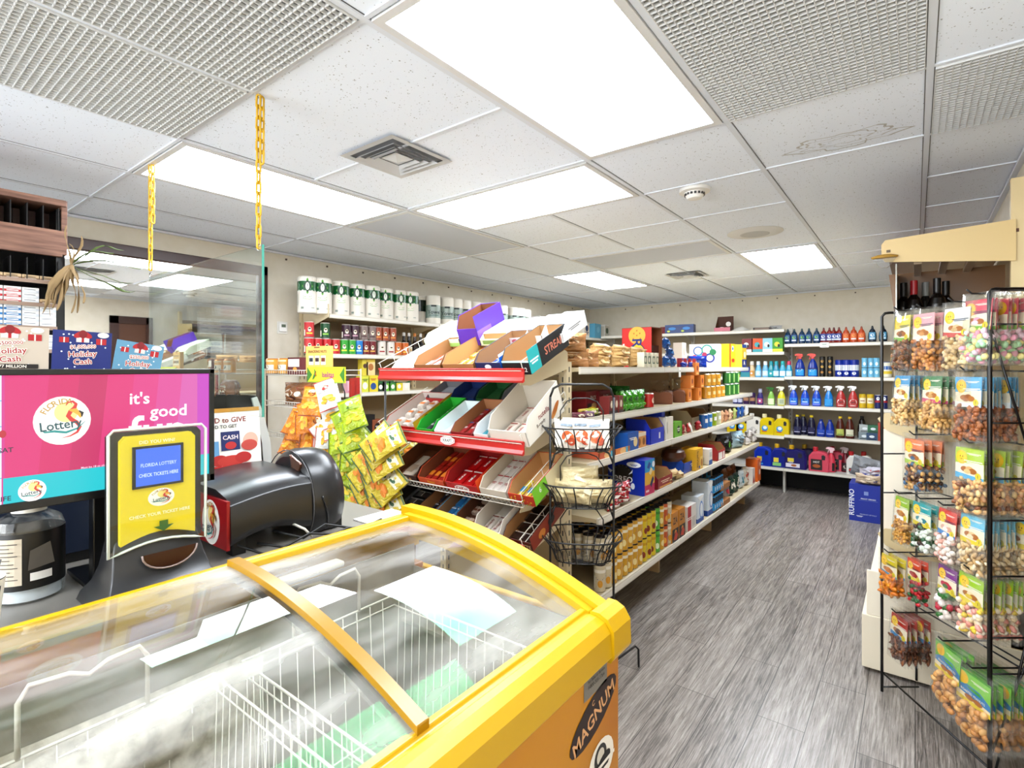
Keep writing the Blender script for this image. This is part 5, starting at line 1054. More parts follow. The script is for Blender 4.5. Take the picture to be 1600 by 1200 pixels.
cross(pouch('green_pouch', 'packet', .14, .10, .06, '#2f7a34', [('e', 0, .5, .02, .02, '#5fae4a')], None, .25, 44), 2, 968, 'darker green bag lying behind the bright green pouches', None, .20, .2, .05)
gp(can_kind('sauce_jar', 'jar', .036, .10, '#b5241f', [('e', 0, .5, .016, .02, '#efe2cf')], '#e9e4da'), 2, 1013, 'red jar with white lid between green pouches and bread loaves', None, .05)
lf = loaf_kind('#8a5634', '#6a3c24')
for i, (u, off) in enumerate(((1022, .20), (1040, .12), (1060, .11))): cross(lf, 2, u, 'bagged dark bread loaf, %s of three on the second aisle shelf' % nth(i, 3), 'bagged bread loaves', off, .35)
ob = carton('orange_tea_box', 'box', .105, .08, .105, '#d9882c', [('e', 0, .55, .02, .022, '#8d3a1c'), ('r', -.3, .1, .3, .2, '#f0c98a')])
for i, (u, dz) in enumerate(((1070, 0), (1086, 0), (1074, .106), (1090, .106), (1082, .212))): gp(ob, 2, u, 'orange box in the stacked pile on the second aisle shelf, %s' % ['bottom left', 'bottom right', 'middle left', 'middle right', 'top'][i], 'stacked orange boxes', .07, .05, dz)
gc = can_kind('gold_can', 'can', .038, .11, '#d6a13a', [('r', -.3, .3, .3, .6, '#e9d29a')], '#c9c2ae')
for i, (u, dz) in enumerate(((1103, 0), (1111, 0), (1119, 0), (1126, 0), (1103, .111), (1111, .111), (1119, .111))): gp(gc, 2, u, 'gold can, %s of the %s row' % (nth(i if i < 4 else i-4, 4 if i < 4 else 3), 'lower' if i < 4 else 'upper'), 'gold cans on the second aisle shelf', .05, 0, dz)
gg = can_kind('green_can', 'can', .036, .115, '#3a7a3a', [('r', -.2, .1, .2, .9, '#9fc97a')], '#c9c9c2')
for i, (u, dz) in enumerate(((1135, 0), (1142, 0), (1149, 0), (1135, .116), (1142, .116), (1149, .116))): gp(gg, 2, u, 'green can, %s of the %s row near the far shelf end' % (nth(i % 3, 3), 'lower' if i < 3 else 'upper'), 'green cans on the second aisle shelf', .05, 0, dz)
# --- third shelf
tray = lambda col, w, d, h, items=(), name='display_tray': Kind(lambda: open_tray(col, w, d, h, items, name), 'display box')
def open_tray(col, w, d, h, items, name, backh=None, inner='#b08a5c'):
    m = MB(); c = M(col, .45); i_ = M(inner, .7); e = .003; bh = backh or h
    m.box(-w/2, -d/2, 0, w/2, d/2, e, i_); m.box(-w/2, -d/2, e, w/2, -d/2+e, h*.62, c); m.box(-w/2, d/2-e, e, w/2, d/2, bh, c)
    for x, s_ in ((-w/2, 1), (w/2-e, -1)): m.prism([(-d/2, e), (d/2, e), (d/2, bh), (-d/2+.04, h), (-d/2, h*.62)], x, x+e, c, 'x'); 
    m.box(-w/2+e, d/2-e-.001, e, w/2-e, d/2-e, bh*.98, i_)
    for x in (-w/2+e, w/2-e-.001): m.prism([(-d/2+e, e), (d/2-e, e), (d/2-e, bh*.98), (-d/2+.04, h*.97), (-d/2+e, h*.6)], x, x+.001, i_, 'x')
    m.art(list(items), lambda u, v, l: (u*w, -d/2-.0004-l, v*h*.62)); return m.build(name)
for i, (u, w_, c, lb) in enumerate(((925, .20, '#c96a4a', 'open orange-red cookie tray at the near end of the third aisle shelf'), (950, .20, '#d98a4a', 'open orange cookie tray beside the blue cookie box'))):
    gp(tray(c, w_, .20, .06, [('e', 0, .5, .04, .02, '#e9c08a'), ('r', .2, 0, .34, 1, '#5fb0c9')]), 3, u, lb, None, .11)
gp(carton('cookie_box', 'box', .16, .10, .115, '#1f63b0', [('e', .2, .45, .03, .03, '#e9d2a0'), ('t', 'cookies', -.05, .65, .14, '#f0f0ea', .6)]), 3, 978, 'blue cookie box with cream biscuit print on the third aisle shelf', None, .06)
ck_ = carton('cookie_pack', 'packet', .07, .07, .10, '#d9a05a', [('e', 0, .4, .02, .025, '#8d5a2c'), ('r', -.5, .75, .5, 1, '#e9dcc4')])
for i, u in enumerate((991, 998)): gp(ck_, 3, u, 'tan cookie pack, %s of two beside the blue cookie box' % nth(i, 2), 'tan cookie packs', .05)
gp(tray('#1f3fc0', .24, .18, .17, [('r', .1, .3, .2, .7, '#e9e9ee')]), 3, 1008, 'large open royal blue box on the third aisle shelf', None, .10)
gp(pouch('dark_cookie_bag', 'packet', .20, .10, .08, '#2a1f1c', [], None, .3, 55), 3, 985, 'dark bag lying behind the blue boxes on the third shelf', None, .24, 0, .09)
gp(carton('tall_blue_box', 'box', .06, .14, .20, '#2448c8', []), 3, 1022, 'tall royal blue box end standing behind the open blue box', None, .12)
gp(carton('plain_white_box', 'box', .13, .14, .165, '#e3ddd0', [('r', -.4, .3, -.35, .8, '#9a9a94')]), 3, 1032, 'plain white box right of the royal blue boxes', None, .08)
gp(carton('green_snack_box', 'box', .15, .10, .115, '#7ab53c', [('e', 0, .5, .03, .03, '#2c4a2c'), ('t', 'fiz', 0, .5, .2, '#e9e9d8', .4), ('r', .4, 0, .5, 1, '#4f8a2c')]), 3, 1050, 'lime green snack box on the third aisle shelf', None, .06)
for i, u in enumerate((1066, 1076, 1090)): gp(pouch('red_snack_packet', 'packet', .11, .075, .05, ['#b5343a', '#c94a4a', '#a82430'][i], [('e', 0, .5, .02, .02, '#e9d9c4')], None, .3, 60+i), 3, u, 'red snack packet, %s of three right of the lime green box' % nth(i, 3), 'red snack packets', .05, .1)
gp(tray('#d8cbb0', .44, .18, .15), 3, 1078, 'long cream open carton behind the red snack packets', None, .20, 0)
pt_ = tag(MB().loft([[(x, -.002, z), (x, .0, z), (x+.0, .002, z)] for x, z in ((0, 0), (.02, -.01), (.05, -.03), (.08, -.07))], M('#f0eee8', .6)).build('paper_strip'), 'curled white paper strip hanging off the third aisle shelf', 'paper'); pt_.location = tuple(GO.px(1076, G(3, -.005)[0], 1.06)); pt_.rotation_euler = (0, 0, pi/2); sd = pt_.modifiers.new('s', 'SOLIDIFY'); sd.thickness = .03; sd.offset = 0
for i, (u, c) in enumerate(((1099, '#2c6fb5'), (1106, '#3f8fd0'), (1113, '#9fb52c'), (1120, '#c9c9a5'))): gp(can_kind('snack_tube', 'can', .036, .12, c, [('r', -.3, .4, .3, .7, '#e9e9e4')], '#d9d9d4'), 3, u, '%s snack tube, %s of four on the third aisle shelf' % (['dark blue', 'light blue', 'lime', 'pale'][i], nth(i, 4)), 'snack tubes', .05)
for i, (u, c) in enumerate(((1128, '#d9b08a'), (1134, '#c99a7a'), (1140, '#e0c4a0'), (1147, '#b5c07a'), (1153, '#2c63a5'), (1159, '#2c63a5'), (1165, '#e3e3e0'))): gp(pouch('biscuit_pack', 'packet', .10, .115, .05, c, [('e', 0, .5, .018, .02, '#8d4a2c' if i < 4 else '#e9ecf0')], None, .35, 70+i), 3, u, '%s biscuit pack, %s of seven at the far end of the third shelf' % (['peach', 'rosy', 'cream', 'sage', 'blue', 'blue', 'white'][i], ORD[i]), 'biscuit packs at the far end', .05, .1)
# --- fourth shelf
for i, (u, dz, r_) in enumerate(((955, 0, .2), (968, .01, -.3), (960, .05, .3), (972, .055, -.1))): gp(pouch('red_white_bag', 'packet', .17, .075, .08, '#b8262e', [('r', -.5, .2, .5, .4, '#efe6e0'), ('e', 0, .7, .03, .012, '#efe6e0')], '#d9cfc9', .25, 80+i), 4, u, 'red and white crumpled bag, %s in the heap before the blue cookie carton' % ['lower left', 'lower right', 'upper left', 'upper right'][i], 'red and white bags', .05, r_, dz)
def oreo():
    w, d, h = .26, .14, .225
    m = MB().box(-w/2, -d/2, 0, w/2, d/2, h, M('#1338a8', .35))
    it = [('e', -.1, .55, .075, .062, '#1b1718'), ('e', -.1, .60, .055, .040, '#35302f')]+[('e', -.1+.21*cos(a), .60+.2*sin(a), .004, .004, '#6a625e') for a in [i*.5 for i in range(13)]]
    it += [('t', 'OREO', -.08, .42, .16, '#f4f4f6', .62), ('e', .22, .86, .05, .018, '#eef0f6'), ('t', 'snack', .22, .84, .05, '#1338a8', .2), ('p', [(-.5, .7), (-.36, .62), (-.42, .55)], '#e9eef6'), ('p', [(.18, .62), (.08, .56), (.2, .72)], '#e9eef6'), ('e', .2, .25, .014, .02, '#e9eef6')]
    m.art(it, lambda u, v, l: (u*w, -d/2-.0004-l, v*h))
    sd_ = [('r', -.5, .0, .5, .30, '#c8366a'), ('r', -.5, .30, .5, .66, '#e2b53a'), ('r', -.5, .66, .5, 1, '#2aa0cf'), ('p', [(-.1, .62), (.1, .78), (.3, .70), (.1, .55)], '#e9dcae'), ('p', [(-.3, .80), (-.1, .95), (.1, .88), (-.1, .74)], '#274fa0'), ('p', [(.0, .30), (.3, .52), (.42, .42), (.14, .2)], '#2c3a6a'), ('r', -.42, .10, -.1, .16, '#e9c9d4'), ('e', .35, .85, .02, .02, '#e9eef6')]
    m.art(sd_, lambda u, v, l: (w/2+.0004+l, u*d, v*h)); return m.build('cookie_carton')
cross(Kind(oreo, 'box'), 4, 986, 'large blue sandwich cookie carton with colourful side on the fourth aisle shelf', None, .135, -.04)
gp(tray('#a02a2c', .26, .16, .115, [('t', 'WAFER', 0, .6, .3, '#e9c9b0', .6), ('r', -.4, .1, .4, .25, '#d9a04a')]), 4, 1022, 'open red wafer tray with lettering right of the blue cookie carton', None, .09)
for i, (u, dz) in enumerate(((1042, 0), (1052, .03), (1060, 0))): gp(pouch('cake_pack', 'packet', .13, .05, .07, '#d9c294', [('e', 0, .5, .04, .012, '#b5824a')], None, .3, 90+i), 4, u, 'small golden cake pack, %s of three at the edge of the fourth aisle shelf' % nth(i, 3), 'golden cake packs', .04, .1, dz)
gp(tray('#2458b5', .30, .17, .13, [('t', 'cake', .2, .6, .3, '#e9eef6', .4)]), 4, 1062, 'open mid-blue tray behind the golden cake packs', None, .14)
gp(Kind(lambda: MB().lathe([(.0, 0), (.09, .01), (.11, .04), (.10, .08), (.06, .105), (0, .11)], M('#5c3420', .4), 24, 1.1, .8).art([('p', [(cos(a)*r1*.5/.11*.5+0, .5+.2*sin(a)) for a in [k*.6 for k in range(10)]], '#7c4a2c') for r1 in (.06,)], lambda u, v, l: (u*.2, -.09-l, v*.1)).build('round_loaf'), 'bread'), 4, 1052, 'round dark braided loaf on the mid-blue tray', None, .15, 0, .085)
gp(carton('breakfast_biscuit_box', 'box', .17, .13, .165, '#dcae2c', [('t', 'belVita', -.22, .5, .20, '#6b3f1c', 9, -pi/2), ('e', .0, .12, .016, .012, '#2c5aa5'), ('r', .1, .05, .45, .6, '#e9cf7a'), ('e', .3, .3, .02, .03, '#b5782c')]), 4, 1080, 'golden yellow biscuit box with vertical brown lettering', None, .09)
gp(carton('biscuit_box', 'box', .09, .12, .13, '#e9e6df', [('r', -.5, 0, .5, .3, '#2c63a5'), ('r', -.3, .5, .3, .8, '#c9c9c2')]), 4, 1099, 'white and blue box right of the golden yellow biscuit box', None, .08)
gp(tray('#b52a2c', .22, .17, .14, [('r', -.4, .1, .1, .8, '#efe9e0'), ('r', .2, .1, .4, .8, '#efe9e0')]), 4, 1112, 'open red and white tray on the fourth aisle shelf', None, .10)
gp(pouch('energy_can_pack', 'can pack', .24, .18, .14, '#15171a', [('r', -.08, .35, -.05, .65, '#7cc043'), ('r', -.02, .30, .01, .65, '#7cc043'), ('r', .04, .35, .07, .65, '#7cc043')], None, .18, 95), 4, 1131, 'black wrapped can pack with green claw mark on the fourth shelf', None, .11, -.3)
gp(pouch('energy_can_pack', 'can pack', .22, .17, .13, '#9fb5bf', [('e', .1, .4, .05, .03, '#2a3438'), ('e', -.15, .7, .03, .02, '#dfe9ee')], None, .18, 96), 4, 1150, 'pale blue wrapped can pack right of the black one', None, .10, -.3)
for i, (u, dz) in enumerate(((1166, 0), (1170, .07), (1176, .0), (1176, .08))): gp(pouch('napkin_pack', 'packet', .15, .075, .08, '#ded8d2', [('p', [(-.3, .2), (.2, .3), (.1, .7)], '#b5262c')], None, .25, 100+i), 4, u, 'white packet with red print, %s at the far end of the fourth shelf' % ['lower front', 'upper front', 'lower rear', 'upper rear'][i], 'white and red packets', .07, .2, dz)
# --- bottom shelf: two layers of cans
def cank(c1, c2, c3): return can_kind('drink_can', 'can', .033, .150, c1, [('r', -.5, .72, .5, .84, c3), ('t', 'mixed', .0, .50, .09, '#26488d', .5), ('e', 0, .30, .014, .02, c2), ('r', -.42, .1, -.3, .6, '#e9e4d4')], '#3a3230', '#c4bda8')
c_y, c_g, c_s, c_o = cank('#d2a436', '#e8d9a0', '#e9e2cc'), cank('#d8c02a', '#8d3a1c', '#c9a020'), cank('#cfc4a8', '#d9a23a', '#e9e4d8'), cank('#c4622e', '#e9b04a', '#e0c9a8'); c_gr = cank('#5fae3a', '#dfe9c9', '#3f8a2c')
for col in range(15):
    y = 2.60+.0705*col
    kd = c_s if col < 2 else c_y if col < 8 else c_g if col < 11 else c_gr if col == 11 else c_y if col == 12 else c_o if col == 13 else c_s
    nm_ = {id(c_s): 'silver-white', id(c_y): 'golden', id(c_g): 'yellow', id(c_gr): 'green', id(c_o): 'orange'}[id(kd)]
    for lay in range(2):
        for r_ in range(4 if lay and col < 13 else 1):
            kd.put((GB+(GL[5][1]-GB)-.05-.07*r_, y, GL[5][0]+.001+.151*lay), '%s drink can, column %s from the near end, %s layer, %s' % (nm_, ORD[col], ['lower', 'upper'][lay], ['front row', 'second row', 'third row', 'fourth row'][r_]), 'drink cans on the bottom aisle shelf', pi/2-.65+.35*((col*7+lay*3+r_) % 5-2)/2)
zo = carton('energy_box', 'box', .12, .16, .21, '#c98a2c', [('t', 'ZA', 0, .72, .22, '#2a1a12', .7), ('r', -.5, 0, .5, .45, '#2a1c16'), ('p', [(-.3, .1), (.1, .4), (.4, .2), (.2, .05)], '#c94a2c'), ('p', [(-.2, .3), (.0, .42), (.2, .36)], '#e0a43a')])
gp(zo, 5, 1038, 'brown and gold energy drink box, nearer of two beside the cans', 'energy drink boxes', .09); gp(zo, 5, 1049, 'brown and gold energy drink box, farther of two, next to the red box', 'energy drink boxes', .09)
gp(pouch('black_bag', 'bag', .30, .16, .10, '#1d1b1a', [], None, .3, 111), 5, 1030, 'dark bag lying above the drink cans near the brown boxes', None, .26, 0, .20)
gp(carton('red_drink_box', 'box', .19, .15, .185, '#e2ddd6', [('r', -.5, 0, -.1, 1, '#b51f26'), ('t', 'cola', -.3, .5, .12, '#efe6e0', 9, -pi/2), ('r', .0, .1, .4, .5, '#cfc9c2')]), 5, 1066, 'red and white drink box on the bottom aisle shelf', None, .09)
for i, u in enumerate((1082, 1098)):
    k_ = carton('paper_bag_pack', 'box', .15, .13, .28 if i else .21, '#dfe5ea', [('r', -.5, 0, .5, .16, '#2456a5'), ('e', .1, .45, .045, .07, '#5f8fd0'), ('e', .1, .45, .034, .055, '#e9eef2'), ('p', [(-.5, 1), (-.1, .8), (.5, .95), (.5, 1)], '#f4f4f2')], [('r', -.5, 0, .5, .16, '#2456a5')])
    gp(k_, 5, u, '%s white and blue sugar pack beside the red drink box' % ['shorter', 'taller'][i], 'sugar packs', .09)
def cantray():
    m = MB(); m.box(-.14, -.10, 0, .14, .10, .045, M('#a37443', .7)); o = m.build('tray')
    return o
bc = can_kind('small_blue_can', 'can', .027, .13, '#2f9ad0', [('r', -.5, .5, .5, .9, '#15384f'), ('r', -.1, .15, .1, .4, '#e9f2f6')], '#20262a')
tk_ = Kind(cantray, 'tray')
for lv in range(2):
    gp(tk_, 5, 1116, 'brown cardboard tray, %s of two under the blue cans' % ['lower', 'upper'][lv], 'cardboard trays', .11, 0, .15*lv)
    t_, z_ = G(5, .05); y_ = GO.s_at(1116, t_)
    for c_ in range(5): bc.put((GB+t_+.015, y_-.112+.056*c_, z_+.046+.15*lv-.03), 'slim blue can in the %s cardboard tray, %s from the near end' % (['lower', 'upper'][lv], ORD[c_]), 'slim blue cans', pi/2)
for i, u in enumerate((1085, 1092, 1099, 1106)): gp(bc, 5, u, 'slim blue can behind the sugar packs, %s of four' % nth(i, 4), 'slim blue cans behind', .30, 0, .10)
for i, (u, c, c2) in enumerate(((1133, '#8d8a8c', '#c94a5a'), (1141, '#1d4a3a', '#e9e6da'), (1149, '#1d4a3a', '#e9e6da'), (1157, '#cfd8dc', '#3f8a9a'), (1164, '#d9d2c4', '#b5482c'))): gp(pouch('cotton_pouch', 'packet', .13, .19, .07, c, [('e', 0, .5, .03, .04, c2), ('t', 'mini', 0, .75, .1, c2, .5)], None, .25, 120+i), 5, u, '%s pouch, %s of five right of the blue can trays' % (['grey', 'dark green', 'dark green', 'pale blue', 'cream'][i], nth(i, 5)), 'pouches on the bottom shelf', .08, -.1)
for i, u in enumerate((1128, 1134, 1140, 1146, 1152, 1158)): gp(bottle_kind('brown_bottle', 'bottle', [(.028, 0), (.03, .01), (.03, .16), (.014, .20), (.014, .21), (.015, .212), (.015, .23)], .21, '#6d3a26', '#d8cfc4', sy=1), 5, u, 'brown bottle behind the pouches, %s of six' % nth(i, 6), 'brown bottles behind the pouches', .27, 0, .06) if False else None
for i, u in enumerate((1131, 1138, 1145)): gp(pouch('brown_snack_bag', 'packet', .13, .17, .06, '#a5744f', [('e', 0, .5, .03, .03, '#d9c2a5')], None, .3, 140+i), 5, u, 'brown snack bag behind the dark green pouches, %s of three' % nth(i, 3), 'brown snack bags', .26, 0)
gp(carton('orange_box', 'box', .15, .12, .24, '#dd7224', [('t', 'PA', .2, .75, .16, '#efe6da', .5), ('e', .1, .4, .03, .03, '#efe6da')]), 5, 1177, 'orange box with white letters, last on the bottom aisle shelf', None, .07)
gp(carton('red_white_box', 'box', .10, .11, .17, '#d8d0c8', [('p', [(-.4, .1), (.4, .1), (0, .6)], '#b5342c')]), 5, 1169, 'white box with red triangle left of the orange box', None, .07)
# ================================================================ END DISPLAY WITH RED SHELF FRONTS
EX0, EX1, EY, EB = -2.44, -1.43, 1.955, 2.40
TILT = R(26)
ec = thing('end_display', 'end-of-aisle display with slanted wire shelves and red plastic fronts', 'display rack', (-1.94, 2.2, 0)); red = newmat('red_plastic', .35); nodes(red)[3].inputs['Base Color'].default_value = (*srgb('#b9251f'), 1)
def emb(): m = MB(); m.X = Matrix.Translation((1.94, -2.2, 0)); return m
cr = M('#dccfb0', .45)
for x in (EX0+.04, EX1-.07):
    m = emb(); m.box(x-.025, EB, 0, x+.025, EB+.05, 1.52 if x < -2 else 1.53, cr)
    for k in range(26): m.box(x-.004, EB-.0008, .1+.055*k, x+.004, EB, .128+.055*k, grl); m.box(x+.025, EB+.02, .1+.055*k, x+.0258, EB+.03, .128+.055*k, grl)
    m.build('upright', ec)
m = emb(); m.box(EX0+.05, EB+.03, .1, EX1-.08, EB+.045, 1.45, M('#b7a684', .6)); m.build('back_panel', ec)
m = emb(); m.box(EX0, EY-.02, 0, EX1, EB+.05, .16, cr); m.build('base', ec, .004)
TIERS = {1: (1.462, .43), 2: (1.128, .42), 3: (.862, .38), 4: (.655, .40)}
def TM_(k, X_, d=0, up=0):
    """frame on slanted tier k: origin at its front edge at world x"""
    z, _ = TIERS[k]
    return Matrix.Translation((X_, EY, z)) @ Matrix.Rotation(TILT if k != 1 else R(24), 4, 'X') @ Matrix.Translation((0, d, up))
for k, (z, d) in TIERS.items():
    m = emb(); mm = m.X @ TM_(k, 0); m.X = mm
    for i in range(41): x = EX0+(EX1-EX0)*i/40; m.tube([(x, -.012, .03), (x, -.008, -.002), (x, d, -.002)], .0017, wm_, 4)
    for y in (-.010, .1, .2, .3, d): m.tube([(EX0, y, -.005), (EX1, y, -.005)], .0028, wm_, 5)
    m.tube([(EX0, -.012, .03), (EX1, -.012, .03)], .003, wm_, 6)
    for x in (EX0, EX1):
        for h_ in (.03, .07): m.tube([(x, -.01, h_), (x, d, h_)], .0022, wm_, 5)
        for j in range(5): y = d*j/4; m.tube([(x, y, 0), (x, y, .07)], .0018, wm_, 4)
    m.build('wire_shelf', ec)
    if k != 3:
        m = emb(); m.prism([(EY-.030, z+.030), (EY-.024, z+.034), (EY-.014, z+.028), (EY-.014, z-.026), (EY-.026, z-.034), (EY-.034, z-.024), (EY-.022, z-.008), (EY-.022, z+.018)], EX0-.01, EX1+.012, red, 'x'); m.build('red_front', ec, .001)
    for x in (EX0+.04, EX1-.07):
        m = emb(); dz = d*sin(TILT); m.prism([(EB, z+.03), (EB, z+.12), (EB-.03, z+.13), (EY+.03, z-.015), (EY+.02, z-.045), (EY+.10, z-.05)], x+.028, x+.031, cr, 'x'); m.build('bracket', ec)
kr = emb(); kp = at(700, 678, Y=EY-.031)
kr.art([('e', 0, .5, .048, .021, '#b9251f'), ('p', [(.33*cos(a)*(1.25 if abs(cos(a)) > .7 else 1.1), .5+.42*sin(a)) for a in [pi/8+i*pi/4 for i in range(8)]], '#f0ece6'), ('p', [(.29*cos(a)*(1.25 if abs(cos(a)) > .7 else 1.1), .5+.34*sin(a)) for a in [pi/8+i*pi/4 for i in range(8)]], '#b9251f'), ('p', [(.27*cos(a)*(1.25 if abs(cos(a)) > .7 else 1.1), .5+.30*sin(a)) for a in [pi/8+i*pi/4 for i in range(8)]], '#f0ece6'), ('t', 'KRAFT', 0, .5, .26, '#1c1c1c', .5)], lambda u, v, l: (kp.x+u*.13, EY-.0345-l, 1.128-.028+v*.056))
kr.build('brand_badge', ec)
# contents helper
def bar(col, c2, word, w=.032, l=.12, h=.014, wc='#f2ece6'):
    def f():
        m = MB(); m.loft([[(x*w/2, y, z*h) for x, z in ((-.8, 0), (.8, 0), (1, .5), (.7, 1), (-.7, 1), (-1, .5))] for y in (-l/2, -l*.42, l*.42, l/2)], M(col, .3))
        m.art([('r', -.5, .86, .5, .92, c2), ('t', word, 0, .48, .11, wc, 9, pi/2)] if word else [('r', -.5, .3, .5, .6, c2)], lambda u, v, lf: (u*w*.8, (v-.5)*l, h*1.02+lf)); return m.build('candy_bar')
    return Kind(f, 'candy bar')
def dbox(k, u0, u1, col, h, inner, desc, barkind=None, nx=0, ny=0, bdesc='', d=.30, items=(), side=(), backh=None, dd=0, up=0, lean=0, v=None, rise=0, bz=None, yaw=0):
    """display box spanning photo columns u0..u1 at the front edge of slanted tier k"""
    xa = at(u0, HY, Y=EY).x; xb = at(u1, HY, Y=EY).x; w = (xb-xa)*.97; X_ = (xa+xb)/2
    def f():
        m = MB(); c = M(col, .45); i_ = M(inner, .7); e = .003; bh = backh or h; fh = h*.6; D = d
        m.box(-w/2, 0, 0, w/2, D, e, i_); m.box(-w/2, 0, e, w/2, e, fh, c); m.box(-w/2, D-e, e, w/2, D, bh, c); m.box(-w/2+e, D-e-.001, e, w/2-e, D-e, bh*.98, i_)
        for x in (-w/2, w/2-e): m.prism([(0, e), (D, e), (D, bh), (.05, h), (0, fh)], x, x+e, c, 'x')
        for x in (-w/2+e, w/2-e-.001): m.prism([(e, e), (D-e, e), (D-e, bh*.98), (.05, h*.98), (e, fh*.98)], x, x+.001, i_, 'x')
        m.art(list(items), lambda u, vv, l: (u*w, -.0004-l, vv*fh))
        if side: m.art(list(side), lambda u, vv, l: (w/2+.0004+l, D*(u+.5), vv*h))
        return m.build('display_box')
    o = f(); M4 = TM_(k, X_, .004+dd, .004+up) @ Matrix.Rotation(yaw, 4, 'Z'); o.location = M4.to_translation(); o.rotation_euler = M4.to_euler()
    tag(o, desc, 'display box', 'candy display boxes')
    if barkind:
        for j in range(ny):
            for i in range(nx):
                bw = (w-.01)/nx; bl = (d-.03)/max(ny, 2)
                B4 = M4 @ Matrix.Translation((-w/2+.005+bw*(i+.5), .02+bl*(j+.5), .004+(bz or 0)))
                barkind.put(B4, '%s, %s column, %s row' % (bdesc, ORD[i], ORD[j]), bdesc+'s')
    return o
# tier 1
k_roll = bar('#b5654a', '#e9d9cf', '', .036, .20, .022); k_roll2 = bar('#c9b5ad', '#8d8a90', '', .036, .20, .022)
dbox(1, 614, 648, '#e3e6da', .055, '#e9ebe4', 'low white box with green trim, far left on the top red shelf', bar('#e6e4c4', '#b5cf6a', ''), 2, 2, 'pale green wrapped bar in the low white box', items=[('r', -.5, .8, .5, 1, '#8dbb4a')])
dbox(1, 650, 692, '#9a6f45', .085, '#b58a5c', 'brown box of long wrapped rolls on the top red shelf', k_roll, 3, 1, 'long pinkish wrapped roll in the brown box', d=.32)
dbox(1, 694, 744, '#a87c4f', .09, '#c09867', 'tan box of yellow bars, centre of the top red shelf', bar('#e0b95f', '#c94a2c', 'BAR', wc='#7c2a1c'), 4, 2, 'yellow bar in the centre tan box', d=.34)
dbox(1, 746, 786, '#1f2f5f', .10, '#a5805a', 'open box with navy front and bright blue side on the top red shelf', bar('#2c5fb5', '#dfe9f2', 'ice'), 3, 2, 'blue candy packet in the navy box', d=.34, items=[('t', 'VENTURA', 0, .2, .22, '#dfe4ee', .7), ('e', 0, .65, .02, .012, '#dfe4ee')], side=[('r', -.5, 0, .5, 1, '#1f6fd0'), ('r', -.5, .85, .5, 1, '#e9f2fa')])
dbox(1, 788, 831, '#1d3a42', .115, '#b08a5f', 'box with black and teal side, rightmost on the top red shelf', None, d=.36, items=[('r', -.5, 0, .5, 1, '#17181c'), ('r', -.5, .86, .5, 1, '#cfe9ea'), ('t', 'STREAM', -.15, .35, .25, '#c2643a', .5), ('t', '22', .3, .35, .3, '#e9e9e4', .2)], side=[('r', -.5, 0, .5, 1, '#18191c'), ('r', -.5, 0, -.24, 1, '#2aa8a8'), ('t', 'STREAM', .14, .5, .34, '#c9806a', .5), ('t', 'cool', -.37, .45, .2, '#e9f4f4', .2)])
# second row behind, higher up the slope
for (u0, u1, col, h, inner, desc, kw) in (
    (612, 668, '#dfe4cf', .075, '#e9ecdd', 'pale green carton lying behind the brown roll box', dict(items=[('r', -.5, 0, .5, .5, '#a8cf7a')])),
    (668, 700, '#6a3fb5', .17, '#8d5a38', 'tall brown and purple carton standing open at the top of the display', dict(side=[('r', -.5, 0, .5, 1, '#5f35b5'), ('r', -.5, .2, 0, .5, '#8a63d0')])),
    (700, 740, '#d3dcc0', .06, '#e6ead8', 'pale green printed carton behind the yellow bar box', dict(items=[('r', -.4, .2, .4, .8, '#7a9a5c')])),
    (740, 772, '#e0cfd0', .06, '#ece2e2', 'pale pink carton behind the navy box', dict(items=[('e', 0, .5, .02, .012, '#c2606f')])),
    (772, 800, '#e6e6e4', .07, '#f0f0ee', 'white carton behind the black and teal box, left of two', dict()),
    (800, 834, '#e9e9e7', .08, '#f2f2f0', 'white carton with small print leaning at the right top of the display', dict(side=[('t', 'keep cool', 0, .5, .2, '#8a8a8a', .5)]))):
    dbox(1, u0, u1, col, h, inner, desc, None, d=.26, dd=.30, up=.035, **kw)
# tier 2
dbox(2, 604, 652, '#b52420', .075, '#d9cfc9', 'red candy egg box with clear window, far left on the second red shelf', bar('#dcd3c9', '#c9762c', '', .05, .07, .03), 3, 3, 'white candy egg in the red box', d=.34, items=[('r', -.5, 0, .5, .6, '#d9d2c9')], side=[('r', -.5, 0, .5, 1, '#c9a52c'), ('e', -.2, .5, .03, .03, '#7c4a1c'), ('e', .2, .5, .03, .03, '#7c4a1c')])
dbox(2, 654, 680, '#2fae3a', .07, '#35b53f', 'bright green open box on the second red shelf', bar('#4a4a50', '#9adf6a', 'mint'), 2, 2, 'dark gum pack in the bright green box')
dbox(2, 681, 706, '#dbe6e6', .065, '#e6eeee', 'pale blue-white open box beside the green one', None, d=.28)
dbox(2, 690, 716, '#2b86a8', .05, '#3f8fae', 'small teal box with white swirl on the second red shelf', bar('#4f9fc0', '#e9f4f6', 'ice', .03, .07), 2, 1, 'teal gum pack', d=.10, dd=-.0, up=.001) if False else None
dbox(2, 707, 742, '#8d2a2c', .07, '#b0805a', 'dark red cough drop box on the second red shelf', bar('#a83a3c', '#3f7fb5', 'mint'), 3, 2, 'red cough drop stick in the dark red box', items=[('t', 'HALLS', 0, .45, .5, '#f0e9e4', .8)])
dbox(2, 743, 766, '#e3e6e4', .075, '#eceeee', 'white box with teal front right of the dark red cough drop box', bar('#3f9fae', '#e9f4f4', 'ice'), 2, 2, 'teal stick in the white box', items=[('r', -.5, 0, .5, .5, '#3f9fae')])
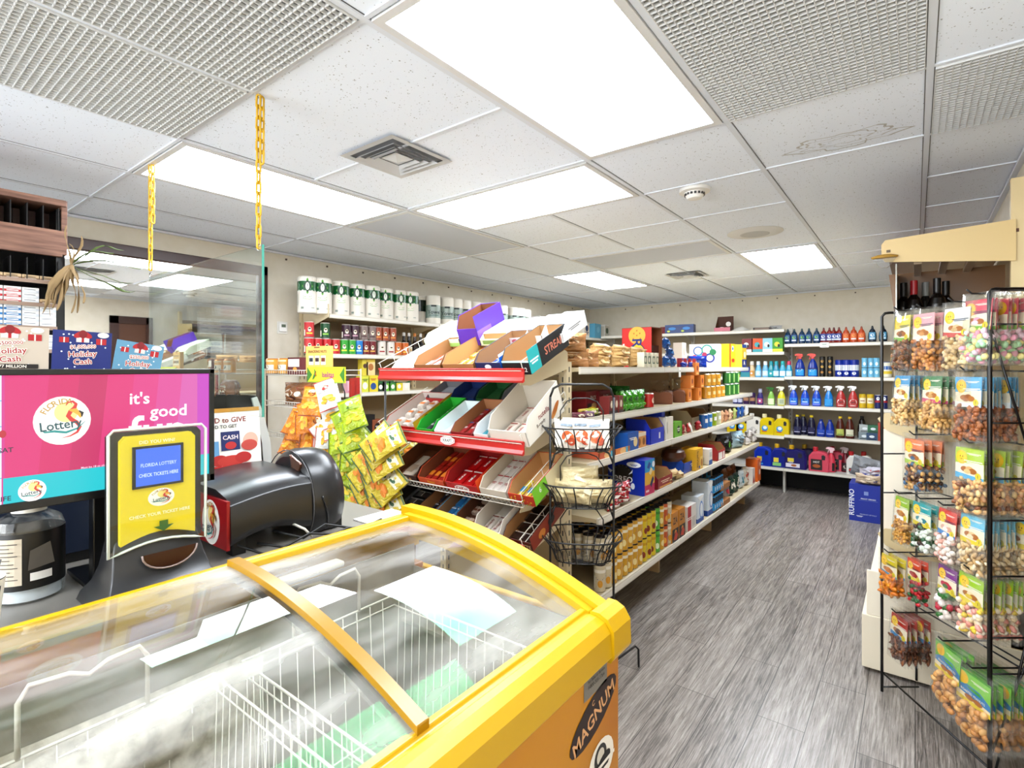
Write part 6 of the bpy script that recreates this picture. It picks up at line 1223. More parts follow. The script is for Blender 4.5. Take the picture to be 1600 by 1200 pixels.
dbox(2, 768, 828, '#e6e1d6', .13, '#d8d2c6', 'large white box with red lettering on the second red shelf', bar('#e3d8cc', '#a5382c', 'nutella', .055, .13, .02, '#a5242c'), 3, 2, 'hazelnut biscuit pack in the large white box', d=.34, backh=.17, side=[('t', 'nutella', .0, .68, .20, '#8d1c22', .6), ('t', 'B-ready', -.12, .42, .13, '#6a5a4c', .4), ('e', .25, .35, .045, .016, '#c98a3c', .5), ('e', .30, .45, .04, .014, '#b5702c', .5)])
for (u0, u1, col, h, desc, inner) in ((612, 650, '#a82420', .05, 'red windowed candy box lying behind the candy eggs', '#8a8a90'), (652, 690, '#15356b', .07, 'dark blue open tray behind the green box', '#1a3f80'), (692, 730, '#1f5a2f', .07, 'dark green open tray behind the white boxes', '#246a38'), (732, 766, '#26262a', .07, 'black open tray behind the dark red cough drop box', '#8a8d92')):
    dbox(2, u0, u1, col, h, inner, desc, None, d=.20, dd=.31, up=.02)
# tier 3
dbox(3, 612, 654, '#4a2a20', .075, '#8d5a38', 'dark brown box with one white slab, far left of the wire shelf', bar('#dccfbf', '#b5a08a', '', .07, .22, .03), 1, 1, 'pale slab in the dark brown box', items=[('r', -.35, .4, .1, .75, '#c9bdb0'), ('e', .25, .5, .01, .008, '#e0b07a')])
dbox(3, 656, 697, '#d0562a', .08, '#8a4f30', 'orange box of peanut butter cups on the wire shelf', bar('#a52c20', '#e0892c', '', .036, .13, .018), 4, 2, 'red and orange bar in the orange box', items=[('t', 'Reeses', 0, .6, .28, '#e9b52c', .6), ('r', -.1, .1, .3, .25, '#8d3a1c')])
dbox(3, 699, 750, '#c3211d', .085, '#a81c1a', 'red chocolate wafer box, centre of the wire shelf', bar('#b5161a', '#e9e0da', 'KitKat', .07, .13, .02), 3, 2, 'red wafer bar in the centre box', items=[('e', 0, .5, .05, .018, '#f0e9e4'), ('t', 'KitKat', 0, .5, .42, '#b5161a', .8)], side=[('r', -.5, 0, .5, 1, '#dd5a24')])
dbox(3, 752, 795, '#ddd3c4', .085, '#cfc3b0', 'cream box of red and white bars on the wire shelf', bar('#ded5cc', '#a82a2c', 'milk', .042, .14, .02, '#a82a2c'), 4, 2, 'red and white bar in the cream box')
dbox(3, 797, 838, '#d0562c', .085, '#c9a070', 'bulk candy box with lime green corner, rightmost on the wire shelf', bar('#c9b53a', '#2c8ab5', '', .03, .13), 3, 1, 'yellow and blue stick in the lime box', items=[('r', -.5, 0, .5, 1, '#c9482a')]+[('e', random.uniform(-.45, .45), random.uniform(.1, .9), .004, .004, random.choice(['#e9c42c', '#8dbb2c', '#c92a2c', '#e0782c'])) for _ in range(30)], side=[('r', -.5, 0, -.1, 1, '#84c43a'), ('t', '6', -.3, .6, .3, '#f0f4e4'), ('r', -.1, 0, .5, 1, '#d9cfae')])
# tier 4
dbox(4, 606, 650, '#1b191b', .065, '#3a3432', 'black box of dark chocolate bars, far left on the lowest red shelf', bar('#17161a', '#c9c9cc', 'HERSHEYS', .15, .05, .014), 1, 4, 'black chocolate bar in the far left box', items=[('r', -.45, .3, .45, .6, '#b5b0ae')])
dbox(4, 652, 678, '#8d6440', .07, '#a57c54', 'brown open box beside the black one on the lowest shelf', bar('#2c2c38', '#c9c9d0', 'bar'), 2, 2, 'dark bar in the brown lowest-shelf box', items=[('r', -.5, 0, .5, .4, '#2ca5a0')])
dbox(4, 680, 710, '#4f9fc4', .075, '#a57f58', 'light blue box on the lowest red shelf', bar('#3f8ac0', '#e9eef2', 'cream', .04), 3, 2, 'blue and white bar in the light blue box')
dbox(4, 712, 742, '#7c4a2c', .08, '#6d452c', 'brown box of small pale sweets on the lowest shelf', bar('#cfb8a5', '#8d5a44', '', .03, .05, .02), 4, 3, 'small pale sweet in the brown box', items=[('r', .1, .3, .3, .8, '#5c2c1c'), ('r', -.3, .5, -.1, .7, '#e9e4dc')])
dbox(4, 744, 786, '#e6e0d6', .10, '#cfc8bc', 'white box with dark red lettering on the lowest red shelf', bar('#d9d0c6', '#8d4a3a', 'B-ready', .05, .13, .018, '#8d3a2c'), 3, 1, 'white wafer bar in the lowest white box', items=[('t', 'nutella', 0, .62, .34, '#8d1c22', .8), ('t', 'B-ready', -.1, .25, .2, '#4a4a48', .6)], side=[('t', 'nutella', 0, .5, .34, '#8d1c22', .8)])
dbox(4, 788, 834, '#5c2a1f', .075, '#b08458', 'brown coconut wafer box, rightmost on the lowest red shelf', bar('#33211c', '#e6dfd6', 'Cocosette', .15, .048, .02, '#efe8dc'), 1, 4, 'brown coconut wafer bar in the rightmost box', items=[('t', 'COCOSETTE', 0, .4, .42, '#dcc49a', .9)], side=[('r', -.5, 0, .5, 1, '#8d3a22'), ('e', .1, .5, .03, .02, '#2c2018'), ('e', -.2, .4, .03, .02, '#c9843a')])
# ================================================================ BLACK THREE-TIER BASKET STAND
bs = thing('basket_stand', 'black three-tier wire basket stand at the end of the aisle shelving', 'stand', (-1.245, 2.16, 0)); bw_ = M('#191817', .4)
BR = Matrix.Rotation(.56, 4, 'Z')
def bmb2(): m = MB(); m.X = BR; return m
HW = .148
for s_ in (-1, 1):
    m = bmb2(); m.tube([(HW*s_, 0, 0), (HW*s_, 0, 1.36)], .0055, bw_, 8); m.build('post', bs)
m = bmb2(); m.tube([(-HW, 0, 1.36), (-HW+.015, 0, 1.40), (-HW+.05, 0, 1.42), (HW-.05, 0, 1.42), (HW-.015, 0, 1.40), (HW, 0, 1.36)], .0055, bw_, 8); m.build('top_arch', bs)
for s_ in (-1, 1):
    m = bmb2(); m.tube([(HW*s_, 0, .18), (HW*s_, .0, .12), ((.27 if s_ > 0 else -.16), .17, .11), ((.288 if s_ > 0 else -.17), .183, .09), ((.29 if s_ > 0 else -.17), .185, .0)], .0055, bw_, 8); m.build('foot', bs)
    m = bmb2(); m.tube([(HW*s_, 0, .14), (HW*s_, -.10, .10), (HW*s_, -.115, .0)], .005, bw_, 8); m.build('foot', bs)
for bi, (z, rot) in enumerate(((1.225, 0), (.965, 0), (.715, .12))):
    kb = bpy.data.objects.new('wire_basket', None); COL.objects.link(kb); kb.parent = bs
    rx, ry, rx2, ry2, zb = .185, .15, .125, .10, z-.105
    def el(a, b, zz, n=28): return [(a*(abs(cos(t)) ** .7)*(1 if cos(t) > 0 else -1), b*(abs(sin(t)) ** .7)*(1 if sin(t) > 0 else -1), zz) for t in [2*pi*i/n+.001 for i in range(n)]]
    m = bmb2(); m.tube(el(rx, ry, z), .0038, bw_, 6, True); m.tube(el(rx2, ry2, zb), .003, bw_, 6, True)
    for i in range(-4, 5): m.tube([(rx2*i/5, -ry2*.95, zb), (rx2*i/5, ry2*.95, zb)], .0015, bw_, 4); m.tube([(-rx2*.95, ry2*i/5, zb), (rx2*.95, ry2*i/5, zb)], .0015, bw_, 4)
    m.build('rim_and_base', kb)
    m = bmb2(); a_, b_2 = el(rx, ry, z, 26), el(rx2, ry2, zb, 26)
    for i in range(26):
        p_, q_ = Vector(a_[i]), Vector(b_2[i]); mid = (p_+q_)/2; mid.x *= .93; mid.y *= .93; m.tube([p_, mid, q_], .0034 if i % 2 else .0018, bw_, 5)
    m.build('basket_bars', kb)
    m = bmb2(); m.tube([(-.10, .0, z), (-.10, 0, z+.07), (-.07, .0, z+.115), (-.03, 0, z+.13), (.03, 0, z+.13), (.07, 0, z+.115), (.10, 0, z+.07), (.10, 0, z)], .003, bw_, 6); m.build('basket_handle', kb)
    if bi: m = bmb2(); m.tube([(-HW, 0, z+.06), (-HW+.02, .02, z+.12), (-.06, .04, z+.155), (.06, .04, z+.155), (HW-.02, .02, z+.13), (HW, 0, z+.08)], .005, bw_, 7); m.build('hoop', kb)
for i, (dx, dy, r_) in enumerate(((-.07, -.04, .3), (0, -.02, 0), (.07, -.04, -.3), (-.03, .05, .1))):
    p = BR @ Vector((dx, dy, 0)); pouch('waffle_pack', 'packet', .12, .14, .05, '#ddd5c9', [('e', 0, .35, .03, .03, '#c9662c'), ('e', .15, .2, .02, .02, '#b5502c'), ('r', -.3, .7, .2, .8, '#8d9aa5')], None, .3, 150+i).put((-1.245+p.x, 2.16+p.y, 1.125), 'white and orange food packet in the top black basket, %s of four' % nth(i, 4), 'food packets in the top basket', (R(-25), r_*.4, .56+r_))
for i, (dx, dy, z) in enumerate(((-.05, -.02, .865), (.05, -.01, .865), (0, .02, .92))):
    p = BR @ Vector((dx, dy, 0)); pouch('tortilla_bag', 'bag', .19, .11, .12, '#d9cba5', [('e', 0, .5, .05, .03, '#e6dcc0'), ('e', .1, .3, .03, .015, '#c4b082')], '#cbbb92', .3, 160+i).put((-1.245+p.x, 2.16+p.y, z), 'cream plastic food bag in the middle black basket, %s' % ['left', 'right', 'top one'][i], 'cream bags in the middle basket', (R(-15), 0, .56+.3*(i-1)))
# ================================================================ BACK WALL STOCK
BT = BD-.07
def bput(kind, u, z, label, group=None, off=0, dr=0, lift=0): return kind.put(tuple(BW.px(u, BT-off, z+.001+lift)), label, group, dr)
ZL = {'1': 1.958, '2': 1.686, '3': 1.376, '4': 1.036, '5': .676, '6': .296, 'r1': 1.776, 'r3': 1.389, 'r4': 1.046, 'r5': .696}
s_bl, s_rb, s_or, s_db = soap('#143c5c', '#1d5a9a', '#8dc43a', '#3c5a5c'), soap('#8d2a20', '#2a4f9a', '#e6e6f0', '#7c4038'), soap('#c2562a', '#d9703a', '#e9a04a', '#a55a3c'), soap('#14283c', '#5fa5c9', '#e9f0f4', '#26323c')
for i, u in enumerate((1231, 1241, 1253, 1264, 1276)): bput(s_bl, u, ZL['r1'], 'dark teal dish soap bottle, %s of five on the top right back shelf' % nth(i, 5), 'teal dish soap bottles', dr=.3*((i % 3)-1), lift=0)
for i, u in enumerate((1287, 1296, 1303, 1311)): bput(s_rb, u, ZL['r1'], 'red dish soap bottle with blue label, %s of four' % nth(i, 4), 'red and blue dish soap bottles', dr=.2*((i % 3)-1))
for i, u in enumerate((1322, 1334, 1346)): bput(s_or, u, ZL['r1'], 'orange soap bottle, %s of three on the top right back shelf' % nth(i, 3), 'orange soap bottles')
for i, u in enumerate((1363, 1380)): bput(s_db, u, ZL['r1'], 'dark blue soap bottle with pale label, %s of two by the black rack' % nth(i, 2), 'dark blue soap bottles')
tb = carton('dish_tab_tub', 'box', .19, .12, .115, '#173f7c', [('e', 0, .55, .05, .02, '#3f8fd0'), ('r', -.5, .82, .5, 1, '#1b4f8d'), ('e', -.25, .25, .02, .012, '#c9d94a')])
for i, u in enumerate((1052, 1074)): bput(tb, u, ZL['1'], 'dark blue tub on the top left back shelf, %s of two' % nth(i, 2), 'dark blue tubs', dr=.1)
bput(pouch('red_pouch', 'packet', .10, .10, .05, '#8d2a34', [], None, .3, 201), 1037, ZL['1'], 'small dark red pouch left of the dark blue tubs')
def hb():
    m = MB(); m.box(-.10, -.07, 0, .10, .07, .003, M('#6d452c', .7)); m.box(-.10, .067, 0, .10, .07, .20, M('#5c3722', .7)); m.box(-.10, -.07, 0, .10, -.067, .05, M('#cf7f8d', .5)); m.prism([(-.07, 0), (.07, 0), (.07, .20), (-.02, .06)], -.10, -.097, M('#6d452c', .7), 'x'); return m.build('open_box')
bput(Kind(hb, 'box'), 1131, ZL['1'], 'open brown and pink box on the top back shelf', None, 0, -.05)
bput(Kind(lambda: MB().lathe([(.022, 0), (.024, .05), (.02, .055)], M('#e9d9d4', .5), 14).build('roll'), 'roll'), 1128, ZL['1'], 'small pale roll in the open pink and brown box, left', None, 0, 0, .004)
bput(Kind(lambda: MB().lathe([(.0, .0), (.03, .004), (.03, .018), (0, .02)], M('#ece8e2', .5), 18).build('disc'), 'sponge'), 1138, ZL['1'], 'round white sponge leaning in the open pink box', None, -.0, (pi/2, 0, .3), .095)
bput(Kind(lambda: tag(MB().grid(lambda u, v: ((u-.5)*.24, (v-.5)*.16, .05*sin(pi*u)*sin(pi*v)*(1+.3*noise.noise(Vector((u*6, v*5, 2))))), 16, 10, M('#dcd9d2', .7)).build('folded_cloth')), 'cloth'), 1158, ZL['1'], 'crumpled white cloth on the top back shelf', None)
bput(Kind(lambda: MB().box(-.10, -.06, 0, .10, .06, .03, M('#3a2a24', .5)).art([('r', -.4, .2, .4, .8, '#8d7a6a')], lambda u, v, l: (u*.2, -.0605-l, v*.03)).build('flat_box'), 'box'), 1192, ZL['1'], 'flat dark box right of the white cloth on the top back shelf')
bput(pouch('foil_pack', 'packet', .14, .05, .08, '#b5b4b2', [('e', 0, .5, .02, .01, '#4a4a4a')], None, .2, 210), 1212, ZL['1'], 'grey foil pack at the right end of the top left back shelf')
for i, (u, c, c2, nm) in enumerate(((1168, '#8d2a2c', '#e9e4dc', 'dark red'), (1185, '#d9642c', '#4fb0b5', 'orange and teal'), (1200, '#9fd0dc', '#e9f4f4', 'light blue'), (1216, '#4fa53a', '#e0d94a', 'green'))):
    bput(carton('laundry_box', 'box', .115, .07, .17, c, [('e', -.05, .55, .03, .03, c2), ('r', -.5, 0, .5, .22, c2), ('e', .12, .45, .012, .02, '#20242c')]), u, ZL['2'], 'small %s laundry box on the second left back shelf' % nm, None, 0, -.05)
softb = lambda col, cap, lab: bottle_kind('softener_bottle', 'bottle', [(.032, 0), (.036, .01), (.036, .09), (.026, .13), (.020, .15), (.020, .152), (.023, .154), (.020, .195), (.018, .198)], .152, col, cap, sy=.75, lab=(.02, .08, [('r', -.45, 0, .45, 1, lab), ('e', 0, .5, .012, .012, '#e9eef2')]))
bput(carton('sponge_pack', 'packet', .11, .06, .13, '#1f3f9a', [('r', -.5, 0, .5, .5, '#3f9aa5')]), 1165, ZL['3'], 'blue and teal sponge pack on the third left back shelf')
bput(carton('sponge_pack', 'packet', .10, .06, .10, '#b59a3a', [('r', -.5, .3, .5, .7, '#3f8a4a')]), 1152, ZL['3'], 'green and yellow sponge pack on the third left back shelf')
for i, (u, a, nm) in enumerate(((1175, ('#e0c49a', '#ece6dc', '#d9a04a'), 'cream'), (1185, ('#6fb5dc', '#e6eef2', '#c9e4f0'), 'light blue'), (1196, ('#7ab9dc', '#e6eef2', '#d0e6f0'), 'pale blue'), (1205, ('#1f9aa5', '#2aa5ae', '#38b0b8'), 'teal'), (1213, ('#1f93b0', '#3ab0b8', '#cfeaf0'), 'teal labelled'), (1223, ('#3aaecb', '#2ab5b5', '#e9f2f4'), 'turquoise'), (1233, ('#2a9fc0', '#d0446a', '#cfe6ee'), 'pink capped'))):
    bput(softb(*a), u, ZL['3'], '%s bottle, %s of seven on the third left back shelf' % (nm, nth(i, 7)), 'softener bottles')
win = spray_kind('#1d3f9a', '#d94a3a', '#2aa0dc', [('e', .0, .7, .03, .012, '#e9eef6', .4), ('r', -.46, .8, .46, 1, '#16307c')], .235, .052)
for i, u in enumerate((1250, 1270)): bput(win, u, ZL['r3'], 'blue glass cleaner spray with red trigger, %s of two' % nth(i, 2), 'blue sprays with red triggers')
bk_ = can_kind('spray_can', 'can', .030, .235, '#1b1a18', [('e', 0, .78, .014, .014, '#c9a24a'), ('e', 0, .5, .014, .014, '#c9a24a'), ('e', 0, .22, .014, .014, '#b5843a')], '#2a2a2a', '#1a1a1a')
for i, u in enumerate((1285, 1297)): bput(bk_, u, ZL['r3'], 'black spray can with gold circles, %s of two' % nth(i, 2), 'black spray cans')
wp = can_kind('wipes_tub', 'tub', .045, .195, '#17389a', [('r', -.5, .38, .5, .72, '#e3e6ea'), ('t', 'wipes', 0, .52, .09, '#26303c', .5), ('e', 0, .2, .02, .016, '#e9eef2')], '#1c3fae', '#17389a')
for i, u in enumerate((1312, 1323, 1335)): bput(wp, u, ZL['r3'], 'dark blue wipes tub, %s of three' % nth(i, 3), 'dark blue wipes tubs')
lb_ = can_kind('air_freshener', 'can', .028, .215, '#7fc0dc', [('r', -.5, .48, .5, .51, '#20303c'), ('e', 0, .7, .012, .02, '#e9f4f8'), ('e', 0, .25, .014, .02, '#dceef6')], '#9fd2e6', '#8cc8e0')
for i, u in enumerate((1351, 1361, 1370)): bput(lb_, u, ZL['r3'], 'light blue air freshener can, %s of three' % nth(i, 3), 'light blue cans')
bput(can_kind('wipes_tub', 'tub', .045, .17, '#e6e3d2', [('r', -.5, .5, .5, .75, '#2c6fb5'), ('r', -.5, .2, .5, .4, '#e0c93a')], '#2458a5'), 1386, ZL['r3'], 'white and yellow wipes tub right of the light blue cans, behind the rack')
sj = can_kind('scent_jar', 'jar', .030, .10, '#3a3a7c', [('r', -.4, .2, .4, .7, '#cfd0e0')], '#23285c')
for i, u in enumerate((1149, 1157)): bput(sj, u, ZL['4'], 'small dark blue scent jar, %s of two' % nth(i, 2), 'scent jars')
sj2 = can_kind('scent_jar', 'jar', .034, .145, '#4a2f5c', [('r', -.4, .3, .4, .6, '#b58a6a')], '#2a2a7c')
for i, u in enumerate((1166, 1176)): bput(sj2, u, ZL['4'], 'purple jar with blue lid, %s of two on the fourth left back shelf' % nth(i, 2), 'purple jars')
bput(softb('#40357c', '#b5b5c9', '#b55a8a'), 1188, ZL['4'], 'purple scented bottle with grey cap on the fourth left back shelf', None, 0, 0)
gsp = spray_kind('#8fbf5a', '#3f7a34', '#dce9c4', [('p', [(-.4, .5), (.4, .3), (.4, .45), (-.4, .65)], '#c93a2c')], .19, .040)
bput(gsp, 1205, ZL['4'], 'green spray bottle with dark green trigger on the fourth back shelf')
bput(spray_kind('#d8d02c', '#e6e6d4', '#c9cfae', [('r', -.2, .2, .3, .8, '#aab59a')], .20, .045), 1221, ZL['4'], 'yellow spray bottle with white trigger on the fourth back shelf')
usp = spray_kind('#1f56c0', '#e9ecee', '#3f8fe0', [('r', -.46, 0, .46, .25, '#7c8ae0'), ('e', 0, .75, .02, .010, '#123a8d'), ('r', -.3, .4, .3, .5, '#dfe9f6')], .205, .046)
for i, u in enumerate((1240, 1258, 1276)): bput(usp, u, ZL['r4'], 'blue spray cleaner with white trigger, %s of three' % nth(i, 3), 'blue sprays with white triggers')
bput(spray_kind('#1f86cf', '#e9ecee', '#3fa5e0', [('t', 'Tilex', 0, .6, .16, '#123a7c', .7), ('p', [(-.4, .2), (.4, .35), (.4, .25), (-.4, .12)], '#e9f2f8')], .205, .044), 1295, ZL['r4'], 'bright blue spray with a white swoosh, left of the red and white sprays')
f9 = spray_kind('#b8413f', '#ecebe8', '#b8413f', [('e', .02, .62, .038, .034, '#ece8e4'), ('t', '409', .02, .58, .22, '#1c1c1c', .7, .12), ('r', -.3, .06, .3, .16, '#e9c9c4')], .21, .048)
for i, u in enumerate((1314, 1333)): bput(f9, u, ZL['r4'], 'red and white numbered spray bottle, %s of two' % nth(i, 2), 'red and white sprays')
yc = can_kind('yellow_canister', 'can', .034, .155, '#d3b42c', [('r', -.35, .35, .35, .75, '#e9e0c4'), ('r', -.2, .5, .2, .56, '#8d3a2c')], '#dfc83a', '#cfae24')
for i, u in enumerate((1348, 1360)): bput(yc, u, ZL['r4'], 'yellow canister, %s of two right of the red and white sprays' % nth(i, 2), 'yellow canisters')
brc = can_kind('scouring_can', 'can', .030, .15, '#1c2c6c', [('r', -.5, .45, .5, .6, '#b5303a'), ('e', 0, .75, .014, .02, '#e9eef2')], '#d9d9dc', '#1a2550')
for i, u in enumerate((1372, 1382)): bput(brc, u, ZL['r4'], 'dark blue and red can beside the yellow canisters, %s of two' % nth(i, 2), 'dark blue and red cans')
# fifth shelf
yj = jug_kind('#dcc516', '#e3dcb5', [('e', .0, .55, .035, .035, '#3f9ad0'), ('e', .02, .62, .022, .02, '#e6eef2'), ('r', -.3, .2, .2, .28, '#c9402c')], .245, .088)
for i, u in enumerate((1199, 1222)): bput(yj, u, ZL['5'], 'yellow detergent jug on the fifth back shelf, %s of two' % nth(i, 2), 'yellow detergent jugs')
for i, u in enumerate((1148, 1162)): bput(yj, u, ZL['5'], 'yellow jug partly hidden behind the aisle shelving, %s of two' % nth(i, 2), 'yellow jugs behind the aisle end', .02)
bput(jug_kind('#e3ded4', '#e9e6df', [('e', .1, .4, .03, .03, '#cfc9be'), ('r', -.2, .3, .3, .36, '#6a6a64')], .245, .088), 1179, ZL['5'], 'white detergent jug between the yellow jugs')
blb = lambda c, cap, lab, h=.24: bottle_kind('cleaner_bottle', 'bottle', [(.040, 0), (.044, .01), (.044, h*.42), (.040, h*.55), (.028, h*.78), (.016, h*.9), (.016, h*.902), (.018, h*.91), (.017, h)], h*.902, c, cap, sy=.7, lab=(.03, h*.42, [('r', -.48, 0, .48, 1, lab[0]), ('p', [(-.45, .35), (.4, .6), (.4, .75), (-.45, .5)], lab[1]), ('r', -.35, .1, .35, .2, lab[1])]))
for i, (u, off) in enumerate(((1246, 0), (1255, .09), (1268, 0))): bput(blb('#1a1a3c', '#d9c22c', ('#2a2a54', '#cfd0e4')), u, ZL['r5'], 'near-black cleaner bottle with yellow cap, %s of three' % nth(i, 3), 'near-black cleaner bottles', off)
for i, u in enumerate((1283, 1297)): bput(blb('#1f3f9a', '#1f3a8d', ('#2a56b5', '#d0dcf0'), .20), u, ZL['r5'], 'navy blue cleaner bottle, %s of two on the fifth right back shelf' % nth(i, 2), 'navy cleaner bottles')
for i, u in enumerate((1313, 1328)): bput(blb('#5c2a1c', '#dcc02c' if not i else '#c9a52c', ('#bcc46a' if not i else '#e0ddc4', '#4a7a3a'), .245), u, ZL['r5'], 'amber cleaner bottle, %s with %s label' % (['left one', 'right one'][i], ['green', 'pale'][i]), 'amber cleaner bottles')
bput(blb('#2a1a16', '#1a1412', ('#3a241c', '#5c4034'), .25), 1347, ZL['r5'], 'dark brown bottle behind the grey boxes on the fifth shelf', None, .12)
for i, (u, c, dz) in enumerate(((1350, '#8d9aa0', 0), (1362, '#3f5a7c', 0), (1351, '#b5bcbc', .085), (1364, '#3f7a5c', .085))): bput(carton('soap_bar_box', 'box', .10, .07, .082, c, [('e', 0, .5, .024, .014, '#e3e9ec'), ('r', -.4, .1, .4, .2, '#26323c')]), u, ZL['r5'], '%s soap box, %s of the stack of four by the rack' % (['grey', 'slate blue', 'pale grey', 'green'][i], ['bottom left', 'bottom right', 'top left', 'top right'][i]), 'stacked soap boxes', 0, .1, dz)
bput(carton('red_box', 'box', .10, .09, .20, '#b5452f', []), 1381, ZL['r5'], 'plain brick red box behind the black rack post')
# sixth shelf
bj = jug_kind('#1b3fae', '#cfa81c', [('r', -.32, .35, .1, .75, '#e0cf4a'), ('t', 'Xtra', -.1, .35, .13, '#efe9f4', .6), ('r', -.4, .0, .2, .14, '#4f9fd0')], .27, .10)
bput(bj, 1193, ZL['6'], 'royal blue detergent jug with yellow cap, left on the bottom back shelf', 'blue detergent jugs')
bput(jug_kind('#1d2f8d', '#cfa81c', [('r', -.32, .35, .1, .75, '#e0cf4a'), ('r', -.4, .0, .3, .3, '#8dc47a')], .27, .10), 1219, ZL['6'], 'navy detergent jug with green label on the bottom back shelf')
bput(jug_kind('#221f6c', '#cfa81c', [('r', -.32, .5, .1, .85, '#e0cf4a'), ('t', 'Xtra', -.1, .5, .13, '#efe9f4', .6), ('r', -.45, .02, .5, .38, '#e0dce6'), ('e', .1, .2, .03, .014, '#b5703a')], .27, .12, .06), 1243, ZL['6'], 'large dark purple detergent jug with floral label, bottom back shelf')
bput(jug_kind('#2a1f4a', '#b59a24', [('r', -.3, .2, .3, .6, '#8a7a6a')], .27, .10), 1262, ZL['6'], 'dark jug behind the large purple one on the bottom shelf', None, .14)
pink = jug_kind('#d4566a', '#c43c48', [('r', -.42, .0, .42, .95, '#2a1a1c'), ('t', 'HOT', 0, .70, .16, '#e9e4dc', .5), ('e', 0, .35, .04, .02, '#b5652c')], .27, .105)
bput(pink, 1280, ZL['6'], 'pink degreaser jug with black label, in front on the bottom back shelf'); bput(pink, 1306, ZL['6'], 'dark pink jug farther back behind the pink spray bottle', None, .15)
bput(spray_kind('#d4475c', '#e8c4c8', '#d4566a', [('r', .1, .0, .46, 1, '#3a2224')], .245, .042), 1299, ZL['6'], 'pink spray bottle with pale trigger beside the pink jug')
bput(spray_kind('#7c2430', '#e0cfcf', '#3a1c22', [('e', 0, .5, .02, .02, '#d9d0c4')], .245, .042), 1321, ZL['6'], 'dark red spray bottle behind, right of the pink spray', None, .10)
bput(jug_kind('#e2e0da', '#b52a2c', [('r', -.3, .1, .4, .5, '#26262c'), ('e', 0, .3, .03, .014, '#c93a2c')], .25, .07), 1334, ZL['6'], 'white and black lighter fluid jug with red cap, bottom back shelf', None, .02)
bput(jug_kind('#d9d4cc', '#a52a26', [], .25, .06), 1353, ZL['6'], 'second white jug with red cap, half hidden behind the plastic bag', None, .08)
# cardboard wine box with bags on top, beside the right-hand unit
wb_p = at(1349, 816, Z=0); wx0, wx1 = -.515, -.245
wb = MB(); WX, WY = (wx0+wx1)/2, 6.12
wb.box(-.135, 0, 0, .135, .30, .36, M('#1438a0', .4)); wb.art([('t', 'RUFFINO', -.43, .5, .12, '#e9ecf4', 9, pi/2), ('r', -.05, .72, .08, .82, '#8a9cd0'), ('t', 'PINOT GRIGIO', .08, .62, .035, '#dfe4f0', .55), ('r', -.2, .575, .36, .58, '#8a9cd0'), ('t', 'PRODUCT OF ITALY', .08, .2, .028, '#b5c0e0', .6), ('t', 'EXTRA', -.18, .14, .035, '#dfe4f0', .2)], lambda u, v, l: (u*.27, -.0004-l, v*.36))
o = wb.build('wine_carton'); tag(o, 'blue wine carton with vertical white lettering on the floor against the right shelving', 'box'); o.location = (WX, WY, 0)
grb = pouch('plastic_bag', 'bag', .30, .20, .22, '#8b8d90', [('e', .1, .5, .06, .03, '#b5b8bb'), ('e', -.2, .3, .04, .03, '#6a6c70')], '#7c7e82', .2, 301)
grb.put((WX-.0, WY+.16, .40), 'grey crumpled plastic bag on top of the blue carton', None, (0, .2, 0))
pouch('bread_bag', 'bread', .24, .10, .16, '#cbb9a2', [('e', 0, .5, .05, .02, '#e6dccb'), ('e', .2, .4, .02, .012, '#3a4a8d')], None, .25, 302).put((WX+.03, WY+.06, .362), 'bag of pale bread rolls lying at the front of the blue carton', None, 0)
pouch('wrapped_pack', 'packet', .22, .10, .12, '#c9c6d0', [('r', -.4, .2, .4, .35, '#2c3f9a'), ('e', .1, .7, .04, .014, '#c96a6a')], None, .25, 303).put((WX+.05, WY+.08, .43), 'white and blue wrapped pack between the grey bag and the rolls', None, 0)
# ================================================================ BLACK HOOK RACK WITH NUT AND CANDY BAGS
RA = Vector((-.122, 2.972, 0)); E1 = Vector((.609, -.793, 0)); EN = Vector((.793, .609, 0)); RZ = math.atan2(-.793, .609); WD = .549; DP = .17
rk = thing('snack_hook_rack', 'tall black wire hook rack full of nut and candy bags at right', 'rack', tuple(RA)); rkm = M('#121110', .35)
def rp3(a, n, z): return Vector((0, 0, 0))+E1*a+EN*n+Vector((0, 0, z))
def rod(pts, r, name): return MB().tube([rp3(*p) for p in pts], r, rkm, 8).build(name, rk)
rod([(0, 0, 0), (0, 0, 1.735), (.004, .012, 1.75), (.01, .03, 1.752), (.01, DP, 1.752)], .0062, 'post')
rod([(WD, 0, 0), (WD, 0, 1.765), (WD, .01, 1.778), (WD, .02, 1.780), (WD, DP+.035, 1.780)], .0075, 'post')
for z in (1.655, 1.30, 1.10, .95, .75, .53, .40): rod([(WD, 0, z), (WD, DP+.035, z)], .0034, 'side_bar')
rod([(WD, .0, 1.655), (WD, DP, 1.10)], .004, 'side_brace'); rod([(WD, .0, .10), (WD, DP+.03, .62)], .004, 'side_brace'); rod([(WD, DP+.03, .80), (WD, .02, .05)], .004, 'side_brace')
rod([(0, 0, .09), (WD, 0, .06)], .0045, 'base_bar'); rod([(0, .0, .02), (0, DP, .02)], .004, 'base_bar')
rod([(0, DP-.01, .05), (0, DP-.01, 1.752)], .005, 'rear_post'); rod([(WD, DP+.035, .05), (WD, DP+.035, 1.78)], .005, 'rear_post')
for z in (1.10, .92): rod([(0, 0, z), (0, DP-.03, z)], .0034, 'side_bar')
def a_at(u, n=0.0):
    d = ray(u, HY); # intersect with the plane (p-RA).EN = n
    t = (RA.dot(EN)+n)/(d[0]*EN[0]+d[1]*EN[1]); p = Vector((d[0]*t, d[1]*t, 0)); return (p-RA).dot(E1), p
def z_at(v, p): zc = -p.x*sin(YAW)+p.y*cos(YAW); return EYE+(HY-v)*zc/FPX
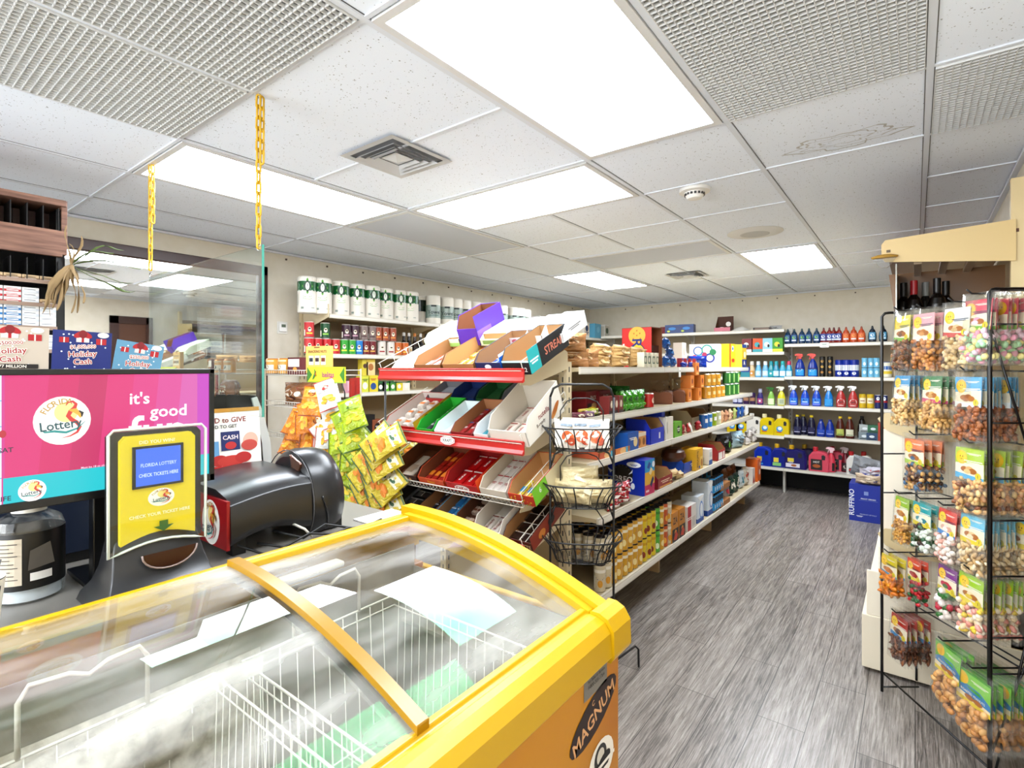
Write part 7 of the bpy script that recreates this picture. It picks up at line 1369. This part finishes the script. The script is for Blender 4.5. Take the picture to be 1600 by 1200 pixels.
bagfilm = clear('bag_film', '#fbfaf6', 1.5, 1.45, .06, haze=(.14, (25, 25, 25)))
rs0 = random.Random(5)
def nutbag(w, h, hd, hd2, cont, word, sun='#f0c51e', n_n=34, nsz=(.0125, .008), seed=1, pic='#b5783c', frac=.48):
    """clear bag: header card in the upper part, loose contents below, film in front"""
    def f():
        o = MB(); y0 = -.004
        o.box(-w*.42, -.003, h*(1-frac)-.01, w*.42, -.001, h*.90, M(hd, .35))
        items = [('r', -.5, 0, .5, 1, '#eee6d2'), ('p', [(-.5, .52), (.5, .60), (.5, 1), (-.5, 1)], hd), ('p', [(-.5, 0), (.5, 0), (.5, .12), (0, .15), (-.5, .20)], hd2), ('e', -.27, .74, .0215*w/.13, .0215*w/.13, sun), ('e', -.27, .74, .017*w/.13, .017*w/.13, '#f6d23a'), ('e', -.32, .77, .002, .003, '#5c3a10'), ('e', -.23, .77, .002, .003, '#5c3a10'), ('p', [(-.34, .70), (-.27, .66), (-.20, .70), (-.27, .68)], '#8d5a14'),
               ('t', 'Sunny', .17, .89, .06, '#f6f2e6', .5), ('t', word, .15, .62, .09, '#f4f0e6' if hd[1] < 'd' else '#3a4a6d', .64), ('e', -.15, .34, .018, .010, pic), ('e', .02, .37, .017, .009, cont[0]), ('e', .14, .30, .018, .010, pic), ('e', -.05, .27, .016, .008, cont[-1]), ('e', .33, .16, .0125, .0125, '#dccb1c'), ('t', '1', .33, .16, .11, '#23300c', .1)]
        if word == 'ROASTED PEANUTS': items = [('r', -.5, 0, .5, 1, '#8fcf5a'), ('r', -.5, 0, .5, .14, '#e6cf3a'), ('p', [(-.5, .45), (-.2, .62), (.2, .60), (.5, .40), (.5, .22), (-.5, .30)], '#2c8ac4'), ('p', [(-.2, .58), (.2, .56), (.3, .46), (-.05, .48)], '#3fa53a'), ('p', [(-.5, .30), (.5, .22), (.5, .14), (-.5, .14)], '#efe2c4'), ('e', -.3, .78, .024, .022, sun), ('t', 'ROASTED PEANUTS', .0, .36, .075, '#f6f2e6', .86, -.05), ('e', -.1, .22, .02, .009, pic), ('e', .15, .22, .02, .009, pic), ('t', 'Sunny', .2, .82, .07, '#f6f2e6', .5)]
        o.art(items, lambda u, v, l: (u*w*.84, -.0034-l*.5, h*(1-frac)-.01+v*h*(frac-.09)))
        o = o.build('snack_bag')
        c = MB(); rs = random.Random(seed); cols = [M(x, .4) for x in cont]; zt = h*(1-frac)*.96
        nn_ = int(n_n*1.9)
        for i in range(nn_):
            cx, cz = rs.uniform(-w*.38, w*.38), .012+(zt-.012)*(i+.5)/nn_; cy = rs.uniform(-.011, .004); a, b = nsz[0]*.88, nsz[1]*.92; a *= rs.uniform(.8, 1.15)
            Rm = Euler((rs.uniform(0, 3), rs.uniform(0, 3), rs.uniform(0, 3))).to_matrix(); vs = []; 
            for j in range(1, 4):
                for k in range(6): th = pi*j/4; ph = 2*pi*k/6; vs.append(Vector((cx, cy, cz))+Rm @ Vector((a*sin(th)*cos(ph), b*sin(th)*sin(ph), b*cos(th))))
            vs += [Vector((cx, cy, cz))+Rm @ Vector((0, 0, b)), Vector((cx, cy, cz))+Rm @ Vector((0, 0, -b))]
            fs = [(j*6+k, j*6+(k+1) % 6, (j+1)*6+(k+1) % 6, (j+1)*6+k) for j in range(2) for k in range(6)]+[(18, (k+1) % 6, k) for k in range(6)]+[(19, 12+k, 12+(k+1) % 6) for k in range(6)]
            c.add(vs, fs, rs.choice(cols), True)
        tag(c.build('bag_contents', o), kind='stuff')
        g = MB(); g.grid(lambda u, v: ((u-.5)*w, -.006-.016*sin(pi*u)*(1-v)**.6*(1 if v > .02 else .2)-.002*sin(u*25+seed)*v, h*v), 10, 8, bagfilm); g.build('film', o)
        b_ = MB(); b_.grid(lambda u, v: ((u-.5)*w, .006+.010*sin(pi*u)*(1-v), h*v*.98), 4, 3, M('#d9cdb8', .3) if False else bagfilm); b_.build('film', o)
        return o
    return Kind(f, 'snack bag')
NB = {
 'walnut': nutbag(.135, .27, '#dcd23a', '#7ab53a', ('#8d5f3c', '#a5774a', '#7c4f30'), 'walnuts', seed=1),
 'hazel': nutbag(.15, .27, '#e8aeb8', '#f0e4d9', ('#c4894a', '#b5783c', '#d09a58'), 'hazelnut', nsz=(.012, .011), seed=2),
 'pistachio': nutbag(.15, .27, '#e6ebf2', '#c9443a', ('#d9c29a', '#e0cda5', '#c9ae80'), 'pistachio', nsz=(.014, .010), seed=3),
 'candy': nutbag(.15, .27, '#d8546c', '#7ab53a', ('#e9a8bf', '#b5dfb8', '#ece2a0', '#dfe6ec', '#e8cfe0'), 'almonds', n_n=26, nsz=(.017, .012), seed=4),
 'cashew': nutbag(.14, .26, '#3f9fd0', '#e9eef2', ('#e0c08a', '#d4ae72', '#e9cf9f'), 'cashews', nsz=(.016, .008), seed=5),
 'cashew_green': nutbag(.14, .26, '#3f8a5a', '#c94a7c', ('#dcb87e', '#cfa566'), 'cashews', nsz=(.016, .008), seed=6),
 'almond': nutbag(.155, .27, '#5ab0e0', '#e9eef2', ('#a5673a', '#94562c', '#b5784a'), 'almonds', nsz=(.016, .009), seed=7),
 'trail': nutbag(.15, .25, '#e08a5a', '#b5d04a', ('#9a6a3c', '#d9b27c', '#5c3a24', '#c9a060', '#3f6a8d'), 'trail mix', nsz=(.014, .009), seed=8),
 'salted': nutbag(.155, .27, '#b5cf4a', '#5ab0d8', ('#d9b27c', '#c9986a', '#8d5a38', '#e0c490'), 'salted', nsz=(.015, .009), seed=9),
 'peanut': nutbag(.125, .24, '#9fc43a', '#e9ecee', ('#d3a04a', '#dcb060', '#c48f3c'), 'peanuts', nsz=(.009, .007), n_n=50, seed=10),
 'mint': nutbag(.13, .24, '#2aa8ae', '#e0cf2c', ('#e6ece6', '#3f6a4a', '#4a2f2a', '#dfe9df'), 'mints', nsz=(.014, .012), n_n=22, seed=11, pic='#2a8a9a'),
 'peppermint': nutbag(.13, .25, '#d84a3a', '#3f8fd0', ('#f0dfd9', '#e6b5a8', '#f4ece6'), 'cubes', nsz=(.013, .012), n_n=26, seed=12, sun='#e9d23a', pic='#d9b0a0'),
 'toffee': nutbag(.135, .25, '#7cc4e0', '#e0cf2c', ('#e0c9a0', '#d0b080', '#e9dcc0'), 'toffee', nsz=(.018, .008), n_n=26, seed=13, sun='#e9d23a'),
 'gummy': nutbag(.135, .22, '#d9c92c', '#3f9fd0', ('#d98a14', '#e09a1c', '#cf7c10'), 'mango', nsz=(.02, .010), n_n=30, seed=14),
 'berry': nutbag(.115, .23, '#d8502c', '#e0cf2c', ('#a5202a', '#2c6a34', '#c42a34'), 'fruit', nsz=(.015, .010), n_n=24, seed=15, pic='#a52a34'),
 'lolly': nutbag(.125, .24, '#8a3f9a', '#e0cf2c', ('#c42a4a', '#e9dfda', '#3f7a3a'), 'pops', nsz=(.016, .016), n_n=12, seed=16, pic='#c42a5a'),
 'sour': nutbag(.13, .26, '#a8d02c', '#e0cf2c', ('#ecd9b5', '#e6a59a', '#e9e0cf', '#e0c84a'), 'taffy', nsz=(.017, .011), n_n=26, seed=17),
 'pretzel': nutbag(.13, .22, '#b5382a', '#3f8fc4', ('#6d3f24', '#8d5a34', '#5c3018'), 'sesame', nsz=(.018, .007), n_n=36, seed=18),
 'roasted': nutbag(.17, .27, '#5aa53a', '#e0c92c', ('#d9a868', '#c9945a', '#e0b67c'), 'ROASTED PEANUTS', nsz=(.019, .013), n_n=20, seed=19)}
NAMES = {'walnut': 'walnuts, yellow-green label', 'hazel': 'hazelnuts, pink label', 'pistachio': 'pistachios, white and blue label', 'candy': 'pastel candy almonds, red label', 'cashew': 'cashews, blue label', 'cashew_green': 'cashews, green label', 'almond': 'almonds, light blue label', 'trail': 'trail mix, orange label', 'salted': 'mixed nuts, lime label', 'peanut': 'small peanuts, green label', 'mint': 'mint candies, teal label', 'peppermint': 'pink candy cubes, red label', 'toffee': 'toffee sticks, sky blue label', 'gummy': 'orange gummies, yellow label', 'berry': 'red fruit sweets, orange-red label', 'lolly': 'lollipops, purple label', 'sour': 'taffy, lime and yellow label', 'pretzel': 'brown sesame bites, dark red label', 'roasted': 'large roasted peanuts, green label'}
# rows: (bag kind, photo column of the bag centre, photo y of its top, stack depth, scale)
ROWS = [('top', [('walnut', 1408, 484, 4, 1), ('hazel', 1444, 480, 4, 1), ('pistachio', 1494, 470, 4, 1), ('candy', 1531, 456, 8, 1)]),
        ('second', [('cashew', 1408, 578, 4, .95), ('cashew_green', 1456, 578, 3, 1), ('almond', 1513, 578, 8, 1)]),
        ('third', [('trail', 1432, 678, 4, 1), ('salted', 1518, 690, 8, 1.02)]),
        ('fourth', [('peanut', 1408, 770, 2, .95), ('mint', 1442, 778, 2, .95), ('peppermint', 1478, 788, 3, .95), ('toffee', 1520, 796, 8, 1)]),
        ('fifth', [('gummy', 1392, 862, 2, .95), ('berry', 1432, 868, 2, .9), ('lolly', 1482, 878, 2, 1), ('sour', 1519, 888, 8, 1.0)]),
        ('sixth', [('pretzel', 1404, 956, 5, 1), ('roasted', 1478, 1000, 3, 1.0)]),
        ('lowest', [('roasted', 1535, 1050, 8, 1.05)])]
for rn, items in ROWS:
    for (kd, u, v, n, sc_) in items:
        a, p = a_at(u); zt = z_at(v, p); hgt = {'peanut': .24, 'mint': .24, 'peppermint': .25, 'toffee': .25, 'gummy': .22, 'berry': .23, 'lolly': .24, 'sour': .26, 'pretzel': .22, 'trail': .25, 'cashew': .26, 'cashew_green': .26}.get(kd, .27)*sc_
        a = min(a, WD-.06)
        MB().tube([rp3(a-.004, -.028, zt+.012), rp3(a, -.012, zt-.003), rp3(a, DP, zt-.003)], .0032, rkm, 6).build('hook', rk)
        MB().tube([rp3(0, DP, zt-.003), rp3(WD, DP, zt-.003)], .0034, rkm, 6).build('cross_bar', rk) if kd == items[0][0] else None
        rs = random.Random(u)
        for i in range(n):
            nn = -.006+i*(DP-.01)/max(n, 6)
            q = RA+E1*(a+rs.uniform(-.004, .004))+EN*nn
            NB[kd].put((q.x, q.y, zt-hgt), 'clear bag of %s, %s on its hook, %s row' % (NAMES[kd], nth(i, n, 'front'), rn), 'snack bags on the black hook rack', (rs.uniform(-.05, .02)-.03*(i == 0), rs.uniform(-.03, .03), RZ+rs.uniform(-.06, .06)-.1*(i == 0)), (-sc_ if i > 1 and i % 2 else sc_, sc_, sc_))
# wine bottles on the right-hand shelving
def wine(foil, body='#16110f', lab='#cfc6b4'): return bottle_kind('wine_bottle', 'bottle', [(.036, 0), (.038, .006), (.038, .185), (.030, .215), (.016, .235), (.014, .24), (.014, .241), (.0155, .243), (.0155, .31), (.014, .312)], .241, body, foil, sy=1, lab=(.05, .14, [('r', -.5, 0, .5, 1, lab), ('r', -.3, .6, .3, .7, '#4a3c30')]))
w1, w2, w3 = wine('#1a1716'), wine('#a8242c'), wine('#8a8a86', '#2a2a28', '#d9d9d4')
for i, (k_, u, y, lb) in enumerate(((w1, 1412, 3.36, 'dark wine bottle with black foil, leftmost under the canopy'), (w2, 1428, 3.30, 'wine bottle with red foil top under the canopy'), (w3, 1446, 3.40, 'grey topped bottle between the red and black foil wine bottles'), (w1, 1464, 3.28, 'wine bottle with black foil right of the grey topped one'), (w1, 1478, 3.42, 'wine bottle with black foil, rightmost and farther back'))):
    p = at(u, 574, Y=y); k_.put((min(p.x, .3), y, 1.621), lb, 'wine bottles under the canopy')
for i, x in enumerate((-.04, .05, .14, .23)): (w1 if i != 1 else w3).put((x, 3.24, 1.221), '%s wine bottle on the middle wine shelf behind the bags, %s of four' % ('grey topped' if i == 1 else 'dark', nth(i, 4)), 'wine bottles on the middle shelf')
